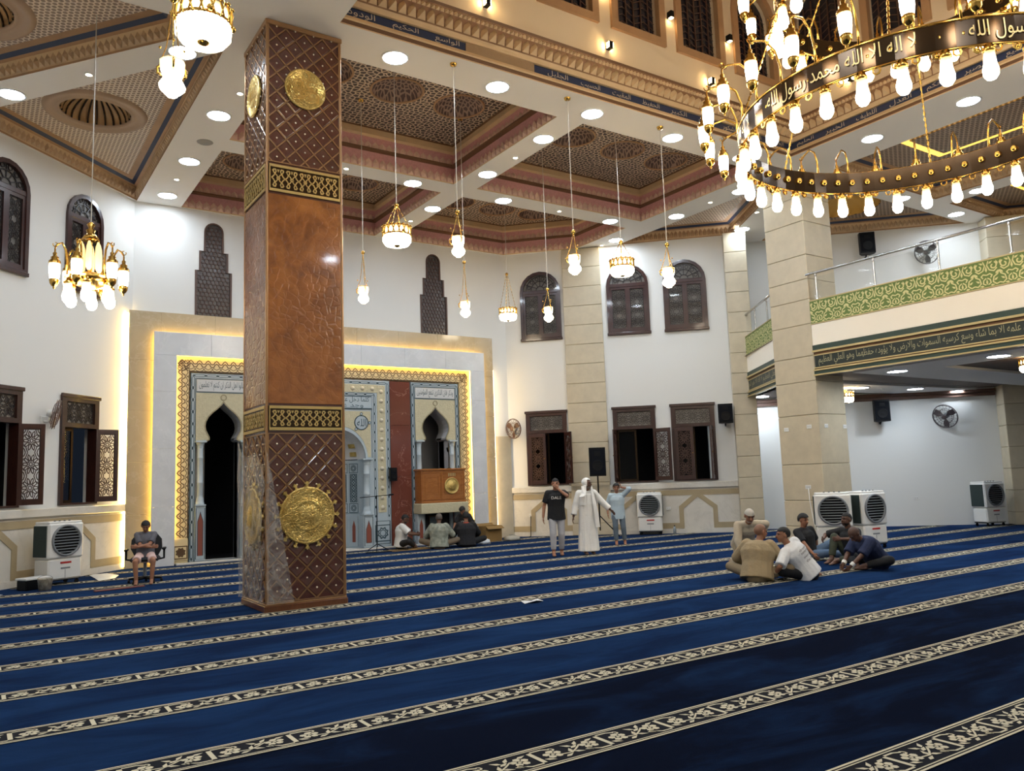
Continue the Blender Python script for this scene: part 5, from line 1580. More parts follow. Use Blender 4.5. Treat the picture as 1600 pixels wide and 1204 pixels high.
# ================================================================== BIG RING CHANDELIER
def bulb_mesh():
    m = MB(); m.lathe([(0.052, 0.0), (0.058, -0.05), (0.062, -0.12), (0.078, -0.19), (0.072, -0.25), (0.045, -0.29), (0.0, -0.305)], 12)
    o = m.build('x', BULB); me = o.data; bpy.data.objects.remove(o); return me
BULBM = bulb_mesh()
m = MB(); m.lathe([(0.0, 0.07), (0.045, 0.065), (0.05, 0.03), (0.062, 0.02), (0.066, -0.01), (0.056, -0.02)], 12); o = m.build('x', BRASS); SOCKM = o.data; bpy.data.objects.remove(o)
m = MB(); m.lathe([(0.072, 0.02), (0.075, -0.02), (0.072, -0.12), (0.062, -0.20), (0.055, -0.22)], 12); o = m.build('x', LANT); LGLASS = o.data; bpy.data.objects.remove(o)
m = MB(); m.lathe([(0.0, 0.26), (0.012, 0.25), (0.012, 0.19), (0.03, 0.17), (0.025, 0.13), (0.055, 0.11), (0.05, 0.08), (0.08, 0.05), (0.08, 0.015)], 10); m.ribbon(arc(0, 0.30, 0.032, -PI * 0.35 + PI / 2 + 1.0, PI * 0.35 + PI / 2 + 4.2, 8), 0.012, -0.005, 0.01); o = m.build('x', BRASS); LTOP = o.data; bpy.data.objects.remove(o)
m = MB(); m.lathe([(0.06, -0.215), (0.068, -0.23), (0.06, -0.28), (0.035, -0.32), (0.015, -0.33), (0.02, -0.35), (0.0, -0.37)], 10); o = m.build('x', BRASS); LBOT = o.data; bpy.data.objects.remove(o)

def ring(t, R, z0, z1, th, mats, name):
    m = MB()
    n = 72
    for r, flip in ((R, False), (R - th, True)): pass
    m.lathe([(R, z0), (R, z1), (R - th, z1), (R - th, z0), (R, z0)], n, sm=False)
    b = m.build(name, mats, t)
    m = MB()
    for z in (z0, z1):
        m.tube([(R * math.cos(2 * PI * i / n), R * math.sin(2 * PI * i / n), z) for i in range(n)], 0.018, 5, closed=True)
    m.build('gold_rim', BRASS, b)
    return b
def lantern(t, R, ang, z, reach):
    c, s = math.cos(ang), math.sin(ang)
    m = MB(); m.tube([((R + reach * p) * c, (R + reach * p) * s, z + q) for p, q in ((0.0, 0.0), (0.02, 0.22), (0.15, 0.40), (0.45, 0.50), (0.8, 0.47), (1.0, 0.42))], 0.016, 5)
    a = m.build('arm', BRASS, t)
    x, y = (R + reach) * c, (R + reach) * s
    for me, nm in ((LTOP, 'lantern_top'), (LGLASS, 'lantern_glass'), (LBOT, 'lantern_cup')):
        link(nm, me, a, (x, y, z + 0.16), ang)

CHX, CHY, CHZ = 10.19, 5.46, 6.21
t = thing('ring_chandelier', 'huge gold ring chandelier with hanging bulbs, lanterns and calligraphy band', 'chandelier', (CHX, CHY, CHZ))
RC = 2.24
rb = ring(t, RC, -0.16, 0.16, 0.03, BRONZE, 'ring_band')
m = MB()
for k in range(60):
    a = 2 * PI * k / 60
    m.ball(((RC - 0.045) * math.cos(a), (RC - 0.045) * math.sin(a), 0.0), 0.05, 8, 5)
m.build('gold_stud', BRASS, rb, kind='stuff')
m = MB()
for k in range(6):
    a0 = 2 * PI * k / 6 + 0.12
    m.text('لا اله الا الله محمد رسول الله', 0, 0.0, 0.23, 0, 0, maxw=1.85, wrap=lambda px, pz, a0=a0: ((RC + 0.012) * math.cos(a0 + px / RC), (RC + 0.012) * math.sin(a0 + px / RC), pz))
m.build('lettering', GOLDLN, rb)
m = MB()
for k in range(72):
    a = 2 * PI * k / 72
    m.ribbon(circle(0, 0, 0.035, 6), 0.014) if False else None
    M4 = Matrix.Rotation(a, 4, 'Z') @ Matrix.Translation((RC, 0, -0.20)) @ Matrix.Rotation(PI / 2, 4, 'Z')
    m.M = M4
    m.ribbon(circle(0, 0, 0.04, 7), 0.018, -0.006, 0.012, closed=True)
    if k % 2: m.ball((0, 0, -0.005), 0.026, 6, 4)
m.M = None
m.build('scalloped_fringe', BRASS, rb, kind='stuff')
NB = 34
for k in range(NB):
    a = 2 * PI * (k + 0.5) / NB
    s_ = link('bulb_socket', SOCKM, t, (RC * math.cos(a), RC * math.sin(a), -0.23))
    link('bulb', BULBM, s_, (0, 0, -0.02))
for k in range(28):
    a = 2 * PI * (k + 0.25) / 28
    lantern(t, RC, a, 0.14, 0.46)
# upper smaller tier
RU, ZU = 1.62, 1.90
rb2 = bpy.data.objects.new('upper_tier', None); bpy.data.objects.remove(rb2)
ub = ring(t, RU, ZU - 0.13, ZU + 0.13, 0.03, BRONZE, 'upper_ring_band')
m = MB()
for k in range(36):
    a = 2 * PI * k / 36
    m.ball(((RU - 0.045) * math.cos(a), (RU - 0.045) * math.sin(a), ZU), 0.045, 8, 5); m.ball((RU * math.cos(a), RU * math.sin(a), ZU - 0.17), 0.03, 6, 4)
m.build('gold_stud', BRASS, ub, kind='stuff')
for k in range(26):
    a = 2 * PI * (k + 0.5) / 26
    s_ = link('bulb_socket', SOCKM, t, (RU * math.cos(a), RU * math.sin(a), ZU - 0.2))
    link('bulb', BULBM, s_, (0, 0, -0.02))
for k in range(20):
    lantern(t, RU, 2 * PI * (k + 0.2) / 20, ZU + 0.11, 0.42)
# chains: ring -> upper ring -> crown -> ceiling of the void
def chain_line(m, p0, p1, r=0.018):
    p0, p1 = Vector(p0), Vector(p1)
    n = max(2, int((p1 - p0).length / 0.09))
    for i in range(n):
        a, b = p0.lerp(p1, i / n), p0.lerp(p1, (i + 1) / n)
        m.cyl(a, a.lerp(b, 0.6), r, r, 5, caps=False); m.cyl(a.lerp(b, 0.55), b, r * 0.45, r * 0.45, 4, caps=False)
m = MB()
for k in range(6):
    a = 2 * PI * (k + 0.4) / 6
    c, s = math.cos(a), math.sin(a)
    chain_line(m, (RC * c, RC * s, 0.16), (RU * c, RU * s, ZU - 0.12)); chain_line(m, (RU * c, RU * s, ZU + 0.12), (0.12 * c, 0.12 * s, 4.4))
m.build('chain', BRASS, t, kind='stuff')
m = MB(); m.lathe([(0.02, 4.1), (0.10, 4.2), (0.16, 4.35), (0.12, 4.5), (0.05, 4.6), (0.04, ZT - CHZ)], 14); m.build('hanging_rod', BRASS, t)

# ================================================================== HANGING LAMPS
def rod_top(m, z0, z1):
    m.cyl((0, 0, z0), (0, 0, z1), 0.0075, n=6, mi=1)
def drum_lamp(x, y, z, ztop, lab, R=0.25, rod=0.55):
    t = thing('pendant_lamp', lab, 'hanging lamp', (x, y, z), 0, 'crown-shaped hanging lamps')
    k = R / 0.25
    m = MB()
    m.lathe([(R, 0.0), (R, 0.03), (R * 0.99, 0.035)], 24); m.lathe([(R, 0.15 * k), (R, 0.17 * k), (R * .98, 0.175 * k)], 24)
    for i in range(16):
        a = 2 * PI * i / 16
        c, s = math.cos(a), math.sin(a)
        m.cyl((R * c, R * s, 0), (R * math.cos(a + .2), R * math.sin(a + .2), 0.16 * k), 0.012, 0.012, 4, caps=False)
        m.cyl((R * math.cos(a + .2), R * math.sin(a + .2), 0), (R * c, R * s, 0.16 * k), 0.012, 0.012, 4, caps=False)
        m.ball((R * 1.02 * c, R * 1.02 * s, 0.17 * k), 0.022 * k, 6, 4)
        if i % 4 == 0: m.ball((R * 1.06 * c, R * 1.06 * s, 0.04), 0.035 * k, 6, 4)
    m.build('crown', BRASS, t)
    m = MB(); m.lathe([(R * 0.9, 0.15 * k), (R * 0.93, 0.0), (R * 0.97, -0.03 * k), (R * 0.95, -0.10 * k), (R * 0.80, -0.155 * k), (R * 0.45, -0.17 * k), (0.05, -0.165 * k)], 48, rf=lambda a, zz: 1 + (0.05 * abs(math.cos(a * 8)) if zz < -0.02 else 0))
    m.build('glass_bowl', PEND, t)
    m = MB(); m.lathe([(0.06, -0.155 * k), (0.055, -0.175 * k), (0.03, -0.19 * k), (0.0, -0.20 * k)], 10); m.build('finial', BRASS, t)
    m = MB()
    for i in range(4):
        a = 2 * PI * (i + .5) / 4
        chain_line(m, (R * 0.9 * math.cos(a), R * 0.9 * math.sin(a), 0.17 * k), (0.02 * math.cos(a), 0.02 * math.sin(a), rod), 0.008)
    m.build('chain', BRASS, t)
    m = MB(); m.ball((0, 0, rod + 0.02), 0.045, 8, 6); rod_top(m, rod, ztop - z); m.lathe([(0.0, ztop - z - 0.05), (0.05, ztop - z - 0.04), (0.06, ztop - z)], 10); m.build('hanging_rod', [BRASS, RODM], t)
    return t
def vase_lamp(x, y, z, ztop, lab, k=1.0, rod=0.55):
    ztop = z + (ztop - z) / k
    t = thing('pendant_lamp', lab, 'hanging lamp', (x, y, z), 0, 'vase-shaped hanging glass lamps')
    t.scale = (k, k, k)
    m = MB(); m.lathe([(0.085, 0.155), (0.108, 0.15), (0.105, 0.11), (0.10, 0.05), (0.082, 0.0), (0.078, -0.02), (0.10, -0.055), (0.115, -0.085), (0.108, -0.12), (0.075, -0.155), (0.05, -0.17), (0.045, -0.185), (0.0, -0.19)], 12, rf=lambda a, zz: 1 + 0.03 * math.cos(a * 6))
    m.build('glass_vase', PEND, t)
    m = MB(); m.lathe([(0.086, 0.15), (0.09, 0.165), (0.075, 0.17)], 12)
    for i in range(3):
        a = 2 * PI * i / 3 + 0.4
        c, s = math.cos(a), math.sin(a)
        m.tube([(0.1 * c, 0.1 * s, 0.13), (0.145 * c, 0.145 * s, 0.11), (0.14 * c, 0.14 * s, 0.05), (0.1 * c, 0.1 * s, 0.03)], 0.012, 5)
        m.ball((0.12 * c, 0.12 * s, 0.30), 0.014, 6, 4)
        m.cyl((0.13 * c, 0.13 * s, 0.12), (0.06 * c, 0.06 * s, 0.30), 0.006, n=4); m.cyl((0.06 * c, 0.06 * s, 0.30), (0.0, 0.0, rod), 0.006, n=4)
    m.build('chain', BRASS, t)
    m = MB(); m.ball((0, 0, rod + 0.02), 0.042, 8, 6); rod_top(m, rod, ztop - z); m.lathe([(0.0, ztop - z - 0.05), (0.05, ztop - z - 0.04), (0.06, ztop - z)], 10); m.build('hanging_rod', [BRASS, RODM], t)
    return t
drum_lamp(1.63, 7.39, 5.99, ZS, 'crown-shaped hanging lamp nearest the viewer, beside the top of the brown column')
drum_lamp(6.10, 12.63, 6.05, ZS + 0.95, 'crown-shaped hanging lamp in front of the wall right of the brown column')
drum_lamp(11.23, 12.47, 6.05, ZS + 0.95, 'crown-shaped hanging lamp in front of the arched windows')
drum_lamp(12.45, 18.7, 6.35, ZS + 1.26, 'crown-shaped hanging lamp in the far corner beside the niche surround', 0.25, 1.15)
drum_lamp(19.1, 12.75, 3.55, 3.86, 'crown-shaped lamp low under the gallery beside the stone pillar', 0.2, 0.16)
drum_lamp(18.0, 7.75, 3.66, 3.86, 'crown-shaped lamp under the gallery, cut by the picture edge', 0.2, 0.17)
vase_lamp(1.29, 6.98, 5.21, ZS, 'white vase lamp close to the viewer below the big crown lamp', 0.93, 0.75)
vase_lamp(6.49, 11.15, 5.54, ZS, 'white vase lamp hanging between the crown lamp and the void beam')
vase_lamp(8.93, 11.18, 5.54, ZS, 'white vase lamp in front of the flat stone pier', 1.05)
vase_lamp(11.35, 11.25, 5.59, ZS, 'white vase lamp in front of the window nearest the gallery', 1.15)
vase_lamp(6.43, 14.9, 5.52, ZS + 0.95, 'white vase lamp nearest the right edge of the brown column', 1, 0.85)
vase_lamp(8.66, 14.65, 5.38, ZS + 0.95, 'lowest white vase lamp before the niche wall, beside the stepped window', 1, 1.0)
vase_lamp(10.85, 14.62, 5.45, ZS + 0.95, 'small white vase lamp in front of the niche-side arched window')

drum_lamp(-1.6, 10.2, 5.9, ZS, 'added crown-shaped fill lamp out of sight left of the viewer')  # unseen lamps, here and below, added to brighten the left wall and ceiling
drum_lamp(1.2, 3.2, 6.0, ZS, 'added crown-shaped fill lamp out of sight over the viewer')
drum_lamp(-1.8, 6.2, 6.0, ZS, 'added crown-shaped fill lamp out of sight behind the viewer on the left')
# brass arm chandelier by the left windows
t = thing('arm_chandelier', 'brass chandelier with curved arms and glowing glass lanterns before the left windows', 'chandelier', (1.33, 13.19, 4.85))
m = MB(); m.lathe([(0.0, -0.10), (0.08, -0.12), (0.22, -0.05), (0.32, -0.02), (0.34, 0.03), (0.30, 0.06), (0.16, 0.08), (0.10, 0.12)], 20); m.build('brass_bowl', BRASS, t)
m = MB(); m.lathe([(0.05, 0.62), (0.09, 0.64), (0.13, 0.62), (0.08, 0.70), (0.05, 0.72), (0.07, 0.77), (0.03, 0.80), (0.06, 0.86), (0.02, 0.90)], 14); m.cyl((0, 0, 0.10), (0, 0, 0.66), 0.03, n=8); m.cyl((0, 0, 0.88), (0, 0, ZS + 0.36 - 4.85), 0.0075, n=6, mi=1); m.build('stem', [BRASS, RODM], t)
for k in range(6):
    a = 2 * PI * k / 6 + 0.3
    c, s = math.cos(a), math.sin(a)
    m = MB(); m.lathe([(0.02, 0.14), (0.042, 0.18), (0.045, 0.35), (0.036, 0.5), (0.015, 0.58)], 8, (0.13 * c, 0.13 * s, 0)); m.build('tall_glass', PEND, t)
    s_ = link('bulb_socket', SOCKM, t, (0.30 * c, 0.30 * s, -0.07)); link('bulb', BULBM, s_, (0, 0, -0.01))
for k in range(6):
    lantern(t, 0.30, 2 * PI * k / 6 + 0.05, 0.03, 0.16)
# ================================================================== EQUIPMENT
def air_cooler(x, y, rz, lab):
    # local -y is the front with the round louvre
    t = thing('air_cooler', lab, 'air cooler', (x, y, 0), rz, 'evaporative air coolers')
    m = MB()
    m.cbox(-0.36, 0.36, -0.25, 0.23, 0.50, 1.17, 0.03)
    m.build('body', WHITEP, t)
    m = MB(); m.cbox(-0.34, 0.34, -0.23, 0.22, 0.10, 0.495, 0.03); tk = m.build('water_tank', WHITEP, t)
    m = MB(); m.cbox(-0.10, 0.12, -0.238, -0.228, 0.40, 0.435, 0.002, 0); m.build('red_sticker', REDP, tk)
    m = MB(); m.cbox(-0.09, 0.10, -0.236, -0.228, 0.30, 0.33, 0.002); m.box(-0.003, 0.003, -0.234, -0.228, 0.12, 0.29); m.build('drain_slot', GREYP, tk)
    m = MB(); m.cbox(-0.34, 0.34, -0.22, 0.22, 1.165, 1.205, 0.015)
    m.build('top_lid', WHITEP, t)
    for k in range(4):
        m = MB(); m.cyl((-0.15 + 0.1 * k, -0.1, 1.2), (-0.15 + 0.1 * k, -0.1, 1.225), 0.02, n=8); m.build('knob', GREYP, t)
    for s in (-1, 1):
        m = MB(); m.cbox(s * 0.362 - 0.012, s * 0.362 + 0.012, -0.19, 0.21, 0.54, 1.13, 0.006); m.build('cooling_pad', PAD, t)
    M4 = Matrix.Translation((0, -0.25, 0.84)) @ Matrix.Rotation(PI / 2, 4, 'X')
    m = MB(M4); m.lathe([(0.305, 0.0), (0.30, 0.03), (0.27, 0.035), (0.26, 0.0), (0.25, -0.02)], 32); m.build('louvre_ring', GREYP, t)
    m = MB(M4); m.add([(p[0], p[1], 0.001) for p in circle(0, 0, 0.262, 28)], [tuple(range(28))]); m.build('dark_inside', BLACKP, t)
    for k in range(9):
        z = -0.22 + 0.055 * k
        hw = math.sqrt(0.262 ** 2 - z * z)
        m = MB(); m.add([(-hw, -0.275, 0.84 + z - 0.004), (hw, -0.275, 0.84 + z - 0.004), (hw, -0.256, 0.84 + z + 0.010), (-hw, -0.256, 0.84 + z + 0.010), (-hw, -0.272, 0.84 + z - 0.008), (hw, -0.272, 0.84 + z - 0.008), (hw, -0.252, 0.84 + z + 0.006), (-hw, -0.252, 0.84 + z + 0.006)],
                        [(0, 1, 2, 3), (5, 4, 7, 6), (4, 5, 1, 0), (3, 2, 6, 7), (0, 3, 7, 4), (1, 5, 6, 2)]); m.build('slat', GREYP, t)
    m = MB(); m.box(-0.33, 0.33, -0.2, 0.2, 0.085, 0.11)
    for sx in (-1, 1):
        for sy in (-1, 1):
            m.cyl((sx * 0.28, sy * 0.17 - 0.015, 0.04), (sx * 0.28, sy * 0.17 + 0.015, 0.04), 0.04, n=10); m.box(sx * 0.28 - 0.01, sx * 0.28 + 0.01, sy * 0.17 - 0.02, sy * 0.17 + 0.02, 0.04, 0.09)
    m.build('caster', BLACKP, t)
    return t
air_cooler(1.42, 18.22, D(29), 'air cooler standing by the left window wall near the boy on the chair')
air_cooler(16.35, 17.50, D(-45), 'air cooler against the right wall beside the walking boy in the light blue shirt')
air_cooler(15.12, 10.62, D(-52), 'air cooler at the stone pillar facing the seated group')
air_cooler(15.92, 10.38, D(-9), 'air cooler at the stone pillar turned away toward the gallery side')
air_cooler(23.25, 11.45, D(-15), 'distant air cooler alone against the white gallery wall')

GREYFAN = mat('dark_grey_fan', (70, 60, 62), 0.4)
def wall_fan(loc, rz, lab, colr, turn=0.0, tilt=0.2, R=0.30):
    # local +y into the wall
    t = thing('wall_fan', lab, 'fan', loc, rz, 'round wall fans')
    m = MB(); m.cbox(-0.07, 0.07, -0.03, 0.0, -0.10, 0.10, 0.01); m.tube([(0, -0.02, 0), (0, -0.14, -0.02), (0, -0.18, 0.10)], 0.025, 6); m.build('bracket', WHITEP, t)
    M4 = Matrix.Translation((0, -0.22, 0.14)) @ Matrix.Rotation(turn, 4, 'Z') @ Matrix.Rotation(tilt, 4, 'X') @ Matrix.Rotation(PI / 2, 4, 'X')
    m = MB(M4); m.lathe([(0.0, -0.10), (0.06, -0.10), (0.08, -0.05), (0.07, 0.02), (0.0, 0.02)], 12); m.build('motor', WHITEP if colr is BROWNFAN else GREYP, t)
    m = MB(M4)
    for r, z in ((R, 0.06), (R * 0.98, 0.03), (R * 0.98, 0.10), (R * 0.62, 0.125), (R * 0.62, 0.0), (R * 0.22, 0.14)):
        m.tube([(r * math.cos(2 * PI * i / 24), r * math.sin(2 * PI * i / 24), z) for i in range(24)], 0.006 if r != R else 0.012, 4, closed=True)
    for i in range(20):
        c, s = math.cos(2 * PI * i / 20), math.sin(2 * PI * i / 20)
        m.tube([(0.07 * c, 0.07 * s, 0.14), (R * 0.62 * c, R * 0.62 * s, 0.125), (R * c, R * s, 0.06), (R * 0.62 * c, R * 0.62 * s, 0.0), (0.07 * c, 0.07 * s, -0.01)], 0.0035, 3)
    m.build('cage', colr, t)
    m = MB(M4); m.lathe([(0.0, 0.15), (0.05, 0.148), (0.065, 0.14), (0.06, 0.13)], 12); m.build('badge', colr, t)
    for k in range(3):
        a = 2 * PI * k / 3 + 0.4
        vs = []
        for i in range(6):
            f = i / 5
            r = 0.05 + (R - 0.07) * f
            w = 0.35 + 0.35 * math.sin(PI * min(1, f * 1.1))
            vs += [(r * math.cos(a - w * .5), r * math.sin(a - w * .5), 0.045), (r * math.cos(a + w * .8), r * math.sin(a + w * .8), 0.085)]
        m = MB(M4); m.add(vs, [(2 * i, 2 * i + 1, 2 * i + 3, 2 * i + 2) for i in range(5)], 0, True); m.build('blade', colr, t)
    return t
def on_wall(W, s, z): 
    (ox, oy, _), rz = W
    return (ox + s * math.cos(rz), oy + s * math.sin(rz), z)
wall_fan(on_wall(LW, 14.02, 3.20), LW[1], 'white and brown wall fan between the two open left windows', BROWNFAN, 0.75, 0.2)
wall_fan(on_wall(RW, -4.72, 3.10), RW[1], 'brown wall fan in the glow beside the niche-side window', BROWNFAN, -0.6, 0.1)
wall_fan(on_wall(FW, 7.62, 2.95), FW[1], 'dark wall fan low on the white wall under the gallery', GREYFAN, -0.7, 0.35, 0.34)
wall_fan(on_wall(FW, 7.55, 7.75), FW[1], 'dark wall fan high on the white wall above the gallery rail', GREYFAN, -0.7, 0.35, 0.34)

def speaker_box(loc, rz, lab, w=0.42, h=0.66, d=0.34, mount=True):
    t = thing('loudspeaker', lab, 'loudspeaker', loc, rz)
    m = MB()
    pts = [(-w / 2, -d), (w / 2, -d), (w / 2, -d * 0.45), (w * 0.28, 0), (-w * 0.28, 0), (-w / 2, -d * 0.45)]
    m.plate(ccw(pts), (), 0, h, flat=True)
    m.build('cabinet', BLACKP, t)
    m = MB(); m.cbox(-w * 0.44, w * 0.44, -d - 0.012, -d + 0.004, 0.05, h - 0.05, 0.006); g = m.build('grille', mat('speaker_grille', (12, 15, 22), 0.7, spec=0.15, bump=0.4, bscale=120), t)
    M4 = Matrix.Translation((0, -d - 0.012, h * 0.36)) @ Matrix.Rotation(PI / 2, 4, 'X')
    m = MB(M4); m.lathe([(w * 0.34, 0), (w * 0.33, 0.006), (w * 0.30, 0.004), (w * 0.12, 0.0), (0, 0.004)], 20); m.build('woofer', GREYP if False else BLACKP, g)
    m = MB(); m.cbox(-w * 0.18, w * 0.18, -d - 0.018, -d - 0.01, h * 0.70, h * 0.86, 0.004); m.build('horn', BLACKP, g)
    if mount:
        m = MB(); m.tube([(0, -0.1, 0.02), (0, 0.02, -0.06), (0, 0.13, -0.02)], 0.02, 6); m.build('bracket', BLACKP, t)
    return t
def spk_on(W, s, z, lab, **k):
    x, y, _ = on_wall(W, s, 0)
    rz = W[1]
    return speaker_box((x + 0.14 * math.sin(rz), y - 0.14 * math.cos(rz), z), rz, lab, **k)
spk_on(RW, 1.47, 3.10, 'black wall speaker beside the last window on the right wall', w=0.40, h=0.55)
spk_on(FW, 5.88, 3.00, 'black wall speaker under the gallery on the white wall', w=0.42, h=0.62)
spk_on(FW, 5.88, 7.95, 'black wall speaker above the gallery rail on the white wall', w=0.42, h=0.62)
speaker_box((9.50, YQ - 0.31, 1.78), 0, 'small black speaker on the strip between prayer niche and red marble', 0.20, 0.36, 0.16, False)
# PA speaker on tripod before the stone pier
t = thing('speaker_stand', 'thin black tripod stand under the tall speaker before the flat stone pier', 'stand', (14.75, 17.85, 0))
m = MB(); m.cyl((0, 0, 0.2), (0, 0, 1.72), 0.022, n=8); m.build('pole', BLACKP, t)
for k in range(3):
    a = 2 * PI * k / 3 - 0.5
    m = MB(); m.tube([(0, 0, 0.62), (0.55 * math.cos(a), 0.55 * math.sin(a), 0.02)], 0.016, 6); m.build('leg', BLACKP, t)
speaker_box((14.75, 17.85, 1.72), D(-38), 'tall black speaker on the tripod stand before the flat stone pier', 0.46, 0.80, 0.36, False)

# small things on walls and floor
def socket(loc, rz, lab, w=0.13):
    m = MB(); m.cbox(-w / 2, w / 2, -0.012, 0.0, -0.045, 0.045, 0.004, 0); m.box(-0.03, -0.02, -0.014, -0.011, -0.012, 0.012, 1); m.box(0.02, 0.03, -0.014, -0.011, -0.012, 0.012, 1)
    o = m.build('wall_socket', [WHITEP, GREYP], None, loc, rz); tag(o, lab, 'socket'); return o
socket((15.968, 12.28, 2.65), -PI / 2, 'white socket on the pillar side face, farther from its front edge')
socket((15.968, 11.65, 2.68), -PI / 2, 'white socket on the pillar side face, close to its front edge')
socket((16.22, 11.388, 2.68), 0, 'white socket on the pillar front, close to the corner edge')
socket((16.92, 11.388, 2.67), 0, 'white socket on the pillar front, at its far edge')
socket((15.968, 11.80, 1.30), -PI / 2, 'white socket with a hanging wire on the pillar above the air cooler', 0.15)
m = MB(); m.tube([(15.94, 11.78, 1.27), (15.90, 11.74, 1.0), (15.85, 11.65, 0.6), (15.8, 11.5, 0.02)], 0.01, 5); o = m.build('power_cord', WHITEP); tag(o, 'thin white cord running down the pillar from its socket', 'cord')
x, y, _ = on_wall(RW, -4.35, 0)
socket(on_wall(RW, -4.35, 0.62)[:2] + (0.62,), RW[1], 'white double socket on the dado left of the man in black shirt').location = (x - 0.03 * R2, y - 0.03 * R2, 0.62)
m = MB(); m.tube([(x - .06, y - .06, 0.6), (x - .08, y - .07, 0.35), (x - .10, y - .08, 0.02), (x - 0.3, y - .3, 0.015)], 0.012, 5); o = m.build('power_cord', BLACKP); tag(o, 'dark cord hanging from the double socket on the right dado', 'cord')
x, y, _ = on_wall(RW, -0.28, 0)
o = socket((x - .035, y - .035, 0.72), RW[1], 'white single socket on the dado right of the middle cooler')
x, y, _ = on_wall(FW, 6.7, 0)
socket((x, y, 0.78), FW[1], 'small white socket low on the white wall near the distant cooler')

# water bottle by the right wall
t = thing('water_bottle', 'small bottle standing on the carpet edge right of the middle cooler', 'bottle', (16.75, 16.95, 0))
m = MB(); m.lathe([(0.0, 0), (0.04, 0.0), (0.042, 0.16), (0.03, 0.20), (0.015, 0.22)], 10); m.build('bottle_body', mat('bottle_plastic', (150, 160, 166), 0.15), t)
m = MB(); m.lathe([(0.018, 0.22), (0.018, 0.25), (0.0, 0.25)], 8); m.build('cap', BLACKP, t)
# crumpled paper on the carpet
m = MB(); m.add([(-0.16, -0.05, 0.0), (0.0, -0.10, 0.03), (0.17, -0.03, 0.0), (0.14, 0.08, 0.02), (0.02, 0.05, 0.008), (-0.13, 0.09, 0.02)], [(0, 1, 4, 5), (1, 2, 3, 4)]); m.add([(-0.16, -0.05, -0.004), (0.0, -0.10, 0.026), (0.17, -0.03, -0.004), (0.14, 0.08, 0.016), (0.02, 0.05, 0.004), (-0.13, 0.09, 0.016)], [(5, 4, 1, 0), (4, 3, 2, 1)])
o = m.build('paper_scrap', PAPER, None, (6.53, 9.45, 0.008)); tag(o, 'crumpled white paper scrap lying alone on the blue carpet', 'paper')
# cardboard box and plastic bags by the pulpit group
t = thing('cardboard_box', 'brown cardboard box beside the kneeling man at the niche wall', 'box', (12.2, 19.62, 0), 0.1)
m = MB(); m.plate(rect(-0.28, 0.28, -0.18, 0.18), [rect(-0.27, 0.27, -0.17, 0.17)], 0.0, 0.44, flat=True); m.box(-0.28, 0.28, -0.18, 0.18, 0.0, 0.01); m.build('box_body', CARD, t)
m = MB(); m.add([(-0.28, -0.18, 0.44), (0.28, -0.18, 0.44), (0.29, -0.30, 0.36), (-0.29, -0.30, 0.36)], [(0, 1, 2, 3)]); m.add([(-0.28, 0.18, 0.44), (0.28, 0.18, 0.44), (0.29, 0.28, 0.50), (-0.29, 0.28, 0.50)], [(0, 1, 2, 3)]); m.build('flap', CARD, t)
def bag(x, y, r, lab, mt, h=0.16):
    m = MB(); m.lathe([(0.0, 0.0), (r, 0.0), (r * 1.1, h * 0.35), (r * 0.8, h * 0.7), (r * 0.3, h * 0.9), (r * 0.35, h)], 14, rf=lambda a, z: 1 + 0.18 * math.sin(5 * a + z * 30) + 0.08 * math.sin(11 * a))
    o = m.build('plastic_bag', mt, None, (x, y, 0.0)); tag(o, lab, 'bag')
bag(11.62, 19.02, 0.16, 'crumpled white plastic bag in front of the cardboard box', TARP)
bag(12.78, 19.4, 0.22, 'pale crumpled bag on the floor right of the cardboard box', mat('pale_grey_bag', (168, 164, 150), 0.5))
m = MB(); m.add([(-0.6, -0.3, 0.012), (0.5, -0.35, 0.012), (0.6, 0.3, 0.012), (-0.5, 0.25, 0.012)], [(0, 1, 2, 3)]); o = m.build('cardboard_sheet', CARD, None, (9.45, 19.2, 0)); tag(o, 'flattened cardboard under the man in the white polo shirt', 'cardboard')
# white sheets and bucket along the left wall
def sheet_on_floor(pts, lab, seed):
    rnd = random.Random(seed)
    m = MB()
    c = (sum(p[0] for p in pts) / len(pts), sum(p[1] for p in pts) / len(pts))
    n = len(pts)
    vs = [(c[0], c[1], 0.03)] + [(c[0] + (p[0] - c[0]) * .6, c[1] + (p[1] - c[1]) * .6, 0.02 + 0.035 * rnd.random()) for p in pts] + [(p[0], p[1], 0.012) for p in pts]
    m.add(vs, [(0, 1 + i, 1 + (i + 1) % n) for i in range(n)] + [(1 + i, 1 + n + i, 1 + n + (i + 1) % n, 1 + (i + 1) % n) for i in range(n)], 0, True)
    o = m.build('plastic_sheet', TARP); tag(o, lab, 'plastic sheet')
sheet_on_floor([(-0.9, 15.6), (0.1, 16.5), (0.5, 17.0), (0.4, 17.15), (0.2, 17.1), (-0.8, 16.6)], 'white plastic sheet on the floor left of the left air cooler', 1)
sheet_on_floor([(2.12, 18.0), (2.45, 18.3), (2.6, 18.9), (2.45, 19.6), (2.1, 19.4), (2.12, 18.7)], 'white plastic sheet on the floor right of the left air cooler', 2)
t = thing('bucket', 'small spattered bucket on the carpet in front of the left air cooler', 'bucket', (1.15, 17.25, 0))
m = MB(); m.lathe([(0.0, 0.0), (0.10, 0.0), (0.125, 0.2), (0.13, 0.21), (0.115, 0.205), (0.095, 0.02)], 14); m.build('pail', mat('spattered_white', (196, 192, 176), 0.6, col2=(120, 110, 92), vscale=14), t)
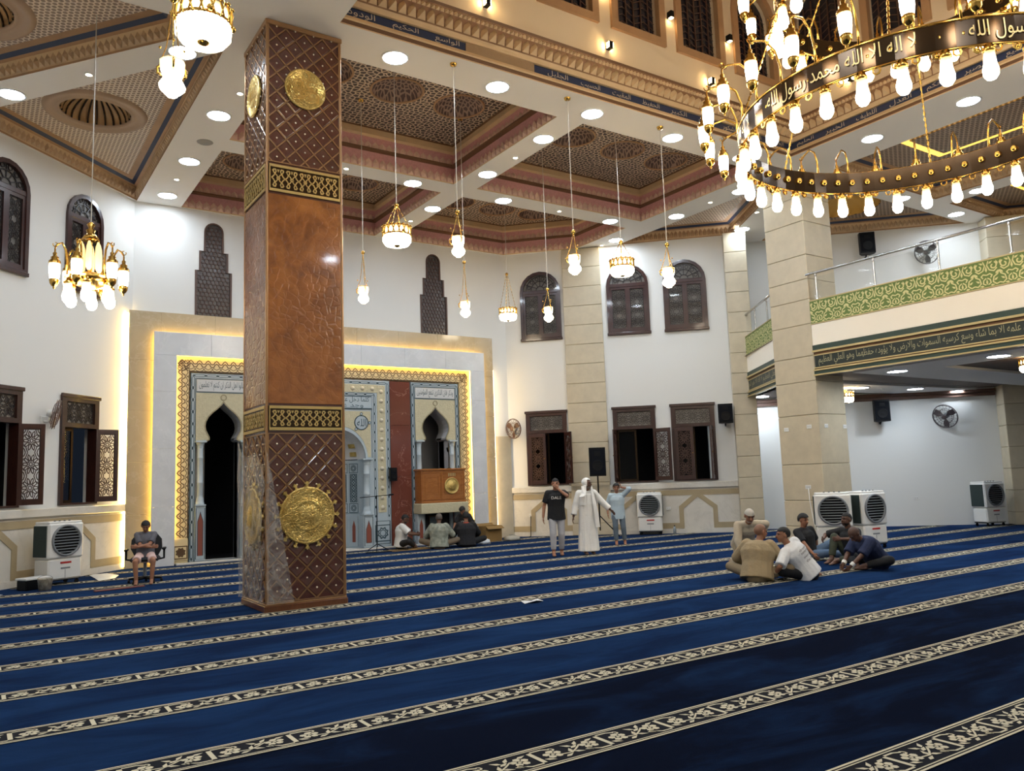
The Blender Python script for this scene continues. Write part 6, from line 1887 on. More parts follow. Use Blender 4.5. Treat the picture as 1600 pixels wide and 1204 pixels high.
m = MB(); m.tube(arc(0, 0.2, 0.125, 0.1, PI - 0.1, 10) and [(p[0], 0.0, 0.2 + (p[1] - 0.2) * 0.5) for p in arc(0, 0.2, 0.125, 0.0, PI, 10)], 0.005, 4); m.build('handle', GREYP, t)
t = thing('plastic_crate', 'dark crate with white lid beside the bucket and left air cooler', 'crate', (0.98, 17.62, 0.0), D(30))
m = MB(); m.cbox(-0.22, 0.22, -0.14, 0.14, 0.0, 0.18, 0.015); m.build('crate_body', BLACKP, t)
m = MB(); m.cbox(-0.24, 0.24, -0.16, 0.16, 0.18, 0.22, 0.01); m.build('lid', WHITEP, t)
m = MB(); m.cbox(-0.42, 0.42, -0.06, 0.06, 0.0, 0.02, 0.006); o = m.build('wooden_lath', mat('reddish_lath', (110, 54, 50), 0.6), None, (2.25, 16.25, 0.0), D(10)); tag(o, 'reddish strip lying on the carpet left of the office chair', 'lath')
# microphone stand in front of the prayer niche
t = thing('microphone_stand', 'thin black microphone stand in front of the prayer niche', 'microphone stand', (8.75, 19.6, 0))
m = MB(); m.cyl((0, 0, 0.1), (0, 0, 1.42), 0.012, n=6); m.build('pole', BLACKP, t)
m = MB()
for k in range(3): m.tube([(0, 0, 0.18), (0.3 * math.cos(2.1 * k), 0.3 * math.sin(2.1 * k), 0.012)], 0.012, 5)
m.build('tripod', BLACKP, t)
m = MB(); m.tube([(-0.45, 0.05, 1.38), (0.35, -0.04, 1.42)], 0.01, 5); m.cyl((0.33, -0.04, 1.42), (0.45, -0.05, 1.43), 0.022, n=8); m.build('boom', BLACKP, t)
m = MB(); m.tube([(0.1, -0.1, 0.012), (0.4, -0.25, 0.012), (0.8, -0.3, 0.012), (0.6, -0.5, 0.012), (0.0, -0.55, 0.012), (-0.5, -0.4, 0.012)], 0.012, 5); o = m.build('cable', BLACKP, None, (8.75, 19.6, 0.0)); tag(o, 'black cable curling on the floor around the microphone stand', 'cable')

# office chair
t = thing('office_chair', 'black swivel office chair with armrests under the sitting boy', 'chair', (2.78, 16.95, 0), D(-13))
m = MB()
for k in range(5):
    a = 2 * PI * k / 5 + 0.3
    m.tube([(0, 0, 0.10), (0.30 * math.cos(a), 0.30 * math.sin(a), 0.075)], [0.03, 0.02], 6)
m.build('star_base', BLACKP, t)
for k in range(5):
    a = 2 * PI * k / 5 + 0.3
    m = MB(); m.cyl((0.30 * math.cos(a) - 0.02, 0.30 * math.sin(a), 0.03), (0.30 * math.cos(a) + 0.02, 0.30 * math.sin(a), 0.03), 0.03, n=8); m.build('caster', BLACKP, t)
m = MB(); m.cyl((0, 0, 0.08), (0, 0, 0.42), 0.03, n=8); m.build('gas_lift', GREYP, t)
m = MB(); m.cbox(-0.26, 0.26, -0.26, 0.24, 0.41, 0.49, 0.035); m.build('seat', mat('black_chair_fabric', (28, 30, 34), 0.8), t)
m = MB()
pts = [(-0.20, 0.50), (0.20, 0.50), (0.28, 0.66), (0.27, 0.83), (0.19, 0.93), (0.0, 0.96), (-0.19, 0.93), (-0.27, 0.83), (-0.28, 0.66)]
m.M = Matrix.Rotation(-0.12, 4, 'X') @ Matrix.Translation((0, 0.02, 0)); m.plate(pts, (), 0.22, 0.29); m.M = None
m.tube([(0, 0.15, 0.45), (0, 0.32, 0.48), (0, 0.33, 0.62)], 0.03, 6)
m.build('backrest', bpy.data.materials['black_chair_fabric'], t)
for s in (-1, 1):
    m = MB(); m.tube([(s * 0.22, 0.0, 0.43), (s * 0.33, 0.0, 0.45), (s * 0.33, 0.0, 0.61)], 0.02, 6); m.cbox(s * 0.33 - 0.035, s * 0.33 + 0.035, -0.15, 0.13, 0.61, 0.65, 0.012); m.build('armrest', BLACKP, t)
# ================================================================== PEOPLE
def rcone(m, p0, p1, r0, r1, side=None, flat=1.0, n=12, cap0=True, cap1=True, flat1=None):
    # tapered limb with round or flat ends; side = wide axis, flat = depth / width
    p0, p1 = Vector(p0), Vector(p1)
    d = p1 - p0
    L = max(d.length, 1e-6)
    d = d / L
    a = (Vector(side) - d * Vector(side).dot(d)).normalized() if side is not None else d.orthogonal().normalized()
    b = d.cross(a)
    f1 = flat if flat1 is None else flat1
    rows = []
    if cap0:
        for k in (1.0, 0.8, 0.5): rows.append((-r0 * k * (min(1, flat) if True else 1), r0 * math.sqrt(1 - k * k * 0.98), flat))
    rows.append((0.0, r0, flat)); rows.append((L, r1, f1))
    if cap1:
        for k in (0.5, 0.8, 1.0): rows.append((L + r1 * k * min(1, f1), r1 * math.sqrt(1 - k * k * 0.98), f1))
    vs = []
    for h, r, fl_ in rows:
        for j in range(n):
            t = 2 * PI * j / n
            vs.append(p0 + d * h + a * (r * math.cos(t)) + b * (r * fl_ * math.sin(t)))
    k = len(rows)
    fs = [(i * n + j, i * n + (j + 1) % n, (i + 1) * n + (j + 1) % n, (i + 1) * n + j) for i in range(k - 1) for j in range(n)]
    fs.append(tuple(reversed(range(n)))); fs.append(tuple((k - 1) * n + j for j in range(n)))
    m.add(vs, fs)

def melt(m, name, mats, parent, voxel, smooth=4, ratio=0.4):
    # melt overlapping pieces into one continuous skin
    me = bpy.data.meshes.new(name)
    me.from_pydata(m.v, [], m.f)
    o = bpy.data.objects.new(name, me)
    COL.objects.link(o)
    r = o.modifiers.new('r', 'REMESH'); r.mode = 'VOXEL'; r.voxel_size = voxel; r.use_smooth_shade = True
    s = o.modifiers.new('s', 'SMOOTH'); s.factor = 0.5; s.iterations = smooth
    if ratio < 1:
        d = o.modifiers.new('d', 'DECIMATE'); d.ratio = ratio
    dg = bpy.context.evaluated_depsgraph_get()
    me2 = bpy.data.meshes.new_from_object(o.evaluated_get(dg))
    bpy.data.objects.remove(o); bpy.data.meshes.remove(me)
    me2.name = name
    me2.materials.clear()
    for x in (mats if isinstance(mats, list) else [mats]): me2.materials.append(x)
    for p in me2.polygons: p.use_smooth = True
    return link(name, me2, parent)

def ik(a, c, l1, l2, hint):
    a, c = Vector(a), Vector(c)
    d = c - a
    L = d.length
    if L > (l1 + l2) * 0.995:
        c = a + d * ((l1 + l2) * 0.995 / L); d = c - a; L = d.length
    x = (l1 * l1 - l2 * l2 + L * L) / (2 * L)
    h = math.sqrt(max(0, l1 * l1 - x * x))
    u = d / L
    v = Vector(hint); v = v - u * v.dot(u)
    v.normalize()
    return a + u * x + v * h, c

SKIN = mat('brown_skin', (152, 106, 80), 0.55)
SKIND = mat('dark_brown_skin', (98, 68, 54), 0.5)
HAIRB = mat('black_hair', (22, 20, 20), 0.7)
HAIRG = mat('grey_cropped_hair', (96, 88, 82), 0.8)
EYEW = mat('eye', (40, 30, 26), 0.3)
LIP = mat('lips', (116, 70, 60), 0.5)
def cloth(name, col, **k): return mat(name, col, 0.85, bump=0.5, bscale=14, **k)

def person(label, pos, yaw, pel, lean, look, hands, elbows, feet, knees, fit, s=1.0, twist=0.0, toes=None, hdir=None, handn=None):
    """local frame: x right, y forward, z up (metres at 1.72 m height); pos on the floor, yaw = facing direction in degrees from +X"""
    t = thing('person', label, 'person', (pos[0], pos[1], pos[2] if len(pos) > 2 else 0.0), D(yaw - 90))
    t.scale = (s, s, s)
    skin = fit.get('skin', SKIN)
    V = Vector
    P = V(pel)
    ln = V(lean).normalized()
    X = V((math.cos(twist), math.sin(twist), 0)); X = (X - ln * X.dot(ln)).normalized()
    F = ln.cross(X)                       # chest forward (pointing +y when upright)
    F = -X.cross(ln) if False else F
    neck = P + ln * 0.50
    chest = P + ln * 0.34
    waist = P + ln * 0.16
    # bow the spine a little when leaning
    lk = V(look).normalized()
    up = V((0, 0, 1)); hs = lk.cross(up)
    hs = hs.normalized() if hs.length > 0.1 else X
    hu = hs.cross(lk).normalized()
    headc = neck + ln * 0.075 + hu * 0.095 + lk * 0.03
    hipR, hipL = P + X * 0.095, P - X * 0.095
    Pd = {}
    fR, fL = V(feet[0]), V(feet[1])
    kR_, fR = ik(hipR, fR, 0.43, 0.42, knees[0]); kL_, fL = ik(hipL, fL, 0.43, 0.42, knees[1])
    sR, sL = neck - ln * 0.045 + X * 0.175, neck - ln * 0.045 - X * 0.175
    hR, hL = V(hands[0]), V(hands[1])
    eR, hR = ik(sR, hR, 0.29, 0.255, elbows[0]); eL, hL = ik(sL, hL, 0.29, 0.255, elbows[1])
    b = MB()
    # trunk
    rcone(b, P - ln * 0.02, waist, 0.155, 0.135, X, 0.70)
    rcone(b, waist, chest, 0.135, 0.165, X, 0.68)
    rcone(b, chest, neck - ln * 0.06, 0.165, 0.12, X, 0.66)
    rcone(b, sR - X * 0.03, sL + X * 0.03, 0.062, 0.062)
    rcone(b, neck - ln * 0.04, headc - hu * 0.05, 0.058, 0.054)
    # skull, jaw, nose, ears, brow
    def HP(x, y, z): return headc + hs * x + lk * y + hu * z
    def head_ball(c, r, n=14, mm=10):
        q = MB(Matrix(((hs.x, lk.x, hu.x, c.x), (hs.y, lk.y, hu.y, c.y), (hs.z, lk.z, hu.z, c.z), (0, 0, 0, 1))))
        q.ball((0, 0, 0), r, n, mm); b.add(q.v, q.f)
    head_ball(HP(0, -0.012, 0.025), (0.076, 0.097, 0.092))
    head_ball(HP(0, 0.02, -0.03), (0.064, 0.075, 0.085))
    head_ball(HP(0, 0.055, -0.085), (0.036, 0.032, 0.03))
    rcone(b, HP(0, 0.088, 0.012), HP(0, 0.108, -0.024), 0.011, 0.017, n=8)
    head_ball(HP(0.0, 0.078, 0.03), (0.055, 0.018, 0.014), 10, 6)
    head_ball(HP(0.0, 0.086, -0.055), (0.026, 0.012, 0.012), 8, 6)
    for sx in (-1, 1): head_ball(HP(0.078 * sx, -0.012, -0.005), (0.014, 0.026, 0.034), 8, 6)
    # legs
    for h, k, f, sg, i in ((hipR, kR_, fR, 1, 0), (hipL, kL_, fL, -1, 1)):
        rcone(b, h, k, 0.088, 0.058); rcone(b, k, f, 0.058, 0.040)
        kk = (f - k).normalized()
        cal = k + (f - k) * 0.30
        rcone(b, cal, k + (f - k) * 0.55, 0.056, 0.050)
        td = V(toes[i]) if toes else V((0, 1, 0))
        td.normalize()
        rcone(b, f - td * 0.04 - V((0, 0, 0.035)), f + td * 0.12 - V((0, 0, 0.05)), 0.038, 0.042, td.cross(up) if td.cross(up).length > .1 else X, 0.62)
        rcone(b, f + td * 0.10 - V((0, 0, 0.052)), f + td * 0.165 - V((0, 0, 0.058)), 0.042, 0.034, td.cross(up) if td.cross(up).length > .1 else X, 0.45)
        rcone(b, f, f + td * 0.07 - V((0, 0, 0.03)), 0.042, 0.036)
    # arms and hands
    for sh, e, h, sg, i in ((sR, eR, hR, 1, 0), (sL, eL, hL, -1, 1)):
        rcone(b, sh, e, 0.052, 0.040); rcone(b, e, h, 0.042, 0.027)
        d = (h - e).normalized()
        if hdir and hdir[i] is not None: d = V(hdir[i]).normalized()
        nrm = V(handn[i]) if handn and handn[i] is not None else V((-sg, 0.2, 0))       # palm normal
        nrm = (nrm - d * nrm.dot(d)); nrm = nrm.normalized() if nrm.length > 1e-3 else d.orthogonal().normalized()
        w = d.cross(nrm).normalized()
        th = w if (w.dot(V((0, 1, 0.4))) > 0) else -w                          # thumb side
        rcone(b, h, h + d * 0.075, 0.030, 0.040, w, 0.42)
        rcone(b, h + d * 0.05, h + d * 0.09, 0.040, 0.040, w, 0.36)
        for q, (o_, l_) in enumerate(((0.033, 0.066), (0.011, 0.076), (-0.011, 0.070), (-0.032, 0.055))):
            r0 = h + d * 0.085 + th * o_
            a1 = (d + nrm * 0.18 + th * o_ * 3).normalized(); k1 = r0 + a1 * l_ * 0.55
            a2_ = (d + nrm * 0.75).normalized(); k2 = k1 + a2_ * l_ * 0.5
            rcone(b, r0 - d * 0.02, k1, 0.0098, 0.0092, n=6); rcone(b, k1, k2, 0.0092, 0.0078, n=6)
        r0 = h + d * 0.028 + th * 0.026
        k1 = r0 + (th * 0.75 + d * 0.75 + nrm * 0.25).normalized() * 0.045; k2 = k1 + (d + nrm * 0.5 + th * 0.15).normalized() * 0.032
        rcone(b, r0, k1, 0.013, 0.011, n=6); rcone(b, k1, k2, 0.011, 0.009, n=6)
    body = melt(b, 'body', skin, t, 0.0075, 2, 0.45)
    # face details
    q = MB()
    for sx in (-1, 1):
        c = HP(0.031 * sx, 0.086, 0.012); q.ball(c, (0.011, 0.011, 0.008), 6, 4)
        c2 = HP(0.033 * sx, 0.090, 0.036); rcone(q, c2 - hs * 0.018, c2 + hs * 0.018, 0.005, 0.005, n=5)
    q.build('eyes', EYEW, t)
    q = MB(); c = HP(0, 0.094, -0.056); rcone(q, c - hs * 0.02, c + hs * 0.02, 0.006, 0.006, n=6); q.build('mouth', LIP, t)
    HM = Matrix(((hs.x, lk.x, hu.x, headc.x), (hs.y, lk.y, hu.y, headc.y), (hs.z, lk.z, hu.z, headc.z), (0, 0, 0, 1)))
    def shell(r, keep, c=(0, -0.012, 0.025), n=22, mm=16, th=0.0):
        q = MB(); q.ball(c, r, n, mm)
        f2 = [f for f in q.f if all(keep(*q.v[i]) for i in f)]
        return [tuple(HM @ Vector(v)) for v in q.v], f2
    hk = fit.get('hair', 'short')
    if hk in ('short', 'full', 'crop'):
        g = {'short': 0.010, 'full': 0.022, 'crop': 0.004}[hk]
        vs, fs = shell((0.078 + g, 0.099 + g, 0.094 + g), lambda x, y, z: z > 0.055 or (z > -0.045 + max(0, y + 0.02) * 1.9 and y < 0.035))
        q = MB(); q.add(vs, fs, 0, True); q.build('hair', fit.get('haircol', HAIRB), t)
    if fit.get('beard'):
        vs, fs = shell((0.070, 0.082, 0.092), lambda x, y, z: z < -0.05 and y > -0.01, (0, 0.02, -0.03))
        q = MB(); q.add(vs, fs, 0, True); q.build('beard', fit['beard'], t)
    if fit.get('cap'):
        vs, fs = shell((0.088, 0.110, 0.104), lambda x, y, z: z > 0.045)
        q = MB(); q.add(vs, fs, 0, True); q.build('skullcap', fit['cap'], t)
    # ---- clothes
    sleeve = fit.get('sleeve', 0.75)       # fraction of upper arm; >1 reaches along the forearm
    sh_m = fit.get('shirt')
    if sh_m:
        q = MB()
        sb = fit.get('bulk', 1.0)
        hem = P - ln * fit.get('hem', 0.10)
        k = fit.get('loose', 1.22)
        rcone(q, hem, waist, 0.172 * k, 0.155 * k, X, 0.74, 16, False, True)
        rcone(q, waist, chest, 0.155 * k, 0.178 * k, X, 0.72, 16)
        rcone(q, chest, neck - ln * 0.045, 0.178 * k, 0.13, X, 0.70, 16)
        rcone(q, sR - X * 0.02, sL + X * 0.02, 0.076, 0.076)
        for sh, e, h in ((sR, eR, hR), (sL, eL, hL)):
            if sleeve <= 1.0:
                rcone(q, sh, sh + (e - sh) * sleeve, 0.076 * sb, 0.074 * sb, cap1=False)
            else:
                rcone(q, sh, e, 0.078 * sb, 0.068 * sb); rcone(q, e, e + (h - e) * (sleeve - 1), 0.068 * sb, 0.052 * sb, cap1=False)
        rcone(q, neck - ln * 0.05, neck + ln * 0.005, 0.085, 0.070, cap1=False)
        so = melt(q, 'shirt', sh_m, t, 0.012, 3, 0.5)
        if fit.get('text'):
            txt, tcol, mode = fit['text']
            q = MB()
            sgn = 1 if mode == 'front' else -1
            org = chest + ln * (0.02 if mode == 'front' else 0.03) + F * sgn * (0.178 * k * 0.72 + 0.014)
            lines = txt if isinstance(txt, list) else [txt]
            for i, l in enumerate(lines):
                hgt = 0.062 if len(lines) == 1 else 0.040
                q.text(l, 0, -i * 0.062, hgt, 0, 0, maxw=0.22, wrap=lambda px, pz: tuple(org - X * sgn * px + ln * pz - F * sgn * (px * px) * 1.9 + F * sgn * 0.004))
            q.build('shirt_print', tcol, so)
    tr = fit.get('trousers')
    if tr:
        q = MB()
        lg = fit.get('leg', 1.85)          # 1 = knee, 2 = ankle
        rcone(q, P - ln * 0.05, P + ln * 0.10, 0.172, 0.162, X, 0.76, 16)
        for h, k, f in ((hipR, kR_, fR), (hipL, kL_, fL)):
            if lg <= 1: rcone(q, h, h + (k - h) * lg, 0.108, 0.098, cap1=False)
            else:
                rcone(q, h, k, 0.098, 0.076); rcone(q, k, k + (f - k) * (lg - 1), 0.078, fit.get('cuff', 0.060), cap1=False)
        melt(q, 'trousers', tr, t, 0.012, 3, 0.5)
    return t, dict(P=P, neck=neck, ln=ln, X=X, F=F, headc=headc, HM=HM, sR=sR, sL=sL, eR=eR, eL=eL, hR=hR, hL=hL, chest=chest, waist=waist, fR=fR, fL=fL)

up_, dn = (0, 0, 1), (0, 0, -1)
# ---- three walking figures
CAMDIR = -127
person('man in a black printed T-shirt and grey trousers walking with a hand at his mouth', (10.82, 14.59), -122, (0, 0, 0.92), (0, 0.03, 1), (0.05, 1, -0.15),
       ((0.30, 0.06, 0.86), (-0.05, 0.19, 1.46)), ((0.4, -1, 0), (-1, 0.0, -0.8)), ((0.10, 0.14, 0.085), (-0.09, -0.05, 0.085)), ((0, 1, 0), (0, 1, 0)),
       dict(shirt=cloth('black_tee', (24, 25, 28)), trousers=cloth('light_grey_trousers', (172, 172, 176)), sleeve=0.75, hem=0.13, hair='crop', haircol=HAIRB, text=('DALE', WHITEP, 'front')),
       hdir=((0, 0.1, -1), (0.6, 0.0, 0.7)), handn=(None, (0, -1, 0.2)))
tt, J = person('man in a long white robe and white headcloth reaching out one hand', (11.42, 14.25), -112, (0, 0, 0.935), (0, 0.02, 1), (-0.75, 0.75, 0.0),
       ((0.36, 0.05, 0.82), (-0.62, 0.10, 0.90)), ((0.5, -1, 0), (-0.2, -1, -0.4)), ((0.09, 0.03, 0.085), (-0.09, -0.01, 0.085)), ((0, 1, 0), (0, 1, 0)),
       dict(skin=SKIND, hair='none', beard=mat('grey_beard', (120, 112, 106), 0.8)), s=0.97)
q = MB()
for i, (z, r, fl2) in enumerate(((0.08, 0.235, 0.72), (0.45, 0.215, 0.74), (0.9, 0.205, 0.76), (1.15, 0.20, 0.74), (1.36, 0.165, 0.72))):
    if i: rcone(q, (0, 0.02, z0), (0, 0.02, z), r0, r, (1, 0, 0), fl0, 18, i > 1, i < 4)
    z0, r0, fl0 = z, r, fl2
rcone(q, J['sR'] - J['X'] * .02, J['sL'] + J['X'] * .02, 0.082, 0.082)
for sh, e, h in ((J['sR'], J['eR'], J['hR']), (J['sL'], J['eL'], J['hL'])):
    rcone(q, sh, e, 0.085, 0.075); rcone(q, e, e + (h - e) * 0.85, 0.075, 0.07, cap1=False)
for k in range(9):
    a = -0.3 + PI * 1.6 * k / 8
    rcone(q, (0.19 * math.cos(a), 0.02 + 0.14 * math.sin(a), 0.95), (0.228 * math.cos(a), 0.02 + 0.168 * math.sin(a), 0.09), 0.012, 0.026, cap1=False, n=6)
ROBE = cloth('white_robe_cloth', (236, 234, 228))
melt(q, 'robe', ROBE, tt, 0.012, 3, 0.5)
q = MB()
HMx = J['HM']
h2 = MB(); h2.ball((0, -0.02, 0.03), (0.098, 0.118, 0.112), 22, 16)
keep = [f for f in h2.f if all(h2.v[i][1] < 0.055 - 0.0 * h2.v[i][2] or h2.v[i][2] > 0.085 for i in f)]
q.add([tuple(HMx @ Vector(v)) for v in h2.v], keep, 0, True)
nk = J['neck']
def drape(pts0, pts1):
    n = len(pts0); q.add(pts0 + pts1, [(i, i + 1, n + i + 1, n + i) for i in range(n - 1)], 0, True)
hc = J['headc']
ringp = lambda r, z, y0, a0, a1, n=14: [(hc.x + r * math.cos(a0 + (a1 - a0) * i / n), hc.y + y0 + r * 1.1 * math.sin(a0 + (a1 - a0) * i / n), z) for i in range(n + 1)]
A0, A1 = PI * 0.80, PI * 2.35
drape(ringp(0.098, hc.z - 0.02, -0.02, A0, A1), ringp(0.125, hc.z - 0.14, -0.02, A0, A1))
drape(ringp(0.125, hc.z - 0.14, -0.02, A0, A1), ringp(0.21, hc.z - 0.25, -0.02, A0, A1))
drape(ringp(0.21, hc.z - 0.25, -0.02, A0, A1), ringp(0.225, hc.z - 0.48, -0.02, A0, A1))
for sx, zb in ((-1, 0.62), (1, 1.32)):
    x0 = 0.10 * sx
    prev = None
    for z, y, w, dx in ((hc.z - 0.05, 0.06, 0.05, 0.0), (hc.z - 0.22, 0.155, 0.07, 0.0), (1.15, 0.20, 0.09, 0.02), (0.9, 0.215, 0.10, 0.05), (zb, 0.22, 0.10, 0.07)):
        if z < zb: continue
        row = [(x0 + sx * (dx - 0.5 * w) + hc.x * .3, y, z), (x0 + sx * dx + hc.x * .3, y + 0.02, z), (x0 + sx * (dx + 0.6 * w) + hc.x * .3, y - 0.03, z)]
        if prev: drape(prev, row)
        prev = row
q.build('headcloth', ROBE, tt)
person('boy in a light blue shirt and grey trousers holding a hand to his ear', (13.46, 15.57), -128, (0, 0, 0.92), (0.02, 0.02, 1), (0.1, 1, -0.1),
       ((0.28, 0.05, 0.88), (-0.12, 0.05, 1.60)), ((0.5, -1, 0), (-1, 0.5, -0.3)), ((0.08, 0.10, 0.085), (-0.16, 0.0, 0.085)), ((0, 1, 0), (0, 1, 0)),
       dict(shirt=cloth('light_blue_shirt', (176, 194, 204)), trousers=cloth('slate_trousers', (96, 108, 118)), sleeve=1.35, hem=0.20, hair='full'), s=0.89, handn=(None, (1, 0, 0)), hdir=(None, (0.3, 0, 1)))

# ---- boy on the office chair
person('boy in a grey T-shirt and pink shorts sitting with folded arms on the office chair', (2.78, 16.95), -103, (0, -0.02, 0.615), (0, -0.04, 1), (0, 1, -0.55),
       ((-0.13, 0.22, 0.80), (0.13, 0.25, 0.82)), ((1, 0.1, -0.5), (-1, 0.1, -0.5)), ((0.15, 0.40, 0.085), (-0.16, 0.38, 0.085)), ((0.3, 1, 1), (-0.3, 1, 1)),
       dict(shirt=cloth('grey_tee', (92, 92, 100)), trousers=cloth('pale_pink_shorts', (214, 186, 182)), leg=0.82, sleeve=0.8, hair='full', skin=SKIN), s=0.84, hdir=((-0.9, 0.2, 0.1), (0.9, 0.2, 0.1)), handn=((0, -1, 0), (0, -1, 0)))

# ---- seated circle on the carpet at the right
KHAKI = cloth('khaki_shirt', (158, 140, 108))
cross = (((0.10, 0.34, 0.08), (-0.10, 0.36, 0.09)), ((1, 0.25, 0.25), (-1, 0.25, 0.25)))
person('bald man in a khaki shirt sitting cross-legged with his back turned', (10.25, 8.62), 28, (0, -0.04, 0.115), (0.04, 0.36, 1), (0.75, 0.75, -0.15),
       ((0.26, 0.36, 0.12), (-0.22, 0.36, 0.20)), ((1, -0.6, 0.2), (-1, -0.6, 0.2)), cross[0], cross[1],
       dict(shirt=KHAKI, trousers=cloth('khaki_trousers', (138, 122, 96)), sleeve=1.7, hem=0.08, loose=1.55, bulk=1.3, hair='crop', haircol=mat('shaven_scalp', (132, 96, 76), 0.6), skin=SKIN), toes=((-1, 0.4, 0), (1, 0.4, 0)))
person('man in a white T-shirt with black writing on its back, leaning toward the khaki shirt', (10.93, 8.22), 92, (0.0, -0.02, 0.115), (-0.50, 0.42, 1), (-0.8, 0.6, 0.0),
       ((0.05, 0.36, 0.20), (-0.52, 0.26, 0.06)), ((0.8, -0.5, 0.3), (-0.6, -0.8, 0.3)), ((0.36, 0.08, 0.07), (-0.12, 0.36, 0.08)), ((0.6, 0.7, 0.1), (-1, 0.4, 0.2)),
       dict(shirt=cloth('white_tee', (222, 224, 226)), trousers=cloth('black_trousers', (22, 23, 26)), sleeve=0.95, hem=0.08, loose=1.4, bulk=1.2, hair='short', text=(['dreams', 'never say', 'always keep', 'the faith'], BLACKP, 'back')), toes=((0.8, 0.2, 0), (0.9, 0.3, 0)))
person('older man in a skullcap and cream shirt bending down behind the khaki shirt', (11.55, 9.95), -118, (0, -0.10, 0.46), (0.05, 0.80, 0.75), (0.12, 0.9, -0.40),
       ((0.24, 0.42, 0.14), (-0.30, 0.05, 0.52)), ((0.8, -0.3, 0.3), (-1, -0.6, 0.4)), ((0.12, -0.40, 0.09), (-0.12, -0.42, 0.09)), ((0.1, 1, -0.6), (-0.1, 1, -0.6)),
       dict(shirt=cloth('cream_shirt', (190, 178, 156)), trousers=cloth('stone_trousers', (150, 138, 116)), sleeve=1.45, hem=0.12, hair='crop', haircol=HAIRG, cap=mat('white_skullcap', (186, 182, 172), 0.8), beard=mat('white_beard', (190, 184, 176), 0.8)), toes=((0, -1, -0.2), (0, -1, -0.2)), hdir=((0, 0.3, -1), None))
person('dark-haired boy in a black T-shirt and blue jeans sitting with legs stretched out', (13.2, 9.85), -100, (0, 0, 0.115), (0.10, -0.12, 1), (-0.05, 1, -0.15),
       ((0.22, 0.34, 0.16), (-0.30, -0.10, 0.10)), ((1, -0.3, 0), (-1, -0.4, 0.3)), ((-0.55, 0.62, 0.10), (-0.68, 0.42, 0.10)), ((0, 0.3, 1), (-0.3, 0.3, 1)),
       dict(shirt=cloth('plain_black_tee', (26, 27, 30)), trousers=cloth('pale_blue_jeans', (100, 124, 152)), sleeve=0.85, hair='full'), toes=((-0.8, 0.3, 0.5), (-0.8, 0.3, 0.5)), s=0.97)
person('bearded man in a black shirt and olive trousers with one knee raised, seen in profile', (13.28, 8.97), 172, (0, 0, 0.115), (0, 0.14, 1), (0.05, 1, 0.02),
       ((0.28, 0.42, 0.44), (-0.16, 0.44, 0.46)), ((1, -0.3, 0.0), (-1, -0.2, -0.2)), ((0.14, 0.40, 0.085), (-0.05, 0.48, 0.085)), ((0.3, 0.8, 1), (-1, 0.3, 0.15)),
       dict(shirt=bpy.data.materials['plain_black_tee'], trousers=cloth('olive_trousers', (60, 66, 52)), sleeve=0.9, hair='crop', haircol=HAIRB, skin=SKIND, beard=HAIRB))
tt, J = person('bald man in a navy shirt bowing forward over his folded legs, cuffs white', (12.75, 8.22), 166, (0, -0.08, 0.12), (0.0, 0.86, 1), (0.0, 0.8, -0.9),
       ((0.06, 0.62, 0.10), (-0.10, 0.60, 0.09)), ((1, -0.4, 0.0), (-1, -0.4, 0.0)), ((0.10, 0.30, 0.08), (-0.12, 0.34, 0.08)), ((1, 0.3, 0.2), (-1, 0.3, 0.2)),
       dict(shirt=cloth('navy_shirt', (28, 40, 74)), trousers=bpy.data.materials['black_trousers'], sleeve=0.95, hem=0.06, loose=1.45, bulk=1.2, hair='crop', haircol=mat('dark_scalp', (84, 60, 50), 0.5), skin=SKIND), toes=((-1, 0.3, 0), (1, 0.3, 0)))
for h, e in ((J['hR'], J['eR']), (J['hL'], J['eL'])):
    q = MB(); rcone(q, e + (h - e) * 0.72, e + (h - e) * 0.95, 0.042, 0.040, cap0=False, cap1=False); q.build('white_cuff', WHITEP, tt)

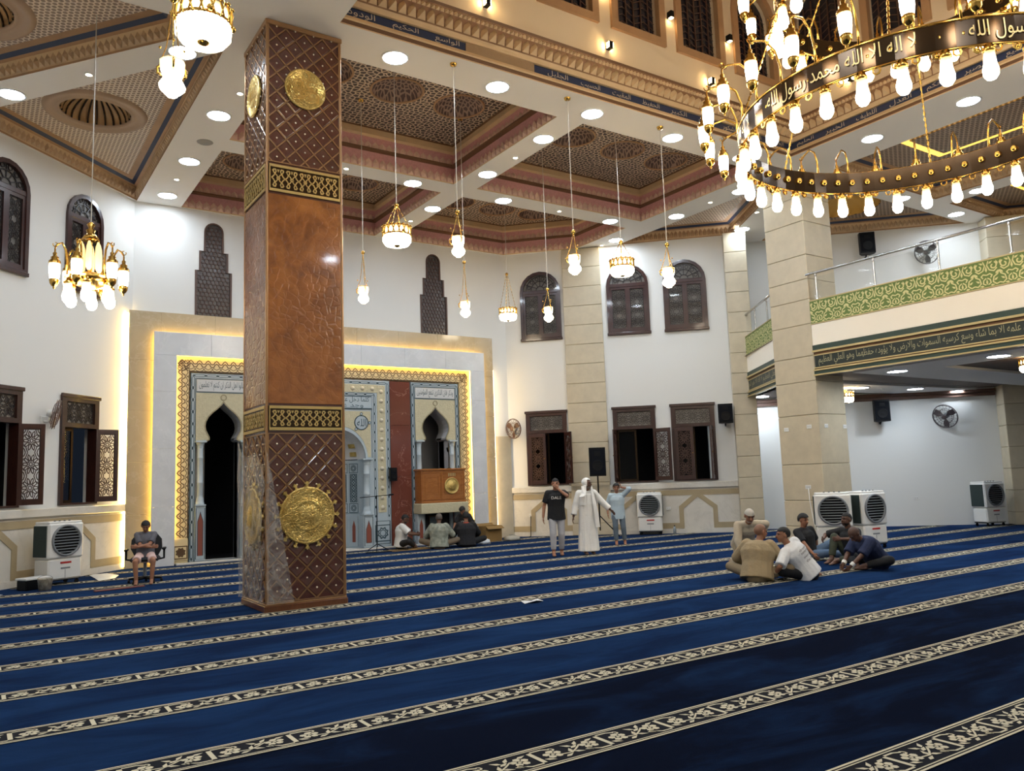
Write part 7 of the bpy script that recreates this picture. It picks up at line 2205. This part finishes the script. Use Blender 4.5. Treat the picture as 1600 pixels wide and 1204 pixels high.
# ---- group sitting in front of the pulpit
person('man in a white polo shirt sitting cross-legged by the red marble strip', (9.42, 19.62), -25, (0, 0, 0.13), (0, 0.10, 1), (0, 0.9, -0.5),
       ((0.10, 0.42, 0.36), (-0.06, 0.42, 0.38)), ((1, -0.5, -0.2), (-1, -0.5, -0.2)), cross[0], cross[1],
       dict(shirt=cloth('white_polo', (216, 216, 212)), trousers=bpy.data.materials['black_trousers'], sleeve=0.85, hem=0.08, loose=1.4, bulk=1.15, hair='crop', haircol=HAIRB, skin=SKIND, beard=HAIRB), toes=((-1, 0.4, 0), (1, 0.4, 0)))
person('person in a patterned grey-green shirt sitting with back turned before the pulpit doorway', (10.08, 18.72), 58, (0, 0, 0.115), (0, 0.14, 1), (0.05, 1, -0.2),
       ((0.26, 0.34, 0.20), (-0.26, 0.34, 0.20)), ((1, -0.5, -0.2), (-1, -0.5, -0.2)), cross[0], cross[1],
       dict(shirt=cloth('patterned_grey_shirt', (160, 164, 150), col2=(104, 110, 98), vscale=9), trousers=cloth('brown_trousers', (110, 96, 78)), sleeve=1.3, hem=0.08, loose=1.5, bulk=1.2, hair='short', haircol=HAIRG, skin=SKIND), toes=((-1, 0.4, 0), (1, 0.4, 0)))
tt, J = person('person in a black top with an orange collar sitting with back turned', (10.82, 18.58), 62, (0, 0, 0.115), (0.0, 0.12, 1), (0.1, 1, -0.2),
       ((0.26, 0.38, 0.20), (-0.42, 0.30, 0.12)), ((1, -0.5, -0.2), (-1, -0.5, -0.1)), cross[0], cross[1],
       dict(shirt=cloth('black_top', (24, 24, 28)), trousers=bpy.data.materials['black_trousers'], sleeve=1.6, hem=0.08, loose=1.5, bulk=1.2, hair='full'), toes=((-1, 0.4, 0), (1, 0.4, 0)))
q = MB(); q.tube([tuple(J['neck'] + J['X'] * 0.088 * math.cos(2 * PI * i / 14) + J['F'] * 0.088 * math.sin(2 * PI * i / 14) - J['ln'] * 0.01) for i in range(14)], 0.024, 6, closed=True)
q.build('orange_collar', mat('orange_collar_cloth', (226, 92, 54), 0.8), tt)
person('person in a black T-shirt with white prints kneeling beside the cardboard box', (11.50, 19.72), -150, (0, -0.05, 0.42), (0, 0.45, 1), (-0.1, 0.9, -0.7),
       ((0.20, 0.46, 0.42), (-0.34, 0.34, 0.40)), ((1, -0.5, -0.2), (-1, -0.5, -0.2)), ((0.12, -0.40, 0.09), (-0.12, -0.40, 0.09)), ((0.1, 1, -0.6), (-0.1, 1, -0.6)),
       dict(shirt=cloth('black_print_tee', (22, 22, 26)), trousers=cloth('grey_blue_trousers', (70, 78, 90)), sleeve=0.85, hair='full', text=('W', WHITEP, 'front')), toes=((0, -1, -0.2), (0, -1, -0.2)), s=0.9)
